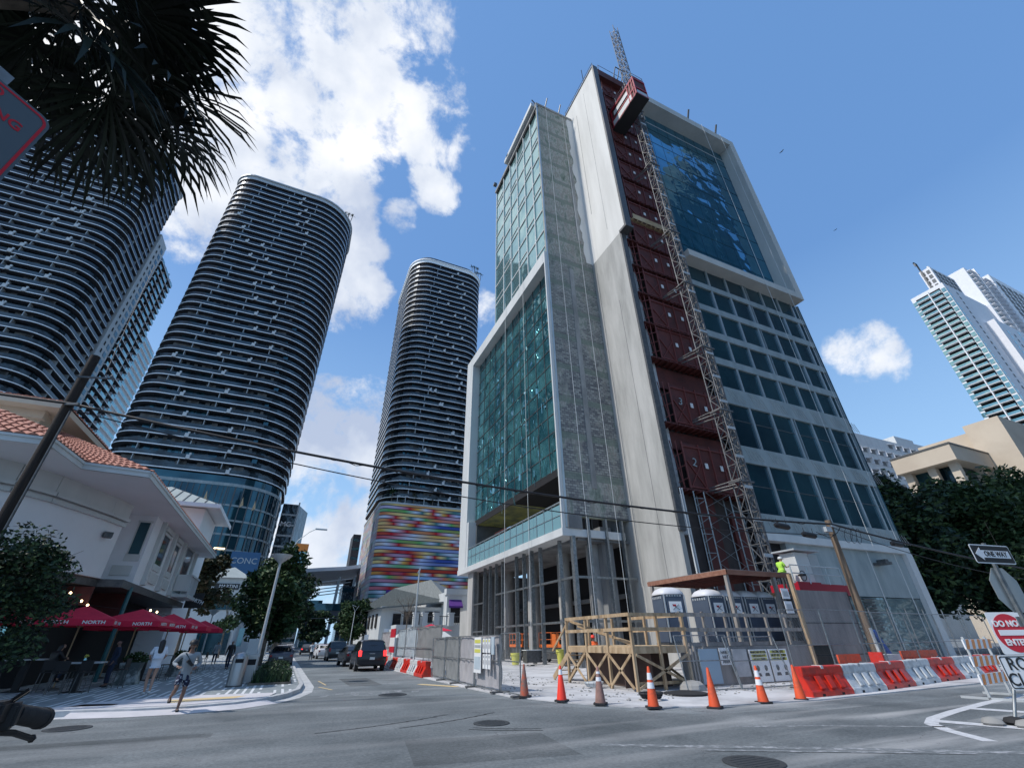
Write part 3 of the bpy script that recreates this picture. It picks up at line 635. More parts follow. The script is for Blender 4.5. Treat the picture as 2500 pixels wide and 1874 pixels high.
    for x in range(9): b.box(32.9+x*1.87-.02,32.9+x*1.87+.02,24.03,24.05,37.6,68)
    P(b,'panel_joints','g_dark')
    b = nb(); b.box(31.3,32.8,23.95,24.04,66.6,68); P(b,'bare_corner','conc')
    b = nb(); b.box(32.8,48,24.0,24.04,66.1,66.25); P(b,'head_rail','ltgrey')
    for x in (40.0,45.6):
        b = nb(); b.bar((x,22.3,69.4),(x-.2,21.6,70.6),.2,.2); b.bar((x,23.0,69.4),(x,23.0,70.2),.15); P(b,'roof_davit','dsteel')
    for x, y, z in ((42.5,22.1,69.5),(46.3,22.1,69.5)):
        b = nb(); b.tube((x,y,z),(x-.1,y,8),.025,n=4); P(b,'access_rope','wht')
    for x, y, z in ((18.6,28.2,66.6),(21.3,28.2,66.6),(24.9,20.8,0)):
        if z: b = nb(); b.tube((x,y,z),(x+.15,y-.3,1.0),.02,n=4); P(b,'access_rope','wht')
    for y in (33.5,38.5):
        b = nb(); b.tube((16.8,y,38),(16.6,y,1.0),.02,n=4); P(b,'access_rope','wht')
    # right front: window bays below
    cx = [31.6,34.4,37.2,40.0,42.85,45.65,48.15,49.35]
    rows = [(34.45,36.7),(31.2,33.75),(27.8,30.45),(24.6,27.05),(21.35,23.85),(15.6,19.65),(9.95,14.1)]
    b = nb(); b.box(31.3,49.35,23.6,23.64,8.5,36.7); P(b,'backing','void')
    for z0, z1 in rows:
        for x0, x1 in zip(cx, cx[1:]):
            q = nb(); q.box(x0+.13,x1-.13,23.5,23.56,z0,z1); P(q,'window','g_dark')
    b = nb()
    for x in cx: b.box(x-.13,x+.13,23.36,23.6,9.9,36.7)
    for x in (40.35,): b.box(x,x+.12,23.38,23.6,9.9,36.7)
    P(b,'mullion','alu')
    b = nb()
    for z in (18.1,12.2): b.box(31.6,49.35,23.47,23.5,z-.03,z+.03)
    P(b,'glazing_joint','dsteel')
    b = nb()
    for z0, z1 in ((33.75,34.45),(30.45,31.2),(27.05,27.8),(23.85,24.6)): b.box(31.4,49.4,23.33,23.6,z0,z1)
    for z0, z1 in ((19.65,21.35),(14.1,15.6),(8.45,9.95)): b.box(31.4,49.4,23.33,23.6,z0,z1)
    P(b,'spandrel_band','band')
    b = nb()
    for z0, z1 in ((19.65,21.35),(14.1,15.6),(8.45,9.95)):
        for x0, x1 in zip(cx, cx[1:]):
            for k in range(5): b.bar((x0+.5+k*.38,23.32,z1-.15-k*.07),(x0+.95+k*.38,23.32,z0+.3),.05,.012)
    P(b,'protective_tape','ltgrey',kind='stuff')
    b = nb(); b.box(49.4,49.5,23.3,46,8.5,36.7); P(b,'end_wall','g_dark')
    b = nb(); b.box(31.2,49.6,23.1,24.0,7.9,8.45); b.box(48.7,49.6,23.05,24.2,.1,7.9); P(b,'base_ledge','wht')
    b = nb(); b.box(33.6,48.7,23.42,23.9,4.35,7.9); P(b,'cladding','band')
    b = nb(); b.box(33.6,48.7,23.45,23.9,.1,4.3); P(b,'lower_cladding',glassy('stained_green_glass',(.2,.27,.27),.35,.12,.3,.5,(.1,.14,.15),.3,(1,1,2.5)))
    b = nb()
    for x in (43.6,47.5,40.0): b.box(x-.04,x+.04,23.38,23.43,.1,7.9)
    P(b,'cladding_joint','wht')
    b = nb()
    for k in range(12): b.box(40.6,41.9,23.3,23.42,1.9+k*.2,2.0+k*.2)
    P(b,'louvre','dsteel')
    b = nb(); b.box(43.9,44.7,22.4,23.4,6.75,6.95); b.box(44.5,44.9,22.7,23.4,6.95,7.2); P(b,'wall_light','dsteel')
    b = nb(); b.box(31.0,33.6,23.9,24.5,.1,7.9); P(b,'dark_bay','void')
office()
# ---------------------------------------------------------------- hoist
def hoist():
    T = MT; X, Y = 27.95, 21.35
    r = thing('hoist_mast', 'tall lattice mast of the builders hoist standing in front of the red landings', 'hoist mast', (X,Y,0))
    h = .42
    b = MB(r)
    for a, c in ((-h,-h),(h,-h),(h,h),(-h,h)): b.tube((X+a,Y+c,.1),(X+a,Y+c,84),.05,n=6)
    P4 = [(-h,-h),(h,-h),(h,h),(-h,h)]
    for k in range(74):
        z = .3+k*1.12
        for i in range(4):
            a, c = P4[i], P4[(i+1) % 4]
            b.bar((X+a[0],Y+a[1],z),(X+c[0],Y+c[1],z),.05)
            if k % 2: a, c = c, a
            b.bar((X+a[0],Y+a[1],z),(X+c[0],Y+c[1],z+1.12),.05)
    b.o('lattice', T['mast'], r)
    b = MB(r)
    for k in range(24): b.cb((X,Y-h-.02,4+k*2.3),.8,.1,.22)
    b.o('guide_plate', T['ltgrey'], r)
    b = MB(r)
    for x, y in ((X+.75,Y+.3),(X+.95,Y+.35),(X+1.1,Y+.2)): b.tube((x,y,.1),(x,y,66),.045,n=6)
    b.o('riser_pipe', T['mast'], r)
    b = MB(r); b.tube((X+1.25,Y+.2,34),(X+1.25,Y+.2,58),.06,n=6); b.o('yellow_pipe', T['plyw'], r)
    for z in (11.2,16.9,22.9,30.2,37.3,48.6,60):
        b = MB(r)
        b.tube((X-.4,Y+.2,z),(X-1.0,23.7,z),.06,n=6); b.tube((X+.4,Y+.2,z),(X-.6,23.7,z-.1),.06,n=6); b.tube((X-.4,Y-.3,z+.3),(X-.9,23.7,z+.2),.05,n=6)
        b.bar((X-.7,Y-.45,z+.1),(X+.7,Y-.45,z+.1),.12); b.bar((X-.7,Y-.45,z+.1),(X-.7,Y+.5,z+.1),.1)
        b.o('tie_bracket', T['mast'], r)
    c = thing('hoist_cage', 'red and white hoist cage hanging high on the lattice mast', 'hoist cage', (26.4,21.2,58))
    x0, x1, y0, y1, z0, z1 = 25.45,27.3,18.7,23.8,58.0,61.9
    b = MB(c); b.box(x0,x1,y0,y1,z0,z0+.15); b.o('floor', T['rubber'], c)
    b = MB(c); b.box(x0,x1,y0,y1,z1,z1+.12); b.o('roof', T['redpaint'], c)
    b = MB(c)
    for x in (x0,x1-.1):
        for y in (y0,y0+1.2,y1-.6,y1-.1): b.box(x,x+.1,y,y+.14,z0,z1)
    for z in (z0+.15,z0+1.5,z1-.3): b.box(x0-.02,x0+.06,y0,y1,z,z+.16); b.box(x0,x1,y0-.02,y0+.06,z,z+.16)
    for y in (y0+.3,y0+.75): b.box(x0-.03,x0+.05,y,y+.1,z0,z1)
    b.o('cage_frame', T['redpaint'], c)
    b = MB(c); b.box(x0+.02,x0+.07,y0+.9,y1-.6,z0+.3,z0+1.4); b.box(x0+.02,x0+.07,y0+1.3,y1-1,z0+2.2,z0+3.0); b.o('side_panel', T['wht'], c)
    b = MB(c); b.box(x0+.12,x0+.16,y0+.2,y1-.2,z0+.2,z1); b.box(x0+.2,x1,y0+.08,y0+.13,z0+1.1,z1); b.o('mesh_panel', T['redpanel'], c)
    b = MB(c); b.box(x0+.2,x1,y0+.02,y0+.07,z0+.2,z0+1.1); b.o('front_panel', T['ltgrey'], c)
    b = MB(c)
    for y in (y0+.1,y0+1.8,y0+3.4,y1-.1):
        for x in (x0+.05,x1-.05): b.tube((x,y,z1),(x,y,z1+1.1),.03,n=5)
    for z in (z1+.55,z1+1.1):
        for x in (x0+.05,x1-.05): b.tube((x,y0+.1,z),(x,y1-.1,z),.03,n=5)
        b.tube((x0,y0+.1,z),(x1,y0+.1,z),.03,n=5)
    b.box(x0+.4,x1-.4,y0+.2,y0+1.2,z1+.12,z1+.9)
    b.o('roof_guard_rail', T['steel'], c)
hoist()
# ---------------------------------------------------------------- curved balcony towers
def curved_tower(lab, x0, x1, y0, y1, rs, zb, zt, pitch, front_div, boxes, side=None, base=None, seed=1, inset=2.0):
    T = MT; rr = random.Random(seed)
    r = thing('apartment_tower', lab, 'tower', ((x0+x1)/2, (y0+y1)/2, 0))
    L = r.location
    po = rrect(x0, x1, y0, y1, 0, 9, rs)
    pr = rrect(x0+.06, x1-.06, y0+.06, y1-.06, 0, 9, [max(q-.06,.1) for q in rs])
    pri = rrect(x0+.12, x1-.12, y0+.12, y1-.12, 0, 9, [max(q-.12,.1) for q in rs])
    pg = rrect(x0+inset, x1-inset, y0+inset, y1-inset, 0, 9, [max(q-inset,.3) for q in rs])
    b = MB(r); b.ext([(x,y,base or 0) for x,y in pg], (0,0,zt-(base or 0))); b.o('glazed_core', T['g_tower'], r, smooth=30)
    sh = lambda P: [(x-L.x, y-L.y) for x, y in P]
    b = MB(); b.ring(sh(po), sh(pg), -.14, .13, 0); 
    for k, f in enumerate(b.f): pass
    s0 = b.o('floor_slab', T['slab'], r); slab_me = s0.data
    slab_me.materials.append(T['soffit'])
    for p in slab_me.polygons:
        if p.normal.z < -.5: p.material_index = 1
    b = MB(); b.ring(sh(pr), sh(pri), .16, 1.3); rail_me = b.o('glass_railing', T['g_rail'], r).data
    # storey partitions and blinds: a few interchangeable sets
    sets = []
    for v in range(4):
        b = MB(); off = v*1.3
        xx = x0+rs[3]+off
        while xx < x1-rs[0]:
            b.box(xx-L.x-.08, xx-L.x+.08, y0-L.y+.2, y0-L.y+inset, .16, pitch-.16); xx += front_div
        yy = y0+rs[0]+3+off
        while yy < y1-2 and side:
            b.box(x1-L.x-inset, x1-L.x-.2, yy-L.y-.08, yy-L.y+.08, .16, pitch-.16); yy += front_div
        a = b.o('balcony_divider', T['ltgrey'], r)
        sets.append(a.data); bpy.data.objects.remove(a)
        b = MB()
        for i in range(12):
            w_ = rr.uniform(.8,2.2); x = rr.uniform(x0+rs[3]*.6, x1-rs[0]*.7)
            b.box(x-L.x, x-L.x+w_, y0-L.y+inset-.06, y0-L.y+inset-.02, rr.choice((.2,.2,1.2)), pitch-.25)
            if side and i < 12: y = rr.uniform(y0+rs[0], y1-3); b.box(x1-L.x-inset+.02, x1-L.x-inset+.06, y-L.y, y-L.y+w_, .2, pitch-.25)
        a = b.o('window_blind', [T['dconc'], T['g_dark']][v % 2], r); sets.append(a.data); bpy.data.objects.remove(a)
    bpy.data.objects.remove([o for o in r.children if o.name.startswith('glass_railing')][0])
    n = int((zt-zb)/pitch)
    bx = MB(); bx.box(-.5,.5,-.35,.35,-.12,1.15); bx.box(.1,.6,-.2,.3,1.15,1.8); bo = bx.o('planter_box', T['wht'], r); bme = bo.data; bpy.data.objects.remove(bo)
    for i in range(n+1):
        z = zb+i*pitch
        if i == 0: s = s0; s.location = (0,0,z)
        else: s = inst(slab_me, 'floor_slab', (0,0,z), r)
        if i < n:
            inst(rail_me, 'glass_railing', (0,0,0), s)
            inst(sets[2*(i//2 % 4)], 'balcony_divider', (0,0,0), s)
            inst(sets[2*(i*3 % 4)+1], 'window_blind', (0,0,0), s)
            for f in boxes:
                u = f(i, n)
                if u is not None: inst(bme, 'planter_box', (x0+rs[3]+u*(x1-x0-rs[0]-rs[3])-L.x, y0-L.y, 0), s)
    # crown
    b = MB(r); c1 = rrect(x0-.5,x1+.5,y0-.5,y1+.5,0,9,[q+.5 for q in rs]); b.ring(c1, pg, zb+n*pitch+1.6, zb+n*pitch+2.2); b.ring(po, pri, zb+n*pitch, zb+n*pitch+1.9)
    b.o('crown_slab', T['ltgrey'] if x0 < 0 else T['slab'], r)
    return r, zb+n*pitch
def diag(per, ph, lo, hi, dirn=1):
    def f(i, n):
        k = (i+ph) % per
        u = lo + (hi-lo)*(k/per)**(1.6)
        return (u if dirn > 0 else hi+lo-u) if k % 2 == 0 else None
    return f
def palmtuft(par, p, h, mat, n=14, seed=0, name='palm', lab=None, cat=None, grp=None):
    rr = random.Random(seed); b = MB(par); x, y, z = p
    for i in range(n):
        a = rr.uniform(0, 6.28); e = rr.uniform(.1,1.2); q = V((x,y,z)); L = h*rr.uniform(.7,1.1)
        for k in range(4):
            d = V((math.cos(a)*math.cos(e), math.sin(a)*math.cos(e), math.sin(e)))*L/4; w = V((-math.sin(a), math.cos(a), 0))*h*.09*(1.1-k*.25)
            b.add([q-w, q+w, q+d+w*.7, q+d-w*.7], [(0,1,2,3)]); q = q+d; e -= .45
    return b
def towers():
    T = MT
    curved_tower('dark curved balcony tower at the far left, half hidden by the palm', -127, -80.7, 150, 174.7, (7,2,2,8), 20, 172, 3.2, 9.0, [diag(13,0,.6,.98), diag(17,4,.45,.9,-1)], side=True, seed=3)
    r, zt = curved_tower('dark curved balcony tower in the middle, left of the street', -57.7, -10, 150, 185, (15,8,8,8), 45.5, 174, 3.24, 11.0, [diag(16,2,.3,1.0,-1), diag(21,9,-.1,.8,-1)], seed=5)
    # glazed lower storeys of the middle tower
    pg = rrect(-53, -10.6, 150.6, 184, 12, 10, (14,8,8,8))
    b = MB(r); b.ext([(x,y,0) for x,y in pg], (0,0,45)); b.o('lobby_glazing', T['g_dark'], r, smooth=30)
    b = MB(r)
    pq = rrect(-53.15, -10.45, 150.45, 184.1, 12, 10, (14,8,8,8))
    for z in (8,12.5,16.5,20.5,24.2,28.3,32.2,36.4,42.1): b.ring(pq, pg, z, z+(.5 if z < 42 else .9))
    b.o('glazing_band', T['band'], r)
    b = MB(r)
    for x, y in pq[::1][:60]:
        if y < 172: b.box(x-.12,x+.12,y-.12,y+.12,0,42)
    for i in range(16): b.box(-45+i*1.5,-44.85+i*1.5,150.4,150.6,0,42)
    b.o('glazing_mullion', T['dsteel'], r)
    b = MB(r)
    for x, z in ((-23,24.6),(-23,14.8),(-22,12.9),(-26,18.2)): b.box(x,x+2.6,150.3,150.42,z,z+.18)
    b.o('lit_ceiling_strip', T['bulb'], r)
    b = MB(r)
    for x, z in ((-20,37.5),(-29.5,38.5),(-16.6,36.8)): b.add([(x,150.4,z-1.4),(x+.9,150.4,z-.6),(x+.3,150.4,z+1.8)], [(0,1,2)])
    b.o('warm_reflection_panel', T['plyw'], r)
    sg = thing('banner', 'blue banner reading CONC on the base of the middle curved tower', 'banner', (-14.6,149.9,18))
    b = MB(sg); b.box(-18.3,-11.0,149.8,149.95,15.5,24.0); b.o('board', M('blue_banner',(.04,.12,.24),.6), sg); text('CONC', 2.2, T['ltgrey'], sg, (-.2,-.15,3.6), (rad(90),0,0), 'lettering', .02)
    # third tower on its mural podium
    r, zt = curved_tower('dark curved balcony tower on the podium with the striped mural', 22.2, 61.5, 170, 219, (10,10,10,10.5), 50, 178, 3.22, 60.0, [diag(9,2,.1,.95,-1), diag(12,7,.15,1.0,-1)], seed=8)
    b = MB(r); b.ring(rrect(24,60,172,217,9,8), rrect(26,58,174,215,9,8), 180.3, 181.2); b.o('roof_terrace', T['soffit'], r)
    b = MB(r); b.box(59.5,62,169.6,176,112,124); b.o('corner_void', T['g_dark'], r); b = MB(r); b.box(61.4,62.1,169.4,170.5,113,120.5); b.o('white_fin', T['wht'], r)
    pod = rrect(22.5, 66, 168, 214, 3.4, 8)
    p = thing('mural_podium', 'podium building wrapped in a striped rainbow mural under the third tower', 'building', (44,190,0))
    b = MB(p); b.ext([(x,y,2) for x,y in pod], (0,0,44.5)); b.o('painted_wall', T['mural'], p, smooth=30)
    b = MB(p); b.ring(rrect(22.3,66.2,167.8,214.2,3.5,8), rrect(23,65.4,168.5,213.5,3,8), 46.5, 47.1); b.o('parapet', T['ltgrey'], p)
    b = MB(p); b.ext([(x,y,0) for x,y in rrect(23.5,65,169,213,3,6)], (0,0,2)); b.o('plinth', T['dconc'], p)
    b = MB(p); b.box(28.5,31.2,167.4,167.9,8.2,15.5); b.o('blue_window_bay', T['g_blue'], p); b = MB(p); b.box(28.3,31.4,167.3,167.9,15.5,17.0); b.o('purple_fascia', T['purple'], p)
    b = MB(p)
    for y, z in ((178,38),(186,30),(180,22),(192,34),(200,28),(205,36),(190,16),(176,30),(184,42)): b.box(22.42,22.5,y,y+.5,z,z+3.5)
    b.o('slit_window', T['void'], p)
    for i, (x, z, h) in enumerate(((26.5,47,7),(35,47,6),(42.5,47,4.5),(30,47,3))):
        t = thing('palm', ['tall thin palm on the mural podium terrace beside its left corner','broad yellowish palm in the middle of the mural podium terrace','small palm near the right end of the mural podium terrace','low palm between the taller ones on the podium terrace'][i], 'palm', (x,170.5,z), 0, 'palms on the podium terrace')
        b = MB(t); b.tube((x,170.5,z),(x+.3,170.5,z+h*.6),.22,.14,6); b.o('trunk', T['bark'], t)
        palmtuft(t, (x+.3,170.5,z+h*.6), h*.55, None, 26, i).o('crown', T['folr'] if i == 1 else T['fol'], t)
    for i, (x, z) in enumerate(((28.5,47.1),(31.5,47.1),(38.8,47.1),(44.5,47.1))):
        t = thing('terrace_lamp', ['white terrace lamp nearest the podium left corner','second white terrace lamp along the podium edge','white terrace lamp right of the broad palm','white terrace lamp nearest the glass box'][i], 'lamp', (x,168.8,z), 0, 'lamps on the podium terrace')
        b = MB(t); b.tube((x,168.8,z),(x,168.8,z+2.6),.12,n=6); b.cb((x+.4,168.8,z+2.7),1.2,.5,.35); b.o('lamp_post', T['wht'], t)
    # plants on the roofs
    for i, (x, y, z, h) in enumerate(((-12.5,160,176.5,4.5),(56,171.5,180,4.5),(59.5,175,180,4.5))):
        t = thing('palm', ['dark palms on the roof edge of the middle curved tower','dark palm on the roof edge of the third tower','second roof palm at the right end of the third tower'][i], 'palm', (x,y,z), 0, 'roof palms on the curved towers')
        b = MB(t)
        for k in (-1.2,0,1.3): b.tube((x+k,y,z-2),(x+k*1.3,y,z+h*.7),.15,n=5)
        b.o('trunk', T['bark'], t)
        b = MB(t)
        for k in (-1.2,0,1.3):
            q = palmtuft(t, (x+k*1.3,y,z+h*.7), 1.9, None, 12, i+int(k*5)); m_ = len(b.v); b.v += q.v; b.f += [tuple(j+m_ for j in f) for f in q.f]; b.m += q.m
        b.o('crown', T['fold'], t)
    # white service block and balcony block beyond the left tower
    w = thing('apartment_block', 'white apartment block with small windows beyond the left curved tower', 'building', (-88,190,0))
    b = MB(w); b.box(-100,-80.7,174.9,183.2,0,150); b.o('service_wall', T['wht'], w)
    b = MB(w); b.box(-100,-81.6,183.2,203,0,147); b.o('block_core', T['g_tower'], w)
    b = MB(w); b.box(-81.6,-80.9,183.2,184.0,0,148); b.box(-81.8,-81.2,202.6,203.2,0,147); b.box(-100,-81.5,203.2,220,0,118); b.o('party_wall', T['wht2'], w)
    q = MB(); q.box(-.05,.07,-.45,.45,0,1.5); wm = q.o('window', T['void'], w); wme = wm.data; bpy.data.objects.remove(wm)
    q = MB(); q.box(-.05,.07,-1.2,1.2,0,1.9); wm = q.o('window', T['g_dark'], w); wme2 = wm.data; bpy.data.objects.remove(wm)
    for i in range(38):
        z = 30+i*3.1
        inst(wme, 'window', (-80.7+88,177.5-190,z), w); 
        if i % 1 == 0: inst(wme2, 'window', (-80.7+88,180.9-190,z), w)
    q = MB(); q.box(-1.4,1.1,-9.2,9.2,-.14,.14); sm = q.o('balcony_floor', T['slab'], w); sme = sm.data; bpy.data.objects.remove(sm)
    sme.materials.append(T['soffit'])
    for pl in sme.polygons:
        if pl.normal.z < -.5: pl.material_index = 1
    q = MB(); q.box(1.0,1.08,-9.2,-6.5,.14,1.35); q.box(1.0,1.08,-3.2,2.2,.14,1.35); q.box(1.0,1.08,5.5,9.1,.14,1.35); sm = q.o('x', T['g_pale'], w); gme = sm.data; bpy.data.objects.remove(sm)
    q = MB(); 
    for y in (-6.4,-3.2,-.4,2.4,5.4): q.box(-1.2,.9,y,y+.12,.14,1.9 if y not in (2.4,) else 2.9)
    sm = q.o('x', T['wht2'], w); dme = sm.data; bpy.data.objects.remove(sm)
    for i in range(37):
        z = 32+i*3.1
        s = inst(sme, 'balcony_floor', (-81.3+88,193.3-190,z), w); inst(gme, 'glass_railing', (0,0,0), s); inst(dme, 'balcony_divider', (0,0,0), s)
    q = MB(); q.box(-1,.3,-8,8,-.15,.15); sm = q.o('x', T['slab'], w); s2 = sm.data; bpy.data.objects.remove(sm)
    q = MB(); q.box(.1,.2,-8,8,.15,1.5); sm = q.o('x', T['g_pale'], w); g2 = sm.data; bpy.data.objects.remove(sm)
    for i in range(28):
        s = inst(s2, 'balcony_floor', (-81.2+88,211.5-190,31+i*3.1), w); inst(g2, 'glass_railing', (0,0,0), s)
towers()
# ---------------------------------------------------------------- buildings far right and down the street
def city():
    T = MT
    # condominium with stacked balconies
    c = thing('condominium', 'tall white condominium with stacked green balconies at the right edge', 'tower', (270,66,0))
    b = MB(c); b.box(257,277,58,71.5,0,149.5); b.box(277,420,54.5,64,0,131); b.box(277,300,58.4,69,0,149.5); b.box(300,336,57,66,0,176); b.box(345,430,58.5,72,0,190); b.o('wall', T['wht2'], c)
    b = MB(c); b.box(261,284,59.5,64.2,149.5,163); b.o('penthouse', T['wht2'], c)
    b = MB(c); b.box(263,284,60.2,61.0,160,165)
    b.o('penthouse_screen', T['ltgrey'], c)
    b = MB(c); b.box(260.2,260.8,62.8,63.4,150,168); b.box(258,260.8,62.8,63.4,167.3,168); b.box(258,258.5,62.8,63.4,165.5,168); b.box(327,327.8,62,63,175,180); b.box(319,327.8,62,63,179.4,180.2); b.o('roof_crane', T['dsteel'], c)
    q = MB(); q.box(-.2,.06,-.75,.75,0,2.0); m1 = q.o('x', T['g_pale'], c); e1 = m1.data; bpy.data.objects.remove(m1)
    q = MB(); q.box(-1.1,1.1,-.06,.2,0,2.0); m1 = q.o('x', T['g_pale'], c); e2 = m1.data; bpy.data.objects.remove(m1)
    q = MB(); q.box(-.7,.7,-.06,.2,0,1.6); m1 = q.o('x', T['dconc'], c); e3 = m1.data; bpy.data.objects.remove(m1)
    q = MB(); q.box(-1.6,0,-5.1,5.1,0,.25); q.box(-1.9,-.2,-1.0,-.6,0,2.9); m1 = q.o('x', T['wht2'], c); e4 = m1.data; bpy.data.objects.remove(m1)
    q = MB(); q.box(-1.62,-1.5,-5,-.9,.25,1.3); q.box(-1.62,-1.5,-.6,5,.25,1.3); m1 = q.o('x', T['g_pale'], c); e5 = m1.data; bpy.data.objects.remove(m1)
    q = MB(); q.box(-.1,.05,-5,5,0,2.7); m1 = q.o('x', T['void'], c); e6 = m1.data; bpy.data.objects.remove(m1)
    for i in range(31):
        z = 56+i*2.95
        s = inst(e4, 'balcony', (257-270,64.9-66,z), c); inst(e5, 'glass_railing', (0,0,0), s); inst(e6, 'balcony_window', (0,0,.25), s)
        inst(e1, 'window', (257-270,70.8-66,z), c); inst(e1, 'window', (257-270,58.9-66,z), c); inst(e2, 'window', (258.6-270,58-66,z), c)
    for i in range(0,31,1): inst(e3, 'stair_window', (268-270,58-66,57+i*2.95), c)
    for i in range(22):
        inst(e2, 'window', (284-270,54.5-66,62+i*2.95), c); inst(e3, 'window', (290-270,54.5-66,62+i*2.95), c)
        for x in (306,322): 
            s = inst(e4, 'balcony', (x-270,57-66,132+i*2.95), c, rad(90)) if i < 15 else None
    for i in range(13):
        for x in (303.5,312,317,329,333): inst(e2 if x in (303.5,333) else e3, 'window', (x-270,57-66,133+i*3.2), c)
    for i in range(12):
        for x in (298,306,312,320): inst(e2 if x != 312 else e3, 'window', (x-270,54.5-66,92+i*3.2), c)
    b = MB(c)
    for i in range(4):
        for j in range(5): b.box(263+j*4.1,265.8+j*4.1,59.35,59.48,150.5+i*3,152.6+i*3)
        b.box(260.9,261.02,60.2,61.6,150.5+i*3,152.6+i*3); b.box(260.9,261.02,62.3,63.7,150.5+i*3,152.6+i*3)
    for i in range(8):
        for j in range(7): b.box(349+j*7,353+j*7,58.3,58.52,150+i*4.6,153.4+i*4.6)
    b.o('penthouse_window', T['dconc'], c)
    # beige building with deep overhang
    t = thing('beige_office', 'beige concrete office with deep roof overhang above the right hand trees', 'building', (165,55,0))
    b = MB(t); b.box(148,250,50,64,40.6,45); b.box(170,260,47.6,65,45,52.5); b.box(168,260,44,52,30,54); b.o('roof_block', T['beige'], t)
    b = MB(t); b.box(147.9,168,49.8,50.4,44.8,45.2); b.box(147.8,148.2,50,64,44.8,45.2); b.box(186,230,43.6,44.2,54,54.5); b.o('roof_edge', T['dsteel'], t)
    b = MB(t); b.box(153,168,53,63,31,40.6); b.o('recessed_glazing', T['g_dark'], t)
    b = MB(t); b.box(149.5,168,51,63.5,0,33.5)
    for x, y in ((150,51.2),(163,51.2),(150,56),(150,61.5)): b.ext([(x,y,33),(x+1.8,y,33),(x+1.8,y+1.8,33),(x,y+1.8,33)], (0,0,8))
    b.o('lower_wall', T['beige'], t); b = MB(t); b.box(158,158.6,50.9,51.1,22,33); b.o('wall_slot', T['void'], t)
    # white stepped hotel
    t = thing('hotel', 'pale white hotel with rows of angled window bays behind the beige office', 'building', (310,130,0))
    b = MB(t); b.box(250,318,130,160,0,103); b.box(318,338,130,160,0,108); b.box(338,362,130,160,0,106); b.o('wall', T['wht'], t)
    q = MB(); q.box(-1.6,1.6,-.25,.2,0,2.2); m1 = q.o('x', T['dconc'], t); e1 = m1.data; bpy.data.objects.remove(m1)
    q = MB(); q.add([(-3.2,0,2.4),(3.2,0,2.9),(3.2,-1.4,2.7),(-3.2,-.2,2.2)], [(0,1,2,3)]); q.box(3.0,3.3,-1.4,0,-.4,2.8); m1 = q.o('x', T['wht2'], t); e2 = m1.data; bpy.data.objects.remove(m1)
    for i in range(5):
        for j in range(13):
            if i == 4 and j < 7: continue
            s = inst(e1, 'window', (255+j*7.6+(i%2)*1.5-310,0,72.5+i*6.4), t); inst(e2, 'window_hood', (0,0,0), s)
    # tower behind the camera that the blue glass mirrors
    t = thing('mirrored_tower', 'stepped dark office tower across the crossing seen only mirrored in blue glass', 'tower', (180,-75,0))
    b = MB(t)
    for x0,x1,h in ((120,240,150),(138,226,190),(150,212,225),(165,200,255),(176,190,282)): b.box(x0,x1,-120,-62+h*.01,0,h)
    for k in range(50): b.box(138.0,226.0,-59.9,-59.6,k*3.8,k*3.8+1.2)
    b.o('wall', T['dsteel'], t)
    # dark slim tower and the far street end
    t = thing('office_slab', 'slim dark office tower with white MG sign beyond the street trees', 'tower', (-9,225,0))
    b = MB(t); b.ext([(-12.4,218,0),(-6.2,218,0),(-2,232,0),(-12,232,0)], (0,0,55)); b.o('wall', T['g_tower'], t)
    b = MB(t)
    for i in range(11): b.box(-12.5,-6.1,217.8,218,6+i*4.4,6.7+i*4.4)
    b.ext([(-6.3,217.7,0),(-5.7,217.7,0),(-5.7,218.4,0),(-6.3,218.4,0)], (0,0,56)); b.o('floor_band', T['ltgrey'], t)
    text('MG', 2.9, T['signw'], t, (-.6,-7.4,46.2), (rad(90),0,0), 'lettering', .05, bold=.03)
    for i, (x, z, m) in enumerate(((-.8,25.6,'orange'),(-.8,22.6,'poster_b'))):
        pass
    t = thing('billboard', 'orange and turquoise billboard above the street trees', 'billboard', (-1,150,0))
    b = MB(t); b.box(-2.6,1.0,150,150.3,25.0,27.2); b.o('orange_panel', T['orange'], t); b = MB(t); b.box(-2.4,.9,150,150.25,19.0,24.95); b.o('turquoise_panel', T['g_railb'], t)
    b = MB(t); b.tube((-.8,150.3,0),(-.8,150.3,19.2),.25,n=6); b.o('post', T['dsteel'], t)
    t = thing('canopy_ribbon', 'sweeping grey louvred canopy spanning the far end of the street', 'canopy', (10,215,0))
    b = MB(t); P = [(-16,21.5),(-8,24.6),(0,26.4),(8,27.3),(16,28),(24,29.4),(30,31)]
    for (x0,z0),(x1,z1) in zip(P, P[1:]):
        b.add([(x0,200,z0),(x1,200,z1),(x1,230,z1-3),(x0,230,z0-3),(x0,200,z0-1.3),(x1,200,z1-1.3),(x1,230,z1-4),(x0,230,z0-4)], [(0,1,2,3),(4,5,6,7),(0,1,5,4)])
    b.o('canopy', T['wht2'], t, smooth=True)
    b = MB(t)
    for k in range(5): b.bar((-2,201+k*5,20.5-k*.8),(20,201+k*5,23.8-k*.8),.7,.3)
    for x in (4,14,20): b.bar((x,201,0),(x+1.5,206,25),.9)
    b.o('louvre', T['ltgrey'], t)
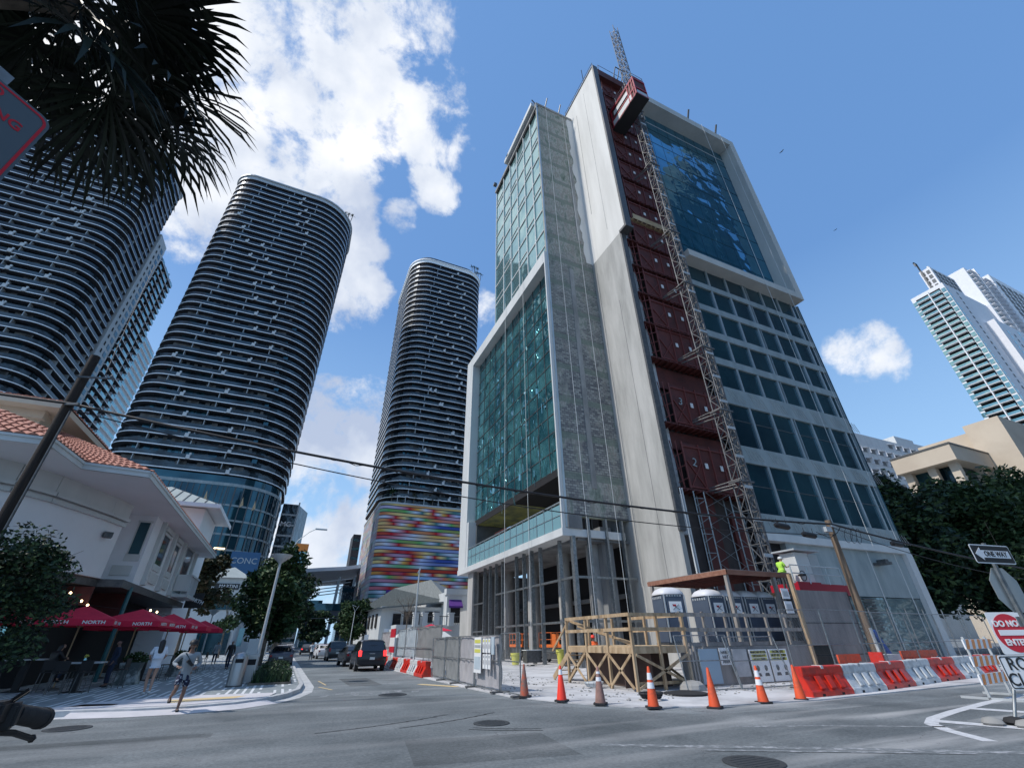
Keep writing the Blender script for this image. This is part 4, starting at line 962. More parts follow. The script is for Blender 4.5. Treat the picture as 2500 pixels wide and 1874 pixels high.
    for i, (x0,x1,y0,h,m,l) in enumerate(((19.6,23.0,222,45,'soffit','dark narrow block squeezed against the left flank of the mural podium'),(-3,4,236,18,'wht2','pale low building under the canopy at the street end'),(5,11,212,16.5,'g_dark','dark glazed block under the right half of the canopy'),(-40,-4,240,13,'dconc','grey low building behind the street trees on the left'),(16.0,20.3,190,20,'g_tower','dark glass block in front of the podium flank'))):
        t = thing('city_block', l, 'building', ((x0+x1)/2,y0,0)); b = MB(t); b.box(x0,x1,y0,y0+12,0,h); b.o('wall', T[m], t)
        b = MB(t)
        for k in range(int(h/4)): b.box(x0+.2,x1-.2,y0-.1,y0,2+k*4,3.2+k*4)
        b.o('window_band', T['g_dark' if m != 'g_dark' else 'ltgrey'], t)
    # overhead guideway crossing the street
    t = thing('footbridge', 'dark footbridge crossing the far end of the street above the traffic', 'bridge', (2,150,0))
    b = MB(t); b.box(-14,20,150,154,8.0,10.2); b.o('deck', T['soffit'], t); b = MB(t); b.box(-14,20,149.8,150,9.6,11.4); b.o('parapet', T['g_dark'], t)
    b = MB(t); b.box(-12,-11,151,152.5,0,8); b.box(17,18,151,152.5,0,8); b.o('pier', T['dconc'], t)
    b = MB(t)
    for x in (-2,1.2,4.5): b.box(x,x+1.2,149.7,149.8,8.3,8.6)
    b.o('lit_strip', T['bulb'], t)
    # low building with metal roof and purple awnings, right of the street
    t = thing('low_shop', 'low white shop with grey metal roof and purple awnings beyond the fence', 'building', (20,80,0))
    b = MB(t); b.box(11.6,21.0,70.6,100,0,6.0); b.box(20.3,32,68,90,0,7.9); b.box(20.1,32.2,67.8,69,7.5,8.3); b.box(13,25,66,70.6,0,3.6); b.box(23.8,26,66,68,3.6,9.4); b.box(23.4,33,65.5,70,0,4.4); b.o('wall', T['wht'], t)
    b = MB(t); b.add([(10.8,69.6,5.75),(21.2,69.6,6.75),(19.8,76,10.3),(15.5,84,9.6),(10.8,100,6.2)], [(0,1,2,3,4)]); b.add([(21.2,69.6,6.75),(23.8,72,7.7),(19.8,76,10.3)], [(0,1,2)]); b.add([(10.8,69.6,5.6),(21.2,69.6,6.6),(21.2,69.6,6.8),(10.8,69.6,5.8)], [(0,1,2,3)]); b.o('metal_roof', M('ribbed_metal_roof', (.11,.125,.125), .5, metal=.2, col2=(.2,.22,.22), ns=3, stretch=(8,.2,1)), t)
    for x0, x1, y, z0, z1 in ((20.4,22.5,67.2,6.0,7.3),(22.9,26,65.6,5.6,6.9)):
        b = MB(t); b.add([(x0,y,z0),(x1,y,z0),(x1,y+1.2,z1),(x0+.3,y+1.2,z1)], [(0,1,2,3)]); b.add([(x0,y,z0),(x1,y,z0),(x1,y,z0-.25),(x0,y,z0-.25)], [(0,1,2,3)]); b.o('awning', T['purple'], t)
    for x0, x1, z0, z1 in ((13.3,14.4,3.6,5.1),(14.8,17.1,3.4,5.4),(17.8,20,4.0,5.4)): b = MB(t); b.box(x0,x1,70.45,70.58,z0,z1); b.o('window', T['void'], t)
    for i in range(7): b = MB(t); b.box(11.45,11.58,73+i*3.4,74.3+i*3.4,3.4,5.2); b.o('window', T['void'], t)
    for x0, x1 in ((20.9,22.3),(23.6,25.6)): b = MB(t); b.box(x0,x1,67.9 if x0 < 22 else 65.3,68.0 if x0 < 22 else 65.45,3.9,5.8); b.o('shaded_opening', T['void'], t)
    for x in (15.4,16.6,18.2,20.3,22.9,25.9): b = MB(t); b.box(x-.35,x+.35,65.3,66,3.4,4.9); b.box(x-.42,x+.42,65.2,66.1,4.9,5.05); b.o('balustrade_pier', T['wht'], t)
    b = MB(t); b.tube((13.5,65.5,4.6),(26,65.5,4.6),.05,n=5)
    for i in range(40): b.tube((13.5+i*.31,65.5,3.6),(13.5+i*.31,65.5,4.6),.02,n=4)
    b.o('railing', T['dsteel'], t)
    # restaurant pavilion with pale metal roof, and the building with the shop signs, left side
    t = thing('metal_roof_pavilion', 'grey pavilion with pale standing seam roof behind the clay roofed restaurant', 'building', (-11,49,0))
    b = MB(t); b.box(-16,-8.6,46.3,53,0,11.9); b.o('wall', T['wht2'], t)
    ev, ap = 12.05, 13.5; x0, x1, y0, y1 = -17,-7.4,44.9,54
    b = MB(t); b.add([(x0,y0,ev),(x1,y0,ev),(x1,y1,ev),(x0,y1,ev),(-12.2,48.5,ap+.6),(-12.2,50.5,ap+.6)], [(0,1,4),(1,2,5,4),(2,3,5),(3,0,4,5)]); b.o('metal_roof', T['mroof'], t)
    b = MB(t)
    for k in range(12):
        x = x0+.8*k+.4; u = min(1, min(abs(x-x0),abs(x1-x))/4.8)
        b.bar((x,y0,ev+.03),(x,y0+3.6*u,ev+2.05*u+.03),.06,.06)
    for k in range(9):
        y = y0+1*k+.5; u = min(1, min(y-y0,y1-y)/3.6)
        b.bar((x1,y,ev+.03),(x1-4.8*u,y,ev+2.05*u+.03),.06,.06)
    b.o('roof_seam', T['dsteel'], t)
    b = MB(t); b.box(x0,x1,y0,y1,ev-.06,ev-.01); b.box(x0-.06,x1+.06,y0-.06,y0,ev-.3,ev+.02); b.box(x1,x1+.06,y0,y1,ev-.3,ev+.02); b.o('eave', T['wht2'], t)
    t = thing('shop_building', 'white shop building with metal roof and dark MARTINI sign down the left pavement', 'building', (-10,97,0))
    b = MB(t); b.box(-15,-8.0,95,110,0,11.6); b.box(-15,-4.6,101,112,0,7.5); b.o('wall', T['wht'], t)
    b = MB(t); b.add([(-15.6,94.3,11.5),(-7.4,94.3,11.5),(-7.4,110,11.5),(-15.6,110,11.5),(-10.8,98,13.6),(-10.8,106,13.6)], [(0,1,4),(1,2,5,4),(2,3,5),(3,0,4,5)]); b.o('metal_roof', T['mroof'], t)
    b = MB(t); b.box(-12.7,-9.0,94.8,94.98,9.7,10.6); b.o('sign_board', T['signb'], t); text('MARTINI', .72, T['signw'], t, (-.6,-2.25,10.15), (rad(90),0,0), 'lettering', .02)
    b = MB(t); b.box(-13.5,-8.6,94.85,94.98,6.6,8.0); b.o('window', T['g_dark'], t); b = MB(t); b.box(-13,-8.4,94.6,94.98,.2,3.4); b.o('shop_window', T['g_dark'], t)
    text('S', 1.5, T['signb'], t, (.55,-2.1,5.1), (rad(90),0,0), 'lettering', .04, bold=.05)
    t = thing('store', 'dark shopfront with lit signs under the trees further down the left pavement', 'building', (-8,124,0))
    b = MB(t); b.box(-20,-3.2,122,140,0,8); b.o('wall', T['dconc'], t); b = MB(t); b.box(-7,-4,121.8,121.98,3.0,3.5); b.o('lit_sign', T['signw'], t)
city()
# ---------------------------------------------------------------- vegetation
def leafmesh(b, centre, rad3, n, size, rr):
    cx, cy, cz = centre
    for _ in range(n):
        while True:
            p = V((rr.uniform(-1,1), rr.uniform(-1,1), rr.uniform(-1,1)))
            if .25 < p.length < 1 or (p.length <= .25 and rr.random() < .3): break
        q = V((cx+p.x*rad3[0], cy+p.y*rad3[1], cz+p.z*rad3[2]))
        a = V((rr.gauss(0,1), rr.gauss(0,1), rr.gauss(0,.6))).normalized(); c = a.cross(V((rr.gauss(0,1), rr.gauss(0,1), rr.gauss(0,1)))).normalized()
        s = size*rr.uniform(.5,1.2); a *= s; c *= s*.5
        b.add([q-a, q+c, q+a, q-c], [(0,1,2,3)])
def tree(lab, loc, h, cz, rx, ry, rz_, nclump, nleaf, size, mat, seed, trunk=.2, grp=None, name='tree', bare=0, bush=False):
    T = MT; rr = random.Random(seed); x, y, z = loc
    t = thing(name, lab, 'shrub' if bush else 'tree', loc, 0, grp)
    cl = []
    for i in range(nclump):
        a = rr.uniform(0,6.28); u = rr.random()**.5; v = rr.uniform(-1,1)
        k = math.sqrt(max(0,1-v*v*.7))
        cl.append(V((x+math.cos(a)*u*rx*k*.85, y+math.sin(a)*u*ry*k*.85, cz+v*rz_*.8)))
    b = MB(t); top = V((x+rr.uniform(-.2,.2), y, cz-rz_*.35))
    b.tube((x,y,z), top, trunk, trunk*.6, 8)
    for c in cl[:14 if not bare else 40]:
        mid = top.lerp(c,.5)+V((rr.uniform(-.2,.2),rr.uniform(-.2,.2),rr.uniform(0,.3)))*rx*.3
        b.tube(top.lerp(V((x,y,z)),rr.uniform(0,.25)), mid, trunk*.38, trunk*.2, 5); b.tube(mid, c, trunk*.2, trunk*.06, 5)
        for k in range(2 if not bare else 5):
            d = c+V((rr.gauss(0,1),rr.gauss(0,1),rr.gauss(0.3,.8)))*rx*.22; b.tube(c.lerp(mid,.3), d, trunk*.08, trunk*.03, 4)
    b.o('trunk', T['bark'], t)
    if not bare or bare == 2:
        b = MB(t)
        for c in cl:
            s = rr.uniform(.2,.38)
            leafmesh(b, c, (rx*s, ry*s, rz_*s*.9), nleaf, size, rr)
        b.o('crown', mat, t)
    return t
def fanpalm():
    T = MT; rr = random.Random(4)
    d = V((-0.377,0.50,0.77)).normalized(); C = V((-.62,-.1,1.8))+d*8.6
    t = thing('palm', 'large dark fan palm leaning in overhead at the top left corner', 'palm', (-6.6,3.2,0))
    b = MB(t); P = [V((-6.6,3.2,0)), V((-6.4,3.3,3.5)), V((-5.2,3.7,6.2)), C+V((-.35,-.1,-.4)), C]
    for p, q, a, c in zip(P, P[1:], (.2,.18,.17,.17), (.18,.17,.17,.14)): b.tube(p, q, a, c, 10)
    b.o('trunk', T['bark'], t)
    b = MB(t)
    for i in range(40):
        az = i*2.39996; el = math.asin(max(-.8,min(.95, 1-1.75*(i+.5)/40)))
        dr = V((math.cos(az)*math.cos(el), math.sin(az)*math.cos(el), math.sin(el)))
        L = rr.uniform(.6,1.35); hub = C+dr*L+V((0,0,-.22*L*L)); b.tube(C+dr*.1, hub, .022, .014, 4)
        up = dr.cross(V((0,0,1))); up = up.normalized() if up.length > .05 else V((1,0,0)); nrm = dr.cross(up).normalized()
        tw = rr.uniform(-.5,.5); up2 = up*math.cos(tw)+nrm*math.sin(tw); nn = dr.cross(up2).normalized()
        nb_ = 34; FL = rr.uniform(.95,1.35)
        for k in range(nb_):
            a = rad(-135+270*k/(nb_-1)); ll = FL*(1-.28*abs(a)/2.3)*rr.uniform(.9,1.05)
            v = dr*math.cos(a)+up2*math.sin(a)+nn*.12*rr.uniform(-1,1)
            wv = nn.cross(v).normalized()*.03; fold = nn*.012
            p0 = hub; p1 = hub+v*ll*.5-V((0,0,.02)); p2 = hub+v*ll*.8-V((0,0,.12+.06*rr.random())); p3 = hub+v*ll-V((0,0,.30+.14*rr.random()))
            b.add([p0, p1+wv*1.1+fold, p1-wv*1.1-fold, p2+wv*.75, p2-wv*.75, p3], [(0,1,2),(1,3,4,2),(3,5,4)])
    b.o('crown', T['palm'], t)
    b = MB(t)
    for i in range(70):
        a = rr.uniform(0,6.28); p = C+V((math.cos(a)*.3*rr.random(), math.sin(a)*.3*rr.random(), rr.uniform(-.5,.1))); L = rr.uniform(.5,1.2)
        q = p+V((math.cos(a)*.4, math.sin(a)*.4, -L*.5)); b.tube(p,q,.012,.01,3); b.tube(q,q+V((math.cos(a)*.1,math.sin(a)*.1,-L*.5)),.01,.004,3)
    b.o('dead_frond_fibre', T['palm'], t)
def plants():
    T = MT
    fanpalm()
    tree('dense dark green tree at the left edge in front of the curved white wall', (-9.2,20.4,.12), 5, 2.85, 2.75, 2.1, 2.15, 60, 420, .085, T['fold'], 21, .16)
    tree('small round shrub at the far left edge of the pavement', (-8.7,19.2,.12), 1, .75, .9, .6, .6, 10, 160, .09, T['fold'], 22, .05, name='shrub', bush=True)
    tree('tall leafy street tree behind the nearest disc lamp', (-1.5,46,.12), 9, 5.4, 2.6, 3.0, 3.9, 46, 170, .26, T['fol'], 23, .22, 'street trees on the left pavement')
    tree('broad dark street tree right of the tall leafy one, over the parked cars', (-.9,58,.12), 9, 5.8, 3.2, 4.0, 3.4, 40, 170, .3, T['fold'], 24, .22, 'street trees on the left pavement')
    tree('rust tinted tree between the restaurant and the shop signs', (-9.6,60,.12), 9, 7.4, 3.2, 3.0, 3.4, 36, 170, .3, T['folr'], 25, .22, 'street trees on the left pavement')
    tree('thin pale tree in front of the shop with the MARTINI sign', (-7.2,74,.12), 8, 5.6, 2.4, 2.4, 2.6, 22, 60, .26, T['fol'], 26, .12, 'street trees on the left pavement')
    tree('dark tree further down the left kerb beyond the cyclist', (-1.2,84,.12), 9, 5.4, 3.6, 5, 3.3, 30, 150, .36, T['fold'], 27, .25, 'street trees on the left pavement')
    tree('farthest dark tree of the left kerb row', (-1,118,.12), 9, 6, 4.5, 6, 3.6, 26, 140, .46, T['fold'], 28, .25, 'street trees on the left pavement')
    tree('green street tree in front of the mural podium', (9.9,84,0), 8, 4.9, 2.5, 3, 2.9, 34, 150, .3, T['fol'], 29, .2, 'street trees on the right side')
    tree('second green tree behind it on the right of the street', (11.4,104,0), 8, 5.6, 3, 3.5, 3.2, 26, 150, .36, T['fol'], 30, .2, 'street trees on the right side')
    tree('darker tree at the bend on the right of the street', (6.5,135,0), 9, 5.2, 5, 5, 3.4, 26, 140, .5, T['fold'], 31, .2, 'street trees on the right side')
    tree('bare branched small tree in front of the low shop', (11.2,52,0), 6, 4.7, 1.9, 1.9, 1.5, 34, 0, .2, T['fol'], 32, .08, bare=1)
    for i, (x, y, h, r, m, l) in enumerate(((57,27,17.5,6.5,'fold','dark broad tree touching the right edge of the tower base'),(66,33,20,7.5,'fold','tall dark tree behind the one touching the tower base'),(71,25,18,7,'fol','green tree in the middle of the right hand tree mass'),(84,31,21,8.5,'fold','large dark tree below the beige office overhang'),(91,24,23,7.5,'fol','bright green tree at the right edge behind the ONE WAY sign'),(79,21,10,6,'fold','low dark tree behind the fence under the bright green one'),(62,21,9,5,'fold','low dark tree just behind the fence by the tower corner'),(104,30,23,9,'fold','far right dark tree cut by the picture edge'),(97,22,11,7,'fold','low dark tree behind the DO NOT ENTER sign'))):
        tree(l, (x,y,0), h, h*.58, r, r*.8, h*.42, 95, 210, .34, T[m], 40+i, .35, 'trees behind the fence on the right')
    # planting strip between pavement and kerb
    b = MB(); b.box(-1.05,.62,24.9,41,.126,.2); b.o('planting_bed', T['bark'], kind='structure')
    b = MB(); rr = random.Random(9)
    for i in range(3600):
        x, y = rr.uniform(-.95,.55), 25+16*rr.random()**1.5; h = rr.uniform(.15,.55); a = rr.uniform(0,6.28); w = V((math.cos(a),math.sin(a),0))*.02; l = V((rr.uniform(-.12,.12),rr.uniform(-.12,.12),h))
        b.add([V((x,y,.2))-w, V((x,y,.2))+w, V((x,y,.2))+l], [(0,1,2)])
    for i in range(40): leafmesh(b, (rr.uniform(-.7,.4), rr.uniform(25.5,40), .45), (.3,.4,.3), 60, .07, rr)
    b.o('ground_cover', T['fold'], kind='stuff', lab='dark green strappy plants filling the kerbside bed', cat='plants')
plants()
# ---------------------------------------------------------------- restaurant
def restaurant():
    T = MT
    r = thing('restaurant', 'white restaurant with clay tile roof and rounded corner wall on the left', 'building', (-9,32,0))
    P = lambda b, n, m, **k: b.o(n, T[m] if isinstance(m,str) else m, r, **k)
    wl = [(-22,21.6),(-14,22.5),(-12.3,22.9),(-11.2,23.8),(-10.4,25.1),(-9.8,26.7),(-9.25,28.3),(-8.9,29.7),(-9.6,32),(-22,32)]
    b = MB(r); b.ext([(x,y,4.5) for x,y in wl], (0,0,3.9)); P(b,'curved_wall','wht2',smooth=35)
    for z0, z1, o in ((6.95,7.12,.16),(7.2,7.36,.26),(7.36,8.3,.12)):
        b = MB(r)
        for (xa,ya),(xb,yb) in zip(wl[:8], wl[1:8]):
            t_ = V((xb-xa,yb-ya)).normalized(); n_ = V((t_.y,-t_.x))*o
            b.ext([(xa,ya,z0),(xb,yb,z0),(xb+n_.x,yb+n_.y,z0),(xa+n_.x,ya+n_.y,z0)], (0,0,z1-z0))
        P(b,'cornice','wht')
    b = MB(r); b.box(-9.9,-8.15,32,46.4,4.5,8.6); b.box(-9.6,-8.1,32.9,46.0,4.4,4.6); P(b,'side_wall','wht2')
    b = MB(r); b.box(-22,-9.9,32,46,4.5,8.6); P(b,'rear_block','wht2')
    # ground floor set back and dark
    b = MB(r); b.box(-20,-10.2,29.2,46,.12,4.5); P(b,'shopfront','void')
    b = MB(r); b.box(-22,-8.0,29.9,46.5,4.15,4.5); b.ext([(x,y,4.15) for x,y in [(-22,21.8),(-14,22.7),(-12.2,23.2),(-9.9,26.8),(-9.0,29.9),(-22,29.9)]], (0,0,.34)); P(b,'soffit_band','dsteel')
    for x0,x1 in ((-15.5,-13.6),(-13.4,-12.4),(-12.2,-11.2)): b = MB(r); b.box(x0,x1,29.05,29.15,.3,3.0); P(b,'fabric_screen','g_pale')
    b = MB(r); b.box(-11.0,-8.9,29.4,29.5,3.3,4.1); b.box(-9.9,-8.4,33,33.1,3.0,4.1); P(b,'timber_lining', 'redpanel')
    # windows
    def win(n, x0,x1,y0,y1,z0,z1, ax):
        f = MB(r)
        if ax == 'y':
            f.box(x0-.1,x1+.1,y0-.06,y0+.02,z0-.35,z0-.02); f.box(x0-.06,x0,y0-.05,y0+.02,z0,z1+.08); f.box(x1,x1+.06,y0-.05,y0+.02,z0,z1+.08); f.box(x0-.1,x1+.1,y0-.06,y0+.02,z1,z1+.1)
        else:
            f.box(x0-.02,x0+.08,y0-.12,y1+.12,z0-.35,z0-.02); f.box(x0-.02,x0+.06,y0-.08,y0,z0,z1+.1); f.box(x0-.02,x0+.06,y1,y1+.08,z0,z1+.1); f.box(x0-.02,x0+.1,y0-.15,y1+.15,z1,z1+.14)
        fo = f.o('window', T['wht'], r); g = MB(r)
        if ax == 'y': g.box(x0,x1,y0-.02,y0+.01,z0,z1)
        else: g.box(x0-.01,x0+.02,y0,y1,z0,z1)
        g.o('pane', T['g_dark'], fo)
    win('w',-8.85,-8.35,32,32,6.0,7.7,'y')
    win('w',-8.15,-8.15,34.6,36.2,5.9,7.55,'x'); win('w',-8.15,-8.15,38.15,39.5,5.9,7.55,'x'); win('w',-8.15,-8.15,42.0,44.6,5.0,8.0,'x')
    b = MB(r)
    for y in (33.6,37.2,40.6,45.8): b.box(-8.16,-7.95,y-.17,y+.17,4.6,8.1); b.box(-8.16,-7.88,y-.24,y+.24,8.1,8.3); b.box(-8.16,-7.9,y-.22,y+.22,4.6,4.9)
    P(b,'pilaster','wht')
    b = MB(r)
    for y0,y1 in ((34.4,36.4),(38.0,39.7)): b.box(-8.16,-8.05,y0,y1,4.85,5.4); b.box(-8.16,-8.0,y0-.1,y1+.1,7.75,8.0)
    b.box(-9.3,-8.4,31.93,32,4.9,5.4); P(b,'wall_panel','wht')
    b = MB(r)
    for y in (41.9,44.9): b.box(-8.1,-7.2,y-.1,y+.1,5.0,6.1)
    b.box(-8.1,-7.1,41.7,45.2,4.6,4.8); b.box(-7.3,-7.15,41.7,45.2,6.0,6.12)
    for k in range(9): b.box(-7.27,-7.2,42.1+k*.32,42.16+k*.32,4.8,6.0)
    P(b,'balcony','wht')
    # eaves, gutters and tile roof
    ez = 8.3
    ol = [(-22,20.7),(-9.46,20.9),(-9.3,23.6),(-7.0,23.9),(-7.0,47.5),(-22,47.5)]
    b = MB(r); b.ext([(x,y,ez-.22) for x,y in ol], (0,0,.06)); P(b,'eave_soffit','wht2')
    b = MB(r)
    for (xa,ya),(xb,yb) in zip(ol[:5], ol[1:5]): b.bar((xa,ya,ez-.12),(xb,yb,ez-.12),.12,.2); b.bar((xa,ya,ez+.02),(xb,yb,ez+.02),.2,.1)
    P(b,'gutter','wht')
    # roof planes with rolled tiles built from courses of half barrels
    def slope(a, b_, c, d, cols, rows):
        a, b_, c, d = V(a), V(b_), V(c), V(d); m = MB(r); nrm = (b_-a).cross(d-a).normalized()
        if nrm.z < 0: nrm = -nrm
        for i in range(cols):
            for j in range(rows):
                u0, u1 = i/cols, (i+1)/cols; v0, v1 = j/rows, (j+1.08)/rows
                f = lambda u, v: a.lerp(b_, u).lerp(d.lerp(c, u), min(v,1))
                pts = []
                for v, up in ((v0,.10),(v1,.03)):
                    for k in range(5): uu = u0+(u1-u0)*k/4; pts.append(f(uu, v)+nrm*(up+.085*math.sin(math.pi*k/4)))
                m.add(pts, [(k,k+1,6+k,5+k) for k in range(4)]+[(0,1,2,3,4)])
        m.add([a,b_,c,d], [(0,1,2,3)])
        return m
    A = (-9.3,23.6,ez+.02); Bc = (-7.0,23.9,ez+.02); H = (-13.7,30.7,11.85)
    slope(Bc, (-7.0,47.5,ez+.02), (-13.7,40.7,11.85), H, 66, 15).o('tile_roof', T['tile'], r)
    slope((-9.35,23.75,ez+.05), Bc, H, (-13.75,30.7,11.85), 9, 15).o('tile_roof', T['tile'], r)
    slope((-9.46,20.9,ez+.02), (-9.3,23.7,ez+.05), (-13.8,30.7,11.8), (-13.8,25.2,10.75), 10, 9).o('tile_roof', T['tile'], r)
    slope((-22,20.7,ez+.02), (-9.46,20.9,ez+.02), (-13.8,25.2,10.75), (-22,25.2,10.75), 34, 9).o('tile_roof', T['tile'], r)
    # upper storey
    b = MB(r); b.box(-24,-14.6,30.3,42,9.5,12.75); P(b,'upper_storey','beige')
    b = MB(r); b.box(-24,-13.6,29.2,43,12.75,12.85); b.box(-24,-13.5,29.05,29.25,12.7,13.0); b.box(-13.6,-13.45,29.1,43,12.7,13.0); b.box(-24,-14.4,29.9,30.3,12.3,12.75); P(b,'upper_eave','beige')
    slope((-24,29.1,13.0), (-13.5,29.1,13.0), (-17,33,14.4), (-24,33,14.4), 30, 5).o('tile_roof', T['tile'], r)
    slope((-13.5,29.1,13.0), (-13.5,43,13.0), (-17,40,14.4), (-17,33,14.4), 36, 5).o('tile_roof', T['tile'], r)
    for x in (-19.2,-18.1,-16.9): b = MB(r); b.box(x-.45,x+.45,30.2,30.32,11.6,12.3); P(b,'shutter','void')
    b = MB(r)
    for y in (32,33.2,34.4): b.box(-14.6,-14.45,y,y+.8,10.6,12.3)
    P(b,'side_shutter','void')
    for x, y in ((-13.6,22.3),(-9.0,28.6)): b = MB(r); b.cb((x,y,6.35),.35,.35,.25,.4); P(b,'wall_light','dsteel')
    b = MB(r); b.tube((-8.25,31.2,4.2),(-7.6,28.2,.13),.11,n=8) if 0 else b.tube((-8.0,31.6,4.3),(-8.0,31.6,.12),.1,n=8); P(b,'teal_post',M('teal_painted_steel',(.02,.12,.14),.4))
    s = thing('wall_sign', 'black hanging sign with upright white NORTH letters at the restaurant end', 'sign', (-7.3,47,4.7))
    b = MB(s); b.box(-8.0,-6.8,47,47.1,4.2,5.3); b.o('sign_board', T['signb'], s); text('NORTH', .36, T['signw'], s, (-.02,-.03,.05), (rad(90),rad(18),0), 'lettering', .01, bold=.01); b = MB(s); b.bar((-8.1,47.05,5.2),(-6.9,47.05,5.2),.05); b.o('bracket', T['dsteel'], s)
    t = thing('string_light', 'warm string of bulbs strung above the red umbrellas', 'string lights', (-8,30,3.6))
    b = MB(t); rr = random.Random(2)
    pts = [(-9.4,28.5,3.75),(-9.0,28.9,3.45),(-8.8,29.2,3.3),(-7.3,32.3,3.2),(-7.1,33,3.3),(-6.9,33.6,3.25),(-6.6,36,3.1)]
    b.path([(-9.6,28,3.9)]+pts, .008, 4); b.o('wire', T['cable'], t)
    for p in pts: q = MB(t); q.lathe([(.01,.05),(.045,.02),(.05,-.02),(.01,-.06)], p, 8); q.o('bulb', T['bulb'], t, smooth=True)
    # umbrellas
    def umbrella(lab, x, y, rz, sz, top=3.15, low=2.6, txt=True):
        t = thing('umbrella', lab, 'umbrella', (x,y,.12), rz, 'red umbrellas of the restaurant'); h = sz/2
        b = MB(); low -= .12; top -= .12
        c = [(-h,-h,low),(h,-h,low),(h,h,low),(-h,h,low)]; b.add(c+[(0,0,top)], [(0,1,4),(1,2,4),(2,3,4),(3,0,4)]); b.o('canopy', T['umb'], t)
        b = MB(); 
        for i in range(4):
            p, q = V(c[i]), V(c[(i+1)%4]); n = 10
            for k in range(n):
                u = p.lerp(q,k/n); v = p.lerp(q,(k+1)/n); b.add([u, v, v-V((0,0,.24)), u-V((0,0,.24))], [(0,1,2,3)])
        b.o('valance', T['umb'], t)
        b = MB(); b.tube((0,0,0),(0,0,top),.028,n=8)
        for p in c: b.tube((0,0,top-.1),(p[0]*.97,p[1]*.97,low-.03),.012,n=4); b.tube((0,0,low-.3),(p[0]*.5,p[1]*.5,(low+top)/2-.08),.01,n=4)
        b.o('pole', T['lumber'], t); b = MB(); b.lathe([(.3,0),(.3,.06),(.06,.1)], (0,0,0), 16); b.o('base', T['dsteel'], t)
        if txt:
            for i, (dx,dy,a) in enumerate(((0,-h-.01,0),(h+.01,0,90),(-h-.01,0,-90))): [text('NORTH', .17, T['signw'], t, (dx+(u_*sz*.24 if not a else 0),dy+(u_*sz*.24 if a else 0),low-.12), (rad(90),0,rad(a)), 'lettering', .002, sx=1.25, bold=.005) for u_ in (-1,1)]
        return t
    umbrella('red NORTH umbrella over the table with the seated person', -8.1, 27.0, rad(8), 2.45)
    umbrella('red NORTH umbrella in front of the teal post, widest in view', -6.55, 29.0, rad(-6), 2.5)
    umbrella('red umbrella mostly hidden by the dark tree at left', -10.6, 25.6, rad(5), 2.4)
    umbrella('third red NORTH umbrella down the pavement', -6.0, 33.2, 0, 2.4)
    umbrella('fourth red umbrella down the pavement', -5.8, 37.5, 0, 2.4, txt=False)
    umbrella('fifth red umbrella, farthest and smallest of the row', -5.6, 42.5, 0, 2.4, txt=False)
    umbrella('red umbrella at the back against the restaurant wall', -8.6, 34.5, 0, 2.4, txt=False)
    # tables, chairs and planters
    def table(lab, x, y, rz, w=1.2, d=.8, h=.98):
        t = thing('cafe_table', lab, 'table', (x,y,.12), rz, 'outdoor tables of the restaurant')
        b = MB(); b.box(-w/2,w/2,-d/2,d/2,h-.05,h); b.o('tabletop', T['ltgrey'], t); b = MB(); b.box(-.1,.1,-.1,.1,.02,h-.05); b.box(-.35,.35,-.3,.3,0,.03); b.o('pedestal', T['black'], t); return t
    table('long pale topped high table with a flower jar, nearest the crossing', -7.0, 25.4, 0, 1.3)
    table('pale topped table behind the seated person', -9.2, 26.8, 0, 1.3, h=1.1)
    table('dark table beside the mottled planter', -6.2, 31.4, .1); table('table under the fourth umbrella', -5.8, 37.4, 0)
    f = thing('flower_jar', 'small jar with yellow flower on the nearest table', 'flower jar', (-7.0,25.4,1.1)); b = MB(); b.lathe([(.04,0),(.05,.06),(.035,.13)], (0,0,0), 10); b.o('jar', T['g_pale'], f); b = MB(); leafmesh(b, (0,0,.2), (.07,.07,.06), 40, .03, R); b.tube((0,0,.1),(0,0,.2),.005,n=4); b.o('flower', T['yellow'], f)
    ch = thing('cafe_chair', 'dark metal high stool under the seated person', 'chair', (-8.15,26.0,.12), 0, 'cafe chairs on the pavement')
    for sx in (-1,1):
        for sy in (-1,1): b = MB(); b.tube((sx*.2,sy*.2,0),(sx*.17,sy*.17,.64),.016,n=6); b.o('leg', T['dsteel'], ch)
    b = MB(); b.box(-.2,.2,-.2,.2,.64,.68); b.o('seat', T['black'], ch); b = MB(); b.box(-.2,.2,-.2,-.17,.72,1.05); b.tube((-.18,-.19,.66),(-.18,-.19,1.05),.014,n=5); b.tube((.18,-.19,.66),(.18,-.19,1.05),.014,n=5); b.o('backrest', T['black'], ch)
    for x, y, a, l in ((-7.35,24.6,.2,'empty dark stool at the near left side of the nearest table'),(-6.6,24.7,-.2,'empty dark stool at the near right side of the nearest table'),(-7.3,26.2,3.1,'empty dark stool behind the nearest table'),(-6.0,26.6,1.4,'dark stool between the nearest table and the planter'),(-5.2,31.2,1.5,'dark stool right of the mottled planter'),(-4.9,36.2,1.5,'dark chair under the third umbrella'),(-4.8,37.6,1.5,'dark chair beside the fourth umbrella table'),(-4.9,41.5,1.4,'dark chair under the farthest umbrella'),(-9.7,25.9,.4,'dark stool left of the seated person')):
        dup(ch, (x,y,.12), a, l)
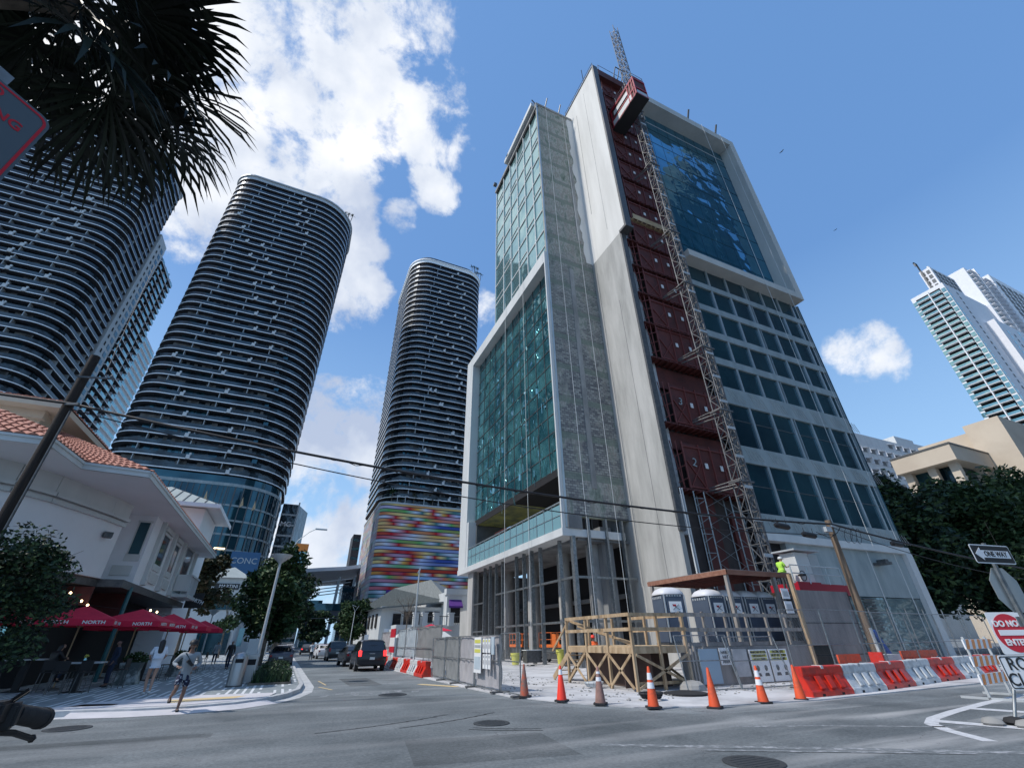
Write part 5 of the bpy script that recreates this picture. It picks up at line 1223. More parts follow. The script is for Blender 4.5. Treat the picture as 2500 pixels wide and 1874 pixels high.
    for x, y, w, l in ((-6.15,28.8,.8,'mottled stone planter with leafy plant beside the nearest table'),(-5.3,34.5,.6,'second stone planter further along the pavement')):
        t = thing('planter', l, 'planter', (x,y,.12), 0, 'stone planters by the restaurant'); b = MB(); b.lathe([(w*.62,0),(w*.6,.1),(w*.5,.5),(w*.56,.84),(w*.5,.86)], (0,0,0), 20, sq=.6); b.o('pot', T['stone'], t, smooth=50)
        b = MB(); leafmesh(b, (.1,0,1.0), (w*.62,w*.6,.26), 620, .07, R); b.o('plant', T['fol'], t)
restaurant()
# ---------------------------------------------------------------- people
def skinned(nodes, edges, root, name, mat, par, sub=1):
    me = bpy.data.meshes.new(name); keys = list(nodes)
    me.from_pydata([nodes[k][0] for k in keys], [(keys.index(a), keys.index(b)) for a, b in edges], [])
    o = bpy.data.objects.new(name, me); COL.objects.link(o)
    o.modifiers.new('s', 'SKIN'); sv = me.skin_vertices[0].data
    for i, k in enumerate(keys):
        r = nodes[k][1]; sv[i].radius = (r, r) if isinstance(r, (int, float)) else r; sv[i].use_root = k == root
    m = o.modifiers.new('u', 'SUBSURF'); m.levels = sub; m.render_levels = sub
    bpy.context.view_layer.update()
    dg = bpy.context.evaluated_depsgraph_get(); m2 = bpy.data.meshes.new_from_object(o.evaluated_get(dg))
    bpy.data.objects.remove(o); bpy.data.meshes.remove(me)
    m2.materials.clear(); m2.materials.append(mat); m2.polygons.foreach_set('use_smooth', [True]*len(m2.polygons))
    ob = bpy.data.objects.new(name, m2); COL.objects.link(ob); ob.parent = par
    return ob
def person(lab, loc, rz, J, skin, top, bottom, sleeves='long', legs='short', hair='short', vest=None, hat=None, bag=False, grp=None, female=False, socks=None):
    """J: joints (x right, y forward, z up) for a 1.75 m figure standing on z=0"""
    T = MT
    t = thing('person', lab, 'person', loc, rz, grp); N = {}; E = []
    def add(k, p, r, to=None):
        N[k] = (V(p), r)
        if to: E.append((to, k))
    w = .9 if female else 1
    add('pel', J['pel'], (.125,.10)); add('waist', J['waist'], (.115*w,.085), 'pel'); add('chest', J['chest'], (.15*w,.105), 'waist'); add('neckb', J['neck'], .062*w, 'chest')
    hd = V(J['head']); nk = V(J['neck']); add('neckt', nk.lerp(hd,.45), .052, 'neckb'); add('jaw', nk.lerp(hd,.8)+V((0,.02,0)), (.062,.072), 'neckt'); add('face', hd+V((0,.008,.02)), (.078,.094), 'jaw'); add('crown', hd+V((0,-.012,.095)), (.062,.075), 'face')
    add('nose', hd+V((0,.112,-.01)), .012, 'face')
    for s, S_ in ((-1,'L'),(1,'R')):
        add('ear'+S_, hd+V((s*.088,-.005,0)), .014, 'face')
        sh, el, wr = V(J['sh'+S_]), V(J['el'+S_]), V(J['wr'+S_])
        add('sh'+S_, sh, .055*w, 'chest'); add('el'+S_, el, .04*w, 'sh'+S_); add('wr'+S_, wr, (.027,.022), 'el'+S_)
        d = (wr-el).normalized(); side = d.cross(V((0,1,.3))).normalized(); pm = wr+d*.07; add('palm'+S_, pm, (.036,.016), 'wr'+S_)
        curl = V((-s*.4,.5,0))
        for k in range(4):
            kn = pm+d*.035+side*(k-1.5)*.021; tip = kn+(d*.6+curl.normalized()*.6)*(.055,.065,.06,.045)[k]
            add(f'kn{S_}{k}', kn, .0095, 'palm'+S_); add(f'tip{S_}{k}', tip, .007, f'kn{S_}{k}')
        add('thumb'+S_, wr+d*.045+side*.045+V((0,.02,0)), .010, 'wr'+S_)
        hp, kn_, an, to = V(J['hip'+S_]), V(J['kn'+S_]), V(J['an'+S_]), V(J['toe'+S_])
        add('hip'+S_, hp, .09, 'pel'); add('mid'+S_, hp.lerp(kn_,.5), .073, 'hip'+S_); add('kn'+S_, kn_, .052, 'mid'+S_); add('calf'+S_, kn_.lerp(an,.35)+V((0,-.015,0)), .054, 'kn'+S_); add('an'+S_, an, .034, 'calf'+S_); add('toe'+S_, to, (.04,.022), 'an'+S_)
    skinned(N, E, 'pel', 'body', skin, t)
    # top
    A = {k: (N[k][0], tuple(q*1.12+.012 for q in (N[k][1] if isinstance(N[k][1], tuple) else (N[k][1],)*2))) for k in ('pel','waist','chest','neckb')}
    A['hem'] = (V(J['pel'])+(V(J['pel'])-V(J['waist'])).normalized()*.1, (.165,.125)); A['pel'] = (A['pel'][0], (.165,.13)); A['waist'] = (A['waist'][0], (.155,.12))
    e = [('pel','waist'),('waist','chest'),('chest','neckb'),('pel','hem')]
    for S_ in 'LR':
        sh, el, wr = (N[q+S_][0] for q in ('sh','el','wr'))
        A['s'+S_] = (sh, .072); e.append(('chest','s'+S_))
        if sleeves == 'long': A['e'+S_] = (el, .062); A['w'+S_] = (wr.lerp(el,.06), .042); e += [('s'+S_,'e'+S_),('e'+S_,'w'+S_)]
        else: A['e'+S_] = (sh.lerp(el,.85), .075); e.append(('s'+S_,'e'+S_))
    skinned(A, e, 'pel', 'shirt', top, t)
    B_ = {'p': (V(J['pel']), (.15,.125)), 'q': (V(J['pel'])+V((0,0,.09)), (.135,.11))}; e = [('p','q')]
    for S_ in 'LR':
        hp, kn_, an = (N[q+S_][0] for q in ('hip','kn','an'))
        B_['h'+S_] = (hp, .108); e.append(('p','h'+S_))
        if legs == 'short': B_['k'+S_] = (hp.lerp(kn_,.82), .098); e.append(('h'+S_,'k'+S_))
        elif legs == 'mini': B_['k'+S_] = (hp.lerp(kn_,.3), .098); e.append(('h'+S_,'k'+S_))
        else: B_['k'+S_] = (kn_, .075); B_['a'+S_] = (an.lerp(kn_,.08), .06); e += [('h'+S_,'k'+S_),('k'+S_,'a'+S_)]
    skinned(B_, e, 'p', 'shorts' if legs != 'long' else 'trousers', bottom, t)
    for S_ in 'LR':
        an, to = N['an'+S_][0], N['toe'+S_][0]; d = (to-an); dn = d.normalized()
        skinned({'h': (an-V((dn.x,dn.y,0))*.05+V((0,0,-.035)), .045), 'm': (an.lerp(to,.5)+V((0,0,-.012)), (.05,.04)), 't': (to, (.048,.032))}, [('h','m'),('m','t')], 'm', 'shoe', T['black'] if not female else T['wht'], t)
    h = hd
    if hair == 'long': skinned({'a': (h+V((0,-.02,.09)), (.085,.095)), 'b': (h+V((0,-.07,.0)), (.10,.06)), 'c': (h+V((0,-.11,-.18)), (.1,.045)), 'd': (h+V((0,-.13,-.36)), (.075,.03))}, [('a','b'),('b','c'),('c','d')], 'a', 'hair', T['hair'], t)
    elif hair == 'short': skinned({'a': (h+V((0,-.02,.085)), (.085,.1)), 'b': (h+V((0,-.055,.01)), (.09,.06))}, [('a','b')], 'a', 'hair', T['hair'], t)
    if hat:
        b = MB(); b.lathe([(.118,.045),(.12,.08),(.1,.14),(.05,.175),(.01,.18)], h, 16); b.ext([h+V((-.09,.08,.05)),h+V((.09,.08,.05)),h+V((.07,.2,.04)),h+V((-.07,.2,.04))], (0,0,.012)); b.o('hat', hat, t, smooth=40)
    if bag:
        b = MB(); c = V(J['chest']); wst = V(J['waist'])
        P1 = c+V((.13,.09,.13)); P2 = wst+V((-.13,.17,.02)); b.bar(P1,P2,.035,.012); b.bar(c+V((.13,-.1,.13)),wst+V((-.15,-.1,.0)),.035,.012); b.bar(P1,c+V((.13,-.1,.13)),.035,.012); b.bar(c.lerp(wst,.35)+V((.06,.17,.02)),wst+V((-.1,.18,.03)),.13,.06); b.o('crossbody_bag', T['black'], t)
    if vest:
        V_ = {'a': (V(J['pel'])+V((0,0,.06)), (.18,.15)), 'b': (V(J['waist']), (.175,.145)), 'c': (V(J['chest']), (.195,.15)), 'd': (V(J['neck'])-V((0,0,.05)), (.12,.09))}
        skinned(V_, [('a','b'),('b','c'),('c','d')], 'b', 'vest', vest, t)
    return t
def stand(dx=0):
    J = dict(pel=(0,0,.95), waist=(0,.01,1.1), chest=(0,0,1.3), neck=(0,-.01,1.47), head=(0,.01,1.6))
    for s, k in ((-1,'L'),(1,'R')):
        J['sh'+k]=(s*.18,-.01,1.41); J['el'+k]=(s*.24,-.04,1.14); J['wr'+k]=(s*.25,.08,.92)
        J['hip'+k]=(s*.09,0,.9); J['kn'+k]=(s*.1,.02,.5); J['an'+k]=(s*.11,-.02,.085); J['toe'+k]=(s*.13,.13,.035)
    return J
def people():
    T = MT
    J = stand(); J.update(pel=(0,0,.93), waist=(0,.03,1.08), chest=(0,.07,1.28), neck=(0,.1,1.45), head=(.01,.14,1.58), shL=(-.2,.08,1.39), elL=(-.31,-.03,1.14), wrL=(-.2,.2,1.06), shR=(.2,.06,1.39), elR=(.34,-.08,1.17), wrR=(.24,.14,1.1),
        hipL=(-.09,0,.88), knL=(-.1,.06,.5), anL=(-.08,-.04,.1), toeL=(-.08,.1,.035), hipR=(.1,0,.88), knR=(.12,.2,.55), anR=(.16,-.13,.36), toeR=(.16,-.06,.23))
    person('jogging person in grey hooded sweatshirt, patterned shorts and dark cap stepping off the kerb', (-2.42,17.55,.02), rad(180+14), J, T['skind'], T['hood'], T['camo'], hat=T['black'], bag=True)
    J = stand(); J.update(knL=(-.09,.12,.5), anL=(-.07,-.02,.09), toeL=(-.08,.13,.035), knR=(.06,-.03,.5), anR=(.05,-.2,.13), toeR=(.05,-.07,.035), elL=(-.25,.06,1.16), wrL=(-.14,.22,1.05), elR=(.25,.04,1.16), wrR=(.15,.2,1.02), waist=(0,0,1.08))
    person('person with long black hair in loose white T-shirt and short shorts walking away', (-4.12,22.6,.125), rad(20), J, T['skin'], T['tee'], T['navy'], 'short', 'mini', 'long', female=True)
    J = stand()
    for s, k in ((-1,'L'),(1,'R')):
        J['kn'+k]=(s*.13,.42,.92); J['an'+k]=(s*.13,.32,.48); J['toe'+k]=(s*.13,.44,.42); J['el'+k]=(s*.22,.15,1.2); J['wr'+k]=(s*.1,.38,1.2)
    J['pel']=(0,0,.9); J['hipL']=(-.09,0,.88); J['hipR']=(.09,0,.88); J['chest']=(0,.05,1.3); J['neck']=(0,.07,1.46); J['head']=(.02,.12,1.59)
    for k in J: J[k] = (J[k][0], J[k][1], J[k][2]-.1)
    person('person in black top with long dark hair sitting on a stool, back turned', (-8.15,26.0,.12), rad(-35), J, T['skin'], T['black'], T['navy'], 'long', 'long', 'long')
    J = stand(); J.update(elL=(-.24,.08,1.17), wrL=(-.2,.3,1.2), elR=(.24,.1,1.17), wrR=(.18,.32,1.22), chest=(0,.06,1.3), neck=(0,.09,1.46), head=(0,.13,1.58))
    person('worker in white helmet and lime vest standing at the hoist control cabin', (24.0,17.4,3.75), rad(-95), J, T['skin'], T['hiviz'], T['jean'], 'short', 'long', None, vest=T['hiviz'], hat=T['wht'])
    J = stand(); J.update(elR=(.3,.1,1.2), wrR=(.28,.3,1.3))
    person('worker in red helmet and orange vest behind the timber platform', (15.1,23.0,.09), rad(140), J, T['skind'], T['hivizo'], T['jean'], 'short', 'long', None, vest=T['hivizo'], hat=T['conered'])
    J = stand(); J.update(knL=(-.09,.15,.5), anL=(-.09,.1,.09), toeL=(-.1,.25,.035), anR=(.1,-.22,.12), toeR=(.1,-.1,.035))
    person('dark dressed pedestrian walking on the far pavement beside the menu board', (-3.3,41,.125), rad(170), J, T['skind'], T['black'], T['navy'], 'long', 'long')
    person('tiny pedestrian in grey farther along the left pavement', (-5.3,52,.125), rad(10), stand(), T['skind'], T['hood'], T['navy'], 'long', 'long')
    J = stand(); J.update(elL=(-.3,.1,1.2), elR=(.3,.1,1.2))
    person('person in blue-grey shirt walking in the street between the cars', (3.05,62,0), 0, J, T['skind'], T['tee'], T['jean'], 'short', 'long')
    for x, y, l in ((-6.6,27.6,'dim seated guest behind the nearest table'),(-5.2,37.2,'dim guest standing under the fourth umbrella')):
        person(l, (x,y,.12), rad(120), stand(), T['skind'], T['navy'], T['navy'], 'long', 'long')
people()
# ---------------------------------------------------------------- road works kit
def cones():
    T = MT
    def cone(lab, x, y, m, bands, h=.92, lean=0):
        t = thing('traffic_cone', lab, 'traffic cone', (x,y,.032 if y > 11.3 else .004), R.uniform(0,1.5), 'traffic cones along the edge of the works')
        b = MB(); b.lathe([(.155,.035),(.15,.06),(.032,h-.01),(.026,h)], (0,0,0), 20); b.o('cone_body', T[m], t, smooth=50)
        b = MB(); b.ext([(-.19,-.15,0),(-.15,-.19,0),(.15,-.19,0),(.19,-.15,0),(.19,.15,0),(.15,.19,0),(-.15,.19,0),(-.19,.15,0)], (0,0,.045)); b.o('base', T['rubber'], t)
        for z0, z1 in bands:
            f = lambda z: .15-(.15-.032)*(z-.06)/(h-.07)
            b = MB(); b.lathe([(f(z0)+.003,z0),(f(z1)+.003,z1)], (0,0,0), 20); b.o('reflective_band', T['refl'], t, smooth=50)
        if len(bands) > 1: pass
        t.rotation_euler.x = lean; return t
    W = [(.44,.58),(.64,.80)]
    cone('dull red traffic cone standing against the fallen fence panel, leftmost of the cones', 7.6,15.95,'conedirty',[])
    cone('clean bright red cone with one pale band near its tip', 8.1,14.35,'conered',[(.68,.82)])
    cone('grimy brown cone with dirty grey bands before the timber platform', 8.7,13.15,'conebrown',[(.56,.66),(.74,.8)])
    cone('orange cone with two white bands right in front of the timber platform corner', 9.5,11.8,'cone',W,.95)
    cone('orange cone without bands in front of the blue poster', 11.05,11.15,'cone',[],.93)
    cone('orange cone with two white bands in front of the face mask posters', 13.05,11.25,'cone',W)
    cone('plain orange cone beside the first red barrier, rightmost of the cones', 14.6,11.2,'cone',[],.9)
def barriers():
    T = MT
    def proto(L, H, D, m):
        t = thing('water_barrier', 'x', 'road barrier', (0,0,0)); h = L/2
        prof = [(-D/2,0),(-D/2,.2*H),(-D/2+.03,.24*H),(-D*.22,.62*H),(-D*.2,.68*H),(-D*.24,.72*H),(-D*.24,.97*H),(-D*.18,H),(D*.18,H),(D*.24,.97*H),(D*.24,.72*H),(D*.2,.68*H),(D*.22,.62*H),(D/2-.03,.24*H),(D/2,.2*H),(D/2,0)]
        b = MB(); b.ext([(-h,y,z) for y,z in prof], (L,0,0)); b.o('barrier_body', T[m], t, bev=.012)
        for x in (-h*.55,-h*.05,h*.42):
            for s in (-1,1):
                b = MB(); y0 = s*D*.5; 
                b.ext([(x,s*(D/2-.02),.25*H),(x+L*.12,s*(D/2-.02),.25*H),(x+L*.12,s*D*.25,.66*H),(x,s*D*.25,.66*H)], (0,-s*.0+s*.045,.03)); b.o('moulded_rib', T[m], t, bev=.01)
        b = MB(); b.box(-.06,.06,-D*.26,D*.26,.9*H,H+.012); b.o('filler_notch', T['bar_w' if m == 'bar_r' else 'wrap'], t)
        for x in (-h*.5,h*.45): b = MB(); b.box(x-.07,x+.07,-D/2-.004,-D/2+.01,.04*H,.12*H); b.o('fork_slot', T['void'], t)
        return t
    pr, pw = proto(2.12,.82,.6,'bar_r'), proto(2.12,.82,.6,'bar_w')
    pts = [(15.25,11.3),(17.35,11.35),(19.5,11.55),(21.9,11.9),(24.5,12.35),(26.9,12.6),(29.4,12.95),(31.6,13.2)]
    L = ['bright red water filled barrier at the near end of the row by the cone','white barrier between the first two red ones by the side street','red barrier second of its colour, under the tower glazing','white barrier second of its colour along the side street','smaller looking red barrier third of its colour near the striped board','white barrier touching the striped barricade board','last red barrier behind the striped barricade']
    for i, l in enumerate(L):
        (x0,y0),(x1,y1) = pts[i], pts[i+1]; a = math.atan2(y1-y0,x1-x0); p = pr if i % 2 == 0 else pw; loc = ((x0+x1)/2,(y0+y1)/2+.25,.005)
        if i < 2: p.location = loc; p.rotation_euler = (0,0,a); p['label'] = l; p['group'] = 'red and white barriers on the side street'; p.scale = (math.hypot(x1-x0,y1-y0)/2.14,1,1)
        else: dup(p, loc, a, l, 'red and white barriers on the side street', (math.hypot(x1-x0,y1-y0)/2.14,1,1))
    y = 27.1; n = 9; lab = ['orange-red barrier at the near end of the street row beside the grey mesh fence','white barrier right behind the nearest red one in the street row','second red barrier of the street row','second white barrier of the street row','third red barrier of the street row','third white barrier of the street row','fourth red barrier of the street row level with the black car','fourth white barrier, half behind the black car','fifth red barrier, behind the black car']
    for i in range(n):
        dup(pr if i % 2 == 0 else pw, (7.25+.03*i,28.0+i*1.95,.01), rad(90), lab[i], 'red and white barriers along the street', (.9,1,.88))
def mesh_mat():
    m, nt, N, L, B = new('chain_link_wire'); tc = N.new('ShaderNodeTexCoord'); sx = N.new('ShaderNodeSeparateXYZ'); L.new(tc.outputs['Object'], sx.inputs[0])
    u = math_(N,L,'ADD',sx.outputs[0],sx.outputs[2]); v = math_(N,L,'SUBTRACT',sx.outputs[0],sx.outputs[2])
    f = lambda q: math_(N,L,'LESS_THAN',math_(N,L,'FRACT',math_(N,L,'DIVIDE',q,.075)),.075)
    a = math_(N,L,'MAXIMUM',f(u),f(v)); L.new(a, B.inputs['Alpha']); B.inputs['Base Color'].default_value = (.33,.35,.36,1); B.inputs['Metallic'].default_value = .5; B.inputs['Roughness'].default_value = .5
    return m
def fences():
    T = MT; T['chain'] = mesh_mat()
    def panel(name, lab, p0, p1, h, sheet=None, z0=.06, grp='temporary fence panels', mid=True, chain=True, lean=0, sh_z=None, feet=True):
        a = math.atan2(p1[1]-p0[1], p1[0]-p0[0]); L = math.hypot(p1[0]-p0[0], p1[1]-p0[1])
        t = thing(name, lab, 'fence panel', (p0[0],p0[1],.03), a, grp); t.rotation_euler.x = lean
        b = MB(); r = .022
        for x in (0.02, L-.02): b.tube((x,0,z0),(x,0,h),r,n=6)
        for z in (z0,h)+((h*.53,) if mid else ()): b.tube((0.02,0,z),(L-.02,0,z),r*.9,n=6)
        b.o('frame', T['steel'], t)
        if chain: b = MB(); b.add([(0,0,z0),(L,0,z0),(L,0,h),(0,0,h)], [(0,1,2,3)]); b.o('chain_link', T['chain'], t)
        if feet: b = MB(); b.box(-.1,.1,-.35,.35,0,.05); b.o('foot', T['dsteel'], t)
        if sheet:
            b = MB(); nx, nz = 22, 14; zb = sh_z or z0+.03; rr = random.Random(hash(lab) % 99 if False else int(L*100+h*10))
            ph = [rr.uniform(0,6) for _ in range(6)]; vs = []
            for j in range(nz+1):
                for i in range(nx+1):
                    u, v = i/nx, j/nz; sag = .035*math.sin(u*9+ph[0]+v*3)+.03*math.sin(v*7+u*14+ph[1])+.02*math.sin(u*31+ph[2]-v*9)
                    vs.append((u*L, -.045-abs(sag), zb+(h+.03-zb)*v - (.05*abs(math.sin(u*math.pi*3+ph[3])) if j == nz else 0)))
            b.add(vs, [(j*(nx+1)+i, j*(nx+1)+i+1, (j+1)*(nx+1)+i+1, (j+1)*(nx+1)+i) for j in range(nz) for i in range(nx)]); b.o('mesh_sheet', T[sheet], t, smooth=True)
        return t
    # street side: X about 7.4
    g = 'sheeted fence panels along the street'
    panel('site_fence','plain chain link panel standing open beside the leftmost cone',(7.5,16.0),(7.45,17.6),1.85,grp=g)
    p = panel('site_fence','fence panel covered with pale sheet and taped notices, nearest the open panel',(7.45,17.7),(7.4,20.2),1.8,'tarpl',grp=g)
    panel('site_fence','pale sheeted fence panel without notices',(7.4,20.3),(7.4,22.4),1.8,'tarpl',grp=g)
    panel('site_fence','creased grey sheeted fence panel next to the pale one',(7.4,22.4),(7.4,24.6),1.8,'tarp',grp=g)
    panel('site_fence','creased grey sheeted fence panel ending at the nearest street barrier',(7.4,24.6),(7.4,26.9),1.78,'tarp',grp=g)
    panel('site_fence','taller grey sheeted panel behind the near street barriers',(7.9,27.2),(7.9,33.0),2.42,'tarp',grp=g,sh_z=.75)
    panel('site_fence','tall light blue sheeted panel behind the street barriers',(7.9,33.0),(7.9,36.2),2.42,'tarpb',grp=g,sh_z=.75)
    panel('site_fence','narrow light blue sheeted panel beyond the first blue one',(7.9,36.2),(7.9,39.0),2.4,'tarpb',grp=g,sh_z=.75)
    panel('site_fence','far pale sheeted panel beyond the red and white sign board',(7.9,41.2),(7.9,46),2.35,'tarpl',grp=g,sh_z=.75)
    s = thing('sign_board', 'tall red and white board fixed to the far street fence', 'sign', (7.8,39.1,0))
    for z0, z1, m in ((.95,1.35,'signr'),(1.35,1.95,'signw'),(1.95,2.55,'signr')): b = MB(s); b.box(7.7,7.75,39.1,41.0,z0,z1); b.o('board_field', T[m], s)
    # notices taped to the near sheeted panel
    def notice(name, lab, y0, y1, z0, z1, m, rows=()):
        t = thing(name, lab, 'notice', (7.3,(y0+y1)/2,z0), 0, 'notices taped to the street fence'); b = MB(t); b.box(7.28,7.3,y0,y1,z0,z1); b.o('sheet', T[m], t)
        for a, c, mm in rows: b = MB(t); b.box(7.272,7.28,y0+.06,y1-.06,z0+(z1-z0)*a,z0+(z1-z0)*c); b.o('printed_block', T[mm], t)
    notice('notice','large white notice with yellow headings on the pale sheeted panel',19.25,20.05,.55,1.78,'paper',((.83,.93,'yellow'),(.7,.78,'ltgrey'),(.56,.66,'yellow'),(.1,.45,'tarpb')))
    for i, (y, z) in enumerate(((18.95,1.25),(18.65,1.25),(18.35,1.25),(18.92,.72),(18.63,.72),(18.34,.72))):
        notice('notice',['white notice','white notice','white notice','white notice','white notice','white notice'][i]+[' in the top row, next to the large one',' in the middle of the top row',' in the top row beside the blue one',' in the bottom row, next to the large one',' in the middle of the bottom row',' at the right end of the bottom row'][i],y-.1,y+.13,z,z+.48,'paper',((.75,.9,'yellow' if i < 3 else 'ltgrey'),(.3,.6,'wrap')))
    notice('notice','small light blue notice at the right end of the top row',17.85,18.15,1.2,1.78,'tarpb',())
    # side street fence
    g = 'bare chain link panels behind the barriers'
    xs = [(14.6,13.6),(17.4,13.3),(19.25,12.9),(21.2,12.9),(23.8,13.6),(26.8,13.9),(29.9,14.2),(33,14.5),(36.2,14.8)]
    ls = ['bare fence panel leaning behind the first barrier','bare fence panel in front of the brown hoarding','second bare panel in front of the hoarding','bare fence panel overlapping the timber utility pole','bare fence panel in front of the green stained cladding','bare fence panel before the white tower corner','bare fence panel left of the DO NOT ENTER sign','bare fence panel hidden behind the DO NOT ENTER sign']
    for i in range(1, len(xs)-1): panel('site_fence', ls[i], xs[i], xs[i+1], 2.55, None, .15, g)
    panel('site_fence','low fence panel leaning in front of the posters, left',(13.1,14.3),(15.4,14.0),1.75,None,.05,'fallen chain link panels by the posters',lean=rad(-12),feet=False)
    panel('site_fence','low fence panel leaning in front of the mask posters, right',(15.2,13.9),(18.0,13.9),1.7,None,.05,'fallen chain link panels by the posters',lean=rad(-14),feet=False)
    for i, x in enumerate([26.5,28.2,30,31.8,33.6,35.4,37.5,39.5]):
        t = thing('steel_post', ['tall thin steel post','plain steel post','grey steel post','slim steel post','upright steel post','round steel post','rear steel post','end steel post'][i]+' rising above the rear fence, '+['nearest the white tower corner','second from the tower corner','third from the tower corner','fourth from the tower corner','fifth from the tower corner','sixth from the tower corner','just left of the round red sign','behind the round red sign'][i], 'fence post', (x,17.2,0), 0, 'posts of the rear fence')
        b = MB(t); b.tube((x,17.2,0),(x,17.2,3.05),.035,n=6); b.o('post', T['steel'], t)
def site():
    T = MT
    # timber platform with railing and cross bracing
    p = thing('timber_platform', 'new timber access platform with guard rails and cross bracing in front of the toilets', 'platform', (12.8,17.5,.03))
    x0, x1, y0, y1, dz, rz_ = 11.75,14.3,15.3,20.0,1.42,2.52
    b = MB(p); b.box(x0,x1,y0,y1,dz-.03,dz); b.o('deck', T['plyw'], p)
    b = MB(p)
    for y in (y0,y1): b.box(x0,x1,y-.02,y+.02,dz-.24,dz-.03)
    for x in (x0,x1): b.box(x-.02,x+.02,y0,y1,dz-.24,dz-.03)
    b.o('rim_joist', T['lumber'], p)
    posts = [(x0,y0),(x0,y0+1.55),(x0,y0+3.1),(x0,y1),(x0+1.25,y0),(x1,y0),(x1,y0+2.3),(x1,y1),(x0+1.2,y1)]
    for x, y in posts: q = MB(p); q.box(x-.05,x+.05,y-.05,y+.05,.04,rz_); q.o('post', T['lumber'], p)
    b = MB(p)
    for z in (rz_-.06,dz+.55):
        b.box(x0-.08,x0-.05,y0-.1,y1,z-.06,z+.06); b.box(x0-.1,x1+.1,y0-.08,y0-.05,z-.06,z+.06)
        b.box(x1+.05,x1+.08,y0,y1-1.2,z-.06,z+.06)
    b.o('guard_rail', T['lumber'], p)
    b = MB(p)
    def X(a, c, z0=.12, z1=1.15):
        b.bar((*a,z0),(*c,z1),.04,.09); b.bar((*c,z0),(*a,z1),.04,.09)
    X((x0-.07,y0+.1),(x0-.07,y0+1.5)); X((x0-.07,y0+1.6),(x0-.07,y0+3.05)); X((x0-.07,y0+3.2),(x0-.07,y1-.05)); X((x0+.05,y0-.07),(x1,y0-.07))
    X((x1,y0),(x1,y0+2.2)); b.bar((x0+.3,y0+.3,1.45),(x0+.2,y1,2.4),.04,.1); b.bar((x0+.5,y0+.6,1.5),(x0+.6,y1,2.2),.04,.1)
    b.box(x0,x1,y0+.08,y0+.12,.2,.3); b.o('cross_brace', T['lumber'], p)
    b = MB(p); b.box(x0+.9,x0+.93,y0+.2,y1,.05,dz-.25); b.box(x0+.3,x1,y0+1.1,y0+1.13,.05,dz-.25); b.o('under_boarding', M('dark_site_plywood',(.07,.045,.04),.9,col2=(.13,.085,.07),ns=1.2), p)
    # stair down on the far side
    b = MB(p)
    for k in range(6): b.box(x0+.2,x0+1.1,y1+.05+k*.27,y1+.3+k*.27,dz-.2-k*.2,dz-.17-k*.2)
    b.bar((x0+.2,y1,dz-.1),(x0+.2,y1+1.8,.1),.05,.22); b.bar((x0+1.1,y1,dz-.1),(x0+1.1,y1+1.8,.1),.05,.22); b.bar((x0+.2,y1,rz_),(x0+.2,y1+1.8,1.2),.05,.09); b.o('stair', T['lumber'], p)
    # loading deck, toilets, rails
    d = thing('loading_deck', 'raised grey loading deck carrying the portable toilets', 'deck', (18.5,17.5,.03))
    b = MB(d); b.box(14.4,23.4,15.9,19.6,1.15,1.36); b.o('deck', T['dconc'], d); b = MB(d); b.box(14.5,23.4,15.6,15.9,.04,1.33); b.o('retaining_wall', T['dply'], d)
    for k in range(7): q = MB(d); q.box(14.45+k*.16,14.53+k*.16,15.42,15.5,.04,1.2+.1*(k%3)); q.o('leaning_plank', T['glumber'], d)
    q = MB(d)
    for k in range(8): q.box(14.6+k*1.25,14.7+k*1.25,15.7,15.78,1.36,2.62)
    q.o('post', T['glumber'], d)
    q = MB(d)
    for z in (1.95,2.5): q.box(14.4,23.4,15.62,15.68,z-.07,z+.07)
    q.o('guard_rail', T['glumber'], d)
    q = MB(d); q.box(15.0,22,15.85,15.9,1.36,1.5); q.o('toe_board', T['dply'], d)
    def wc(lab, x, y, rz=0, first=[None]):
        loc = (x,y,1.4)
        if first[0]: return dup(first[0], loc, rz, lab)
        t = thing('portable_toilet', lab, 'portable toilet', loc, rz, 'portable toilets on the loading deck'); first[0] = t
        b = MB(); b.box(-.56,.56,-.56,.56,.08,2.02); b.o('cabin', T['porta'], t, bev=.03)
        b = MB(); b.lathe([(.62,2.02),(.62,2.09),(.5,2.24),(.3,2.33),(.05,2.36)], (0,0,0), 16, sq=.8); b.o('roof', T['portatop'], t, smooth=60)
        b = MB(); b.box(-.42,.42,-.59,-.56,.14,1.9); dd = b.o('door', T['porta'], t); b = MB(); b.box(-.3,.3,-.61,-.59,1.28,1.72); b.o('notice', T['signw'], dd); b = MB(); b.bar((-.16,-.613,1.38),(.16,-.613,1.6),.05,.006); b.bar((-.16,-.613,1.6),(.16,-.613,1.38),.05,.006); b.o('cross_mark', T['signb'], dd); b = MB(); b.box(-.14,.02,-.614,-.609,1.52,1.6); b.o('red_mark', T['signr'], dd)
        b = MB()
        for s in (-1,1):
            b.box(s*.5-.03,s*.5+.03,-.6,-.55,.1,2.0)
            for k in range(6): b.box(s*.57-.01,s*.57+.01,-.4+k*.15,-.33+k*.15,1.85,1.95)
        for k in range(6): b.box(-.38+k*.13,-.3+k*.13,-.6,-.57,1.93,1.99)
        b.o('corner_post', T['ltgrey'], t); b = MB(); b.box(-.62,.62,-.6,.6,0,.08); b.o('skid', T['dsteel'], t)
        return t
    for i, (x, y, r_, l) in enumerate(((16.15,17.9,rad(-14),'portable toilet standing apart at the left end'),(18.75,18.0,0,'first portable toilet of the close row'),(19.95,18.0,0,'second portable toilet of the close row'),(21.15,18.0,0,'third portable toilet of the close row, behind the timber post'),(22.35,18.0,0,'last portable toilet of the close row'))): wc(l, x, y, r_)
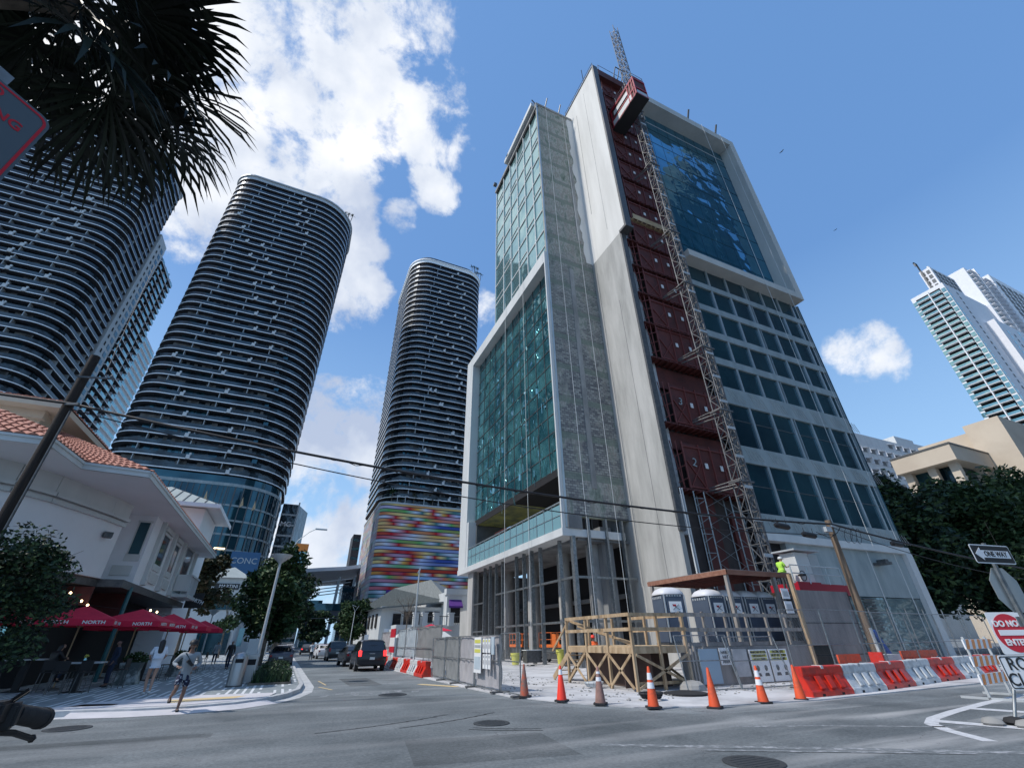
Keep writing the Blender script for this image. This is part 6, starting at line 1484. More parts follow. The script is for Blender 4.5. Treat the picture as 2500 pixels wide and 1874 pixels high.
    # timber canopy over the hoist gate
    c = thing('timber_canopy', 'plywood canopy on timber posts above the portable toilets', 'canopy', (22,19,.03))
    b = MB(c); b.box(18.75,23.3,16.5,22.2,4.5,4.53); b.o('roof_sheet', T['dply'], c); b = MB(c); b.box(18.7,23.3,16.44,16.5,4.28,4.5); b.box(18.69,18.75,16.44,22.2,4.28,4.5); b.box(18.72,23.3,22.2,22.26,4.28,4.5); b.o('fascia', T['rlumber'], c)
    b = MB(c)
    for k in range(7): b.box(19.2+k*.6,19.25+k*.6,16.5,22.2,4.3,4.49)
    b.o('joist', T['redpanel'], c)
    for x, y in ((18.8,16.6),(22.0,16.55),(23.2,16.6),(18.8,22),(23.2,22)): q = MB(c); q.box(x-.08,x+.08,y-.08,y+.08,1.36 if y < 20 else .1,4.3); q.o('post', T['glumber'], c)
    # hoarding and control cabin
    h = thing('hoarding', 'tall weathered brown plywood hoarding left of the timber utility pole', 'hoarding', (23.8,15.6,.03))
    b = MB(h); b.box(21.85,26.0,15.6,15.68,.05,3.62); b.box(25.95,26.02,15.6,18,.05,3.6); b.o('panel', T['dply'], h)
    b = MB(h); b.box(21.75,21.9,15.45,15.6,.05,4.3); b.o('post', T['lumber'], h)
    b = MB(h)
    for z in (.9,2.2): b.box(21.9,26,15.585,15.6,z,z+.03)
    b.o('sheet_joint', T['void'], h)
    for i, (z0, z1) in enumerate(((3.2,3.65),(2.6,3.1))): q = thing('notice', ['upper white notice on the post beside the toilets','lower white notice on the post beside the toilets'][i], 'notice', (21.1,15.5,z0), 0); b = MB(q); b.box(20.9,21.4,15.5,15.52,z0,z1); b.o('sheet', T['paper'], q); b = MB(q); b.box(20.98,21.32,15.49,15.5,z0+.1,z1-.12); b.o('printed_block', T['wrap'], q)
    k = thing('control_cabin', 'white hoist control cabin on a red base with yellow grey railings', 'cabin', (25.5,17.6,3.7))
    b = MB(k); b.box(24.3,28.6,17.0,18.6,3.62,4.15); b.box(24.3,26.2,16.9,17.0,3.7,4.2); b.o('base', T['redpaint'], k)
    b = MB(k); b.box(25.0,26.1,17.1,18.0,4.15,5.75); b.o('cabin_body', T['wht'], k)
    b = MB(k); b.box(24.75,26.9,16.85,18.3,5.82,5.9); b.o('roof', T['ltgrey'], k)
    b = MB(k); b.box(26.12,26.9,17.1,17.16,4.2,5.7); b.o('grey_door', T['ltgrey'], k)
    b = MB(k)
    for z in (4.6,5.0): b.tube((23.9,16.8,z),(28.0,16.8,z),.03,n=6)
    for x in (23.9,25.2,26.8,28.0): b.tube((x,16.8,4.1),(x,16.8,5.0),.03,n=6)
    b.tube((28.0,16.8,5.0),(28.1,16.8,4.2),.03,n=6); b.o('railing', T['alu'], k)
    b = MB(k); b.lathe([(.2,0),(.2,.08)], (24.9,16.95,4.5), 14); b.path([V((24.9+.25*math.cos(i*.6),16.9,4.5+.25*math.sin(i*.6))) for i in range(12)], .02, 5); b.o('hose', T['black'], k)
    b = MB(k); b.box(23.6,25.0,16.9,18.6,3.6,3.72); b.o('standing_plank', T['plyw'], k)
    # posters on the wall
    def poster(lab, x0, x1, z0, z1, m, lines=(), grp='posters on the low wall', heads=False, bl=()):
        t = thing('poster', lab, 'poster', ((x0+x1)/2,15.38,z0), 0, grp); b = MB(t); b.box(x0,x1,15.38,15.4,z0,z1); b.o('sheet', T[m], t)
        for z, s, hh in bl: b = MB(t); b.box(x0+.08,x1-.08,15.375,15.38,z-hh/2,z+hh/2); b.o('highlight', T['yellow'], t)
        for tx, z, s, mm in lines: text(tx, s, T[mm], t, (0,-.012,z-z0), (rad(90),0,0), 'lettering', .002, bold=.004)
        if heads:
            for k in (0,1):
                xx = x0+(x1-x0)*(.28+.44*k); b = MB(t); b.lathe([(.02,-.11),(.06,-.07),(.075,0),(.06,.07),(.02,.1)], (xx,15.385,z0+.48), 12); b.ext([(xx-.14,15.372,z0+.2),(xx+.14,15.372,z0+.2),(xx+.1,15.372,z0+.31),(xx-.1,15.372,z0+.31)], (0,.006,0)); b.o('head_silhouette', T['dsteel'], t)
    poster('large light blue poster with white text blocks at the left end of the wall', 14.95,15.95,.12,1.28,'poster_b', bl=())
    poster('white HARD HAT AREA poster beside the blue one', 16.05,16.6,.72,1.3,'signw',(('HARD',1.14,.16,'signb'),('HAT',.98,.16,'signb'),('AREA',.83,.16,'signb')))
    poster('grey lilac cluster of paper sheets between the posters', 16.75,17.55,.3,1.25,'wrap')
    poster('pale green social distancing poster with yellow lines and two heads', 17.7,18.75,.08,1.22,'signw',(('MAINTAIN SOCIAL',1.12,.11,'signb'),('DISTANCE 6 FT',.99,.11,'signb'),('AT ALL TIMES',.86,.11,'signb')),heads=True,bl=((1.12,0,.1),(.99,0,.1),(.86,0,.1)))
    poster('white FACEMASKS MUST BE WORN AT ALL TIMES poster, rightmost on the wall', 18.85,19.95,.08,1.22,'signw',(('FACEMASKS',1.12,.13,'signb'),('MUST BE WORN',.99,.12,'signb'),('AT ALL TIMES',.86,.12,'signb')),heads=True,bl=((1.12,0,.1),(.99,0,.1),(.86,0,.1)))
    # scissor lifts
    def lift(lab, loc, rz, w=2.2, stacked=True):
        t = thing('scissor_lift', lab, 'scissor lift', loc, rz, 'orange scissor lifts on the ground floor')
        b = MB(); b.box(-w/2,w/2,-.4,.4,.22,.6); b.o('chassis', T['dsteel'], t)
        for x in (-w*.36,w*.36):
            for y in (-.42,.42): b = MB(); b.tube((x,y-.06,.2),(x,y+.06,.2),.2,n=14); q = b.o('wheel', T['rubber'], t); b = MB(); b.tube((x,y-.07,.2),(x,y+.07,.2),.1,n=10); b.o('hub', T['ltgrey'], q)
        b = MB()
        for k in range(4): z = .62+k*.1; b.bar((-w*.4,-.3,z),(w*.4,-.3,z+.09),.06); b.bar((w*.4,.3,z),(-w*.4,.3,z+.09),.06)
        b.o('scissor_arms', T['steel'], t)
        b = MB(); b.box(-w/2,w/2,-.4,.4,1.03,1.12); b.box(-w/2,w/2,-.42,-.4,1.03,1.25); b.o('platform', T['lift'], t)
        b = MB()
        for x in (-w/2,-w/4,0,w/4,w/2): b.tube((x,-.4,1.1),(x,-.4,2.1),.022,n=5); b.tube((x,.4,1.1),(x,.4,2.1),.022,n=5)
        for z in (1.6,2.1):
            for y in (-.4,.4): b.tube((-w/2,y,z),(w/2,y,z),.022,n=5)
        b.box(w*.02,w*.3,-.41,-.39,1.2,2.0); b.o('guard_rail', T['lift'], t)
        return t
    lift('large orange scissor lift between the ground floor columns', (20.6,37.2,.09), rad(-65), 2.6)
    lift('red orange scissor lift farther back by the round column', (20.2,43.3,.09), rad(-80), 2.0)
    lift('orange scissor lift in the rear right bay', (24.5,46,.09), rad(-60), 2.4)
    for x, y, m, l, r_, hh in ((16.0,35.0,'yellow','yellow plastic bin standing on the works apron',.33,.75),(19.3,34.0,'yellow','second yellow bin half hidden by the large scissor lift',.3,.95)):
        t = thing('waste_bin', l, 'bin', (x,y,.09)); b = MB(); b.lathe([(r_*.75,0),(r_,hh*.8),(r_*1.12,hh*.82),(r_*1.12,hh),(r_*.95,hh),(r_*.9,hh-.05)], (0,0,0), 18); b.o('tub', T[m], t, smooth=50); b = MB(); b.box(-r_*1.25,r_*1.25,-.04,.04,hh*.7,hh*.78); b.o('handle', T[m], t)
    t = thing('tool_cart', 'grey tool cart with a white top next to the yellow bin', 'cart', (17.0,34.2,.09)); b = MB(); b.box(-.6,.6,-.35,.35,.15,.9); b.o('cabinet', T['dsteel'], t); b = MB(); b.box(-.66,.66,-.4,.4,.9,.95); b.o('top', T['wht'], t)
    for i, (x, y, l) in enumerate(((11.3,17.4,'coiled white pipe lying under the timber platform'),(10.6,13.2,'flat black mat rolled beside the platform foot'))):
        t = thing('hose_coil', l, 'hose coil', (x,y,.05))
        b = MB(); 
        for k in range(3): b.path([V((math.cos(a_*.52)*(.3+.04*k), math.sin(a_*.52)*(.22+.03*k), .06+.05*k)) for a_ in range(13)], .035, 6)
        b.o('coil', T['wht' if not i else 'rubber'], t, smooth=True)
    t = thing('rubber_mat', 'flat black rubber mat on the dusty ground before the platform corner', 'mat', (12.6,13.9,.035)); b = MB(); b.lathe([(.7,0),(.72,.05),(.3,.1),(.1,.06)], (0,0,0), 14); b.o('mat', T['rubber'], t, smooth=40)
    b = MB(); rr = random.Random(31)
    for i in range(420):
        x, y = (rr.uniform(9.5,20), rr.uniform(13.2,15.4)) if i % 2 else (rr.uniform(7.3,12), rr.uniform(15,27)); s = rr.uniform(.01,.06); b.cb((x,y,.03+s*.3), s*1.5,s,s*.7, rr.uniform(0,3), 0, rr.uniform(-.5,.5))
    b.o('rubble', T['conc'], kind='stuff', lab='small stones and concrete crumbs on the dusty apron', cat='rubble')
    t = thing('concrete_lump', 'rough concrete lump at the foot of the leaning planks', 'rubble', (13.9,14.9,.03)); b = MB(); b.lathe([(.5,0),(.45,.15),(.3,.26),(.05,.3)], (0,0,0), 9); b.o('lump', T['conc'], t)
    # orange plastic barrier, timber frames, small things behind the rear fence
    for i, (x, y, w, l) in enumerate(((22.5,14.4,1.5,'red plastic crowd barrier behind the second red road barrier'),(30.5,15.8,3.2,'long orange plastic barrier behind the fence by the white corner'))):
        t = thing('plastic_barrier', l, 'barrier', (x,y,.03)); b = MB(); b.box(-w/2,w/2,-.04,.04,.68,.95); b.box(-w/2,w/2,-.04,.04,.1,.2)
        for k in range(int(w/.14)): b.box(-w/2+k*.14,-w/2+k*.14+.06,-.03,.03,.2,.68)
        b.o('barrier_body', T['cone'], t)
    t = thing('trestle', 'leaning timber trestle of raw boards behind the fence', 'timber frame', (25,16.2,0)); b = MB(t)
    for p_, q_ in (((24.6,16.6,2.1),(27.4,16,.5)),((25.0,16.6,1.6),(27.0,16,.2)),((24.9,16.3,.1),(24.4,16.3,2.2)),((26.1,16.4,.1),(25.6,16.4,1.6)),((24.4,16.4,1.0),(26.6,16.4,.3)),((26,16.3,1.9),(28.3,16.2,.9))): b.bar(p_, q_, .05, .12)
    b.o('board', T['lumber'], t)
    t = thing('blue_pipe_stand', 'blue steel post leaning behind the fence near the tower corner', 'post', (28.7,16,0)); b = MB(t); b.bar((28.0,16.2,1.9),(28.8,16.0,.1),.16); b.bar((28.0,16.2,1.9),(27.7,16.3,1.6),.1); b.o('post', M('blue_paint',(.02,.07,.3),.4), t)
    t = thing('concrete_block', 'white concrete block with red edge behind the barriers', 'block', (24.3,13.9,0)); b = MB(t); b.box(23.7,25.0,13.7,14.2,0,.95); b.o('block', T['wht'], t); b = MB(t); b.box(23.6,23.7,13.65,14.2,.1,1.05); b.o('red_edge', T['bar_r'], t)
    for i in range(5):
        x = 25.5+i*.75; t = thing('sand_bag', ['pale bag of building sand behind the barriers, nearest the white block','second pale sand bag','middle pale sand bag','fourth pale sand bag','fifth pale sand bag, nearest the orange barrier'][i] + ('' if i == 0 else ' of the row behind the fence'), 'sand bag', (x,14.9,0), 0, 'sand bags behind the fence'); b = MB(); b.lathe([(.28,0),(.32,.12),(.26,.3),(.1,.36)], (0,0,0), 10); b.o('bag', T['wht2'], t, smooth=60)
cones(); barriers(); fences(); site()
# ---------------------------------------------------------------- signs, poles and cables
def signs():
    T = MT
    def frame(name, lab, cat, loc, rz): return thing(name, lab, cat, loc, rz)
    def rr_(w, h, r, d, y=0): return [(x,y,z) for x,z in rrect(-w/2,w/2,-h/2,h/2,0,4,(r,)*4)]
    # road closed / do not enter stand. local x to the right, facing -Y
    t = thing('road_sign', 'portable stand with round red DO NOT ENTER above white ROAD CLOSED sign', 'road sign', (15.16,5.8,0), rad(-24))
    b = MB(); b.tube((-.85,.05,.05),(-.5,.05,.7),.03,n=8); b.tube((0,.04,.25),(0,.04,2.0),.025,n=8); b.tube((-.85,.05,.08),(0,.05,.3),.025,n=8); b.o('stand', T['steel'], t)
    q = MB(); q.ext([(x,0,1.68+z) for x,_,z in rr_(.84,.84,.05,0)], (0,.006,0)); pl = q.o('do_not_enter_plate', T['signw'], t)
    q = MB(); q.ext([(.385*math.cos(a_),-.006,1.68+.385*math.sin(a_)) for a_ in [i*math.pi/20 for i in range(40)]], (0,.005,0)); q.o('red_disc', T['signr'], pl)
    q = MB(); q.box(-.3,.3,-.012,-.006,1.63,1.74); q.o('white_bar', T['signw'], pl)
    text('DO NOT', .17, T['signw'], pl, (0,-.01,1.86), (rad(90),0,0), bold=.006); text('ENTER', .17, T['signw'], pl, (0,-.01,1.49), (rad(90),0,0), bold=.006)
    q = MB(); q.ext([(x,0,.93+z) for x,_,z in rr_(1.22,.64,.06,0)], (0,.006,0)); pr = q.o('road_closed_plate', T['signw'], t)
    q = MB(); q.ring([(x,z) for x,_,z in rr_(1.18,.6,.05,0)], [(x,z) for x,_,z in rr_(1.14,.56,.04,0)], 0,.004); q.v = [(x,-z-.001,.93+y) for x,y,z in q.v]; q.o('border', T['signb'], pr)
    text('ROAD', .33, T['signb'], pr, (0,-.006,1.075), (rad(90),0,0), bold=.004); text('CLOSED', .33, T['signb'], pr, (0,-.006,.785), (rad(90),0,0), bold=.004, sx=.95)
    for i, (x, y) in enumerate(((14.15,5.9),(14.45,6.2),(14.0,6.4))):
        s = thing('sand_bag', ['grey sand bag weighting the sign stand foot, nearest','dark sand bag behind it on the stand foot','third sand bag left on the stand foot'][i], 'sand bag', (x,y,0), i, 'sand bags on the sign stand'); b = MB(); b.lathe([(.14,0),(.19,.05),(.15,.12),(.04,.15)], (0,0,0), 12, sq=.3); b.o('bag', T['conc' if i != 1 else 'rubber'], s, smooth=60)
    # barricade
    for j, (x, y, z) in enumerate(((20.2,8.7,0),)):
        t = thing('barricade', 'three board barricade with orange and white stripes behind the signs', 'barricade', (x,y,0), rad(8))
        for k, zz in enumerate((.5,.95,1.4)):
            b = MB(); b.box(-1.2,1.2,-.02,.02,zz-.13,zz+.13); bd = b.o('board', T['signw'], t)
            b = MB()
            for i in range(5): xx = -1.15+i*.5; b.ext([(xx,-.026,zz-.125),(xx+.24,-.026,zz-.125),(xx+.42,-.026,zz+.125),(xx+.18,-.026,zz+.125)], (0,.005,0))
            b.o('orange_stripe', T['orange'], bd)
        b = MB(); b.box(-1.0,-.93,-.0,.06,0,1.6); b.box(.93,1.0,0,.06,0,1.6); b.box(-1.0,-.93,-.7,.7,0,.06); b.box(.93,1.0,-.7,.7,0,.06); b.o('frame', T['ltgrey'], t)
    # one way sign and stop sign seen from behind, on one post
    t = thing('street_sign_post', 'steel post with black ONE WAY arrow sign and the grey back of a stop sign', 'sign post', (13.55,4.9,-.42), rad(-8))
    b = MB(); b.bar((0,0,0),(0,0,3.8),.07,.05); b.o('post', T['steel'], t)
    q = MB(); q.ext([(x,-.06,3.56+z) for x,_,z in rr_(1.22,.38,.04,0)], (0,.006,0)); ow = q.o('one_way_plate', T['signw'], t)
    q = MB(); q.ext([(x,-.064,3.56+z) for x,_,z in rr_(1.18,.34,.03,0)], (0,.003,0)); q.o('black_field', T['signb'], ow)
    q = MB(); z = 3.56; q.ext([(-.54,-.068,z),(-.34,-.068,z+.13),(-.34,-.068,z+.075),(.52,-.068,z+.075),(.52,-.068,z-.075),(-.34,-.068,z-.075),(-.34,-.068,z-.13)], (0,.003,0)); q.o('white_arrow', T['signw'], ow)
    text('ONE WAY', .15, T['signb'], ow, (.08,-.07,3.56), (rad(90),0,0), bold=.003)
    ow.rotation_euler = (0,0,0)
    q = MB(); q.ext([(.0+.46*math.cos(a_)+.12,.06,2.88+.46*math.sin(a_)) for a_ in [math.pi/8+i*math.pi/4 for i in range(8)]], (0,.005,0)); q.o('stop_plate_back', T['signback'], t)
    q = MB(); q.box(-.1,.5,.06,.066,2.2,2.38); q.o('small_plate_back', T['signback'], t)
    # parking sign close overhead at the left edge
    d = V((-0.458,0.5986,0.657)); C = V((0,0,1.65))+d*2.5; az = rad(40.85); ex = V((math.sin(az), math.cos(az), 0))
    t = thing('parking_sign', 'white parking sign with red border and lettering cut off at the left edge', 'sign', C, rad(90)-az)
    q = MB(); w_, h_ = .31, .46; q.ext([(x-w_/2,0,z-h_/2) for x,_,z in rr_(w_,h_,.035,0)], (0,.004,0)); pl = q.o('plate', M('shaded_sign_sheet',(.085,.11,.13),.6), t)  # white sheet with its backlit shade put into the colour
    q = MB(); q.ring([(x,z) for x,_,z in rr_(w_-.018,h_-.018,.03,0)], [(x,z) for x,_,z in rr_(w_-.034,h_-.034,.024,0)], 0,.001); q.v = [(x-w_/2,-z-.0006,y-h_/2) for x,y,z in q.v]; q.o('border', T['signr'], pl)
    text('NO', .05, T['signr'], pl, (-.165,-.001,-.045), (rad(90),0,0), ex=.0004, bold=.001); text('PARKING', .05, T['signr'], pl, (-.15,-.001,-.115), (rad(90),0,0), ex=.0004, bold=.001)
    b = MB(); b.box(-w_/2-.02,-w_/2+.02,.005,.03,-3.2,.05); b.o('post', T['steel'], t)
def poles():
    T = MT
    t = thing('utility_pole', 'thick dark timber utility pole at the left edge before the restaurant', 'utility pole', (-8.95,19.6,.12), 0, 'timber utility poles')
    b = MB(t); b.tube((-8.95,19.6,.12),(-8.95,19.6,11.4),.2,.15,14); b.o('shaft', T['dpole'], t, smooth=60)
    b = MB(t); b.tube((-8.7,19.4,.3),(-8.75,19.45,9),.03,n=6); b.bar((-9.0,19.3,10.3),(-8.0,19.4,10.5),.06); b.bar((-8.95,19.4,9.2),(-8.5,19.2,9.2),.08); b.lathe([(.05,0),(.06,.08),(.03,.14)], (-8.1,19.4,10.5), 8); b.o('bracket', T['dsteel'], t)
    t = thing('utility_pole', 'brown timber utility pole with cable bundle right of the control cabin', 'utility pole', (26.15,15.35,.03), 0, 'timber utility poles')
    b = MB(t); b.tube((26.15,15.35,.03),(26.15,15.35,7.2),.2,.15,14); b.o('shaft', T['pole'], t, smooth=60)
    b = MB(t); b.bar((25.9,15.15,6.85),(26.8,15.2,6.85),.08); b.box(25.3,25.75,15.05,15.3,6.5,6.75); b.o('bracket', T['ltgrey'], t)
    b = MB(t); b.tube((26.0,15.12,.9),(26.0,15.12,2.0),.07,n=6); b.o('cable_guard', T['wht'], t)
    Lp, Rp = V((-8.8,19.4,9.25)), V((26.1,15.15,6.95))
    def cab(name, lab, A, B, sag, r, parts=1):
        t = thing(name, lab, 'cable', A, 0, 'overhead cables across the crossing'); b = MB(t); P = []
        for i in range(41): u = i/40; p = A.lerp(B,u); p.z -= sag*4*u*(1-u); P.append(p)
        b.path(P, r, 6); b.o('cable', T['cable'], t, smooth=True); return t, P
    a, P1 = cab('overhead_cable', 'thick black cable bundle spanning from the dark pole to the brown pole', Lp, Rp, .75, .05)
    b = MB(a)
    for i in range(1,39,1):
        if i % 3: b.path([P1[i]-V((0,0,.0)), P1[i].lerp(P1[i+1],.5)-V((0,0,.10 if i % 2 else .05)), P1[i+1]], .015, 4)
    b.o('lashed_wire', T['cable'], a)
    cab('overhead_cable', 'thin lower black cable under the thick bundle', Lp-V((0,0,.2)), Rp-V((0,0,.55)), 1.05, .022)
    cab('overhead_cable', 'thick black cable running off right from the brown pole', Rp, V((62,13.5,4.9)), .6, .05)
    cab('overhead_cable', 'slack thin cable running off right below the thick one', Rp-V((0,0,.2)), V((52,12.5,4.6)), 1.0, .018)
    cab('overhead_cable', 'black cables running off left from the dark pole', Lp, V((-40,17,9.9)), .5, .05)
    cab('overhead_cable', 'steep thin wire rising from the dark pole into the palm', V((-8.3,19.4,10.4)), V((-12,27,22)), .3, .018)
    for i, (p, l) in enumerate(((V((22.0,15.2,6.55)),'black splice case hanging on the cable left of the brown pole'),(V((23.9,15.2,6.25)),'larger black splice case below it left of the brown pole'),(V((31.0,14.9,6.2)),'black splice case on the cable right of the brown pole'),(V((-12.2,19.0,9.2)),'thick black splice case on the cable left of the dark pole'))):
        t = thing('splice_case', l, 'splice case', p, 0, 'cable splice cases'); b = MB(); b.tube((-.55,0,0),(-.4,0,0),.06,.13,10); b.tube((-.4,0,0),(.4,0,-.04),.14,.14,10); b.tube((.4,0,-.04),(.55,0,-.05),.13,.06,10); b.o('case', T['black'], t, smooth=50); b = MB(); b.tube((-.35,0,.1),(-.35,0,.32),.015,n=4); b.tube((.35,0,.1),(.35,0,.34),.015,n=4); b.o('hanger', T['cable'], t)
    t = thing('cable_loop', 'tangled slack loops of black cable at the brown pole top', 'cable', (26.6,15.1,6.8)); b = MB(); 
    for k in range(3): b.path([V((.5+k*.45+.42*math.sin(a_*.5)*(1-.2*k), 0, -.35-.42*math.cos(a_*.5+.6))) for a_ in range(13)], .014, 4)
    b.path([V((-2.2,0,-.4)),V((-1.2,0,-.62)),V((-.4,0,-.3)),V((0,0,0))], .02, 4); b.o('cable', T['cable'], t)
    # lamps
    def disc_lamp(lab, x, y, h, s=1.0):
        t = thing('street_lamp', lab, 'street lamp', (x,y,.125), 0, 'disc topped pavement lamps'); b = MB(); b.tube((0,0,0),(0,0,h-.45),.085*s,.06*s,12); b.lathe([(.14*s,0),(.14*s,.25)], (0,0,0), 12); b.o('post', T['ltgrey'], t, smooth=50)
        b = MB(); b.lathe([(.06,h-.45),(.1,h-.38),(.2,h-.3),(.5*s,h-.05),(.52*s,h),(.3,h+.02),(.02,h+.03)], (0,0,0), 24); b.o('disc_head', T['ltgrey'], t, smooth=50)
    disc_lamp('tall grey disc topped lamp beside the steel litter bin', -1.0,27.0,5.5)
    disc_lamp('small looking disc topped lamp farther down by the shop signs', -6.15,50,4.1,.8)
    t = thing('street_lamp', 'tall arm street lamp reaching over the road beyond the leafy tree', 'street lamp', (-2.2,80,.1)); b = MB(); b.tube((0,0,0),(.3,0,14),.14,.1,8); b.path([V((.3,0,14)),V((1.0,0,15.6)),V((2.4,0,17.0)),V((3.4,0,17.6))], .06, 6); b.o('pole', T['ltgrey'], t); b = MB(); b.box(3.2,5.0,-.15,.15,17.45,17.65); b.o('lamp_head', T['ltgrey'], t)
    t = thing('light_pole', 'slim pale pole rising in front of the mural behind the blue sheeted fence', 'pole', (9.0,38.5,0)); b = MB(); b.tube((0,0,0),(0,0,6.7),.09,.06,8); b.bar((-.1,0,6.5),(.1,0,6.9),.1); b.o('pole', T['ltgrey'], t)
    t = thing('light_pole', 'leaning thin white pole with forked top over the parked cars', 'pole', (7.2,64,0)); b = MB(); b.tube((0,0,0),(.1,0,5.0),.05,.04,6); b.bar((.1,0,5),(-.3,0,5.7),.04); b.bar((.1,0,5),(.5,0,5.6),.04); b.bar((-.3,0,5.7),(.2,0,5.5),.04); b.o('pole', T['wht'], t)
    for i, (x, y, h, l) in enumerate(((7.4,52,2.3,'small white street sign on a post behind the black car'),(8.4,47,2.7,'square white street sign above the black car roof'))):
        t = thing('street_sign', l, 'sign', (x,y,0), 0, 'small white street signs'); b = MB(); b.tube((0,0,0),(0,0,h),.03,n=6); b.o('post', T['steel'], t); b = MB(); b.box(-.2,.2,-.03,0,h-.6,h); b.o('plate', T['signw'], t)
    t = thing('tent', 'white peaked tents beyond the sheeted fence', 'tent', (13,52,0)); b = MB()
    for x in (-1.4,1.6): b.add([(x-1.4,-1.4,2.0),(x+1.4,-1.4,2.0),(x+1.4,1.4,2.0),(x-1.4,1.4,2.0),(x,0,3.0)], [(0,1,4),(1,2,4),(2,3,4),(3,0,4)]); b.box(x-1.4,x+1.4,-1.42,-1.38,1.6,2.0)
    b.o('canopy', T['wht'], t)
    b = MB()
    for x in (-2.8,0,3.0): b.tube((x,-1.4,0),(x,-1.4,2),.04,n=5)
    b.o('leg', T['steel'], t)
    t = thing('umbrella', 'flat red umbrella above the white tents beyond the fence', 'umbrella', (12.6,47,0)); b = MB(); b.add([(-1.7,-1.5,2.5),(1.7,-1.5,2.5),(1.7,1.5,2.5),(-1.7,1.5,2.5),(0,0,3.1)], [(0,1,4),(1,2,4),(2,3,4),(3,0,4)]); b.o('canopy', T['umb'], t); b = MB(); b.tube((0,0,0),(0,0,3.1),.03,n=6); b.o('pole', T['steel'], t)
    # litter bins, menu board, blue banner
    t = thing('litter_bin', 'round brushed steel litter bin at the corner of the planting bed', 'litter bin', (-1.55,24.75,.125)); b = MB(); b.lathe([(.3,0),(.3,1.0),(.28,1.08),(.2,1.18),(.05,1.22)], (0,0,0), 24); b.o('bin_body', T['chrome'], t, smooth=50); b = MB(); b.lathe([(.305,0),(.305,.05)], (0,0,0), 24); b.o('base_ring', T['dsteel'], t); b = MB(); b.box(-.15,.15,-.31,-.2,.84,.98); b.o('slot', T['void'], t)
    t = thing('litter_bin', 'second steel bin just behind the first, beside the lamp', 'litter bin', (-1.15,26.3,.125)); b = MB(); b.box(-.22,.22,-.22,.22,.05,1.0); b.box(-.26,.26,-.26,.26,1.0,1.1); b.o('bin_body', T['chrome'], t); b = MB(); b.box(-.16,.16,-.235,-.22,.7,.92); b.o('slot', T['void'], t)
    t = thing('menu_board', 'pale grey menu board on the pavement behind the bins', 'menu board', (-1.45,31,.125)); b = MB(); b.box(-.3,.3,-.03,.03,.9,1.75); b.o('panel', T['ltgrey'], t); b = MB(); b.tube((-.25,0,0),(-.25,0,.9),.02,n=5); b.tube((.25,0,0),(.25,0,.9),.02,n=5); b.o('leg', T['steel'], t)
    t = thing('feather_banner', 'upright light blue banner by the far shop', 'banner', (-3.2,45,.125)); b = MB(); b.box(-.22,.16,-.02,.02,1.35,2.6); b.o('cloth', T['g_railb'], t); b = MB(); b.tube((-.22,0,0),(-.22,0,2.7),.015,n=5); b.o('pole', T['steel'], t)
    t = thing('traffic_light', 'traffic light hanging over the far crossing showing red', 'traffic light', (3,128,0)); b = MB(); b.bar((-6,0,6.5),(9,0,6.9),.12); b.tube((9,0,0),(9,0,7),.14,n=6); b.o('mast', T['dsteel'], t); b = MB(); b.box(.6,1.0,-.2,.1,5.4,6.5); b.o('signal_head', T['black'], t); b = MB(); b.lathe([(.01,0),(.15,.02),(.01,.04)], (0,0,0), 10); q = b.o('red_lamp', T['tail'], t); q.location = (.8,-.22,6.25); q.rotation_euler = (rad(90),0,0)
    # motorcycle handlebar reaching in at the left edge
    t = thing('motorcycle', 'dark motorcycle handlebar with grip and brake lever reaching in at the lower left', 'motorcycle', (-.85,1.2,0))
    o = V((0,0,1.65)); pos = lambda d, s: o+V(d)*s
    g1, g0, hub = V((-.53,1.78,1.49)), V((-.545,1.64,1.515)), V((-.59,1.41,1.50))
    b = MB(t); b.tube(g0, g1, .019, .021, 14); b.tube(g1-(g1-g0).normalized()*.012, g1+(g1-g0).normalized()*.006, .023, .023, 14); b.o('grip', T['rubber'], t, smooth=60)
    b = MB(t); b.tube(g0, hub, .013, n=10); b.tube(hub, V((-.71,1.21,1.49)), .013, n=10); b.o('handlebar', T['black'], t)
    b = MB(t); b.cb(g0.lerp(hub,.12), .05,.05,.05,.2); b.cb(g0.lerp(hub,.3)+V((0,0,.012)), .045,.07,.045,.1); b.bar(g0.lerp(hub,.2)+V((0,0,.02)), g0.lerp(hub,.05)+V((.02,0,.05)), .012); b.o('switch_box', T['black'], t, bev=.006)
    b = MB(t); b.path([g0.lerp(hub,.3)-V((0,0,.02)), g0.lerp(g1,.2)-V((-.004,0,.035)), g0.lerp(g1,.85)-V((-.004,0,.042))], .0065, 8); b.lathe([(.004,-.008),(.009,0),(.004,.008)], g0.lerp(g1,.87)-V((-.004,0,.042)), 8); b.o('brake_lever', T['black'], t)
    b = MB(t); b.tube(hub, V((-.61,1.31,1.44)), .05,.045,16); b.cb((-.69,1.29,1.50),.2,.14,.07,.3); b.cb((-.71,1.24,1.42),.2,.22,.12,.3); b.o('headstock', T['black'], t, bev=.01)
    b = MB(t); b.lathe([(.004,.012),(.016,.008),(.018,0)], hub+V((.02,-.03,.012)), 14); b.o('mirror_mount', T['chrome'], t)
    b = MB(t); b.bar((-.7,1.05,1.4),(-.95,1.35,.35),.05); b.bar((-.78,1.0,1.4),(-1.05,1.3,.35),.05); b.bar((-.8,.95,1.2),(-1.3,.3,.9),.25,.3); b.o('fork', T['black'], t)
    b = MB(t); 
    for k in range(20): a0, a1 = k*math.pi/10, (k+1)*math.pi/10; c = V((-1.05,1.45,.34)); f = lambda a_: c+V((-.05*math.cos(a_), .3*math.cos(a_), .3*math.sin(a_))); b.tube(f(a0), f(a1), .05, n=6)
    b.o('wheel', T['rubber'], t)
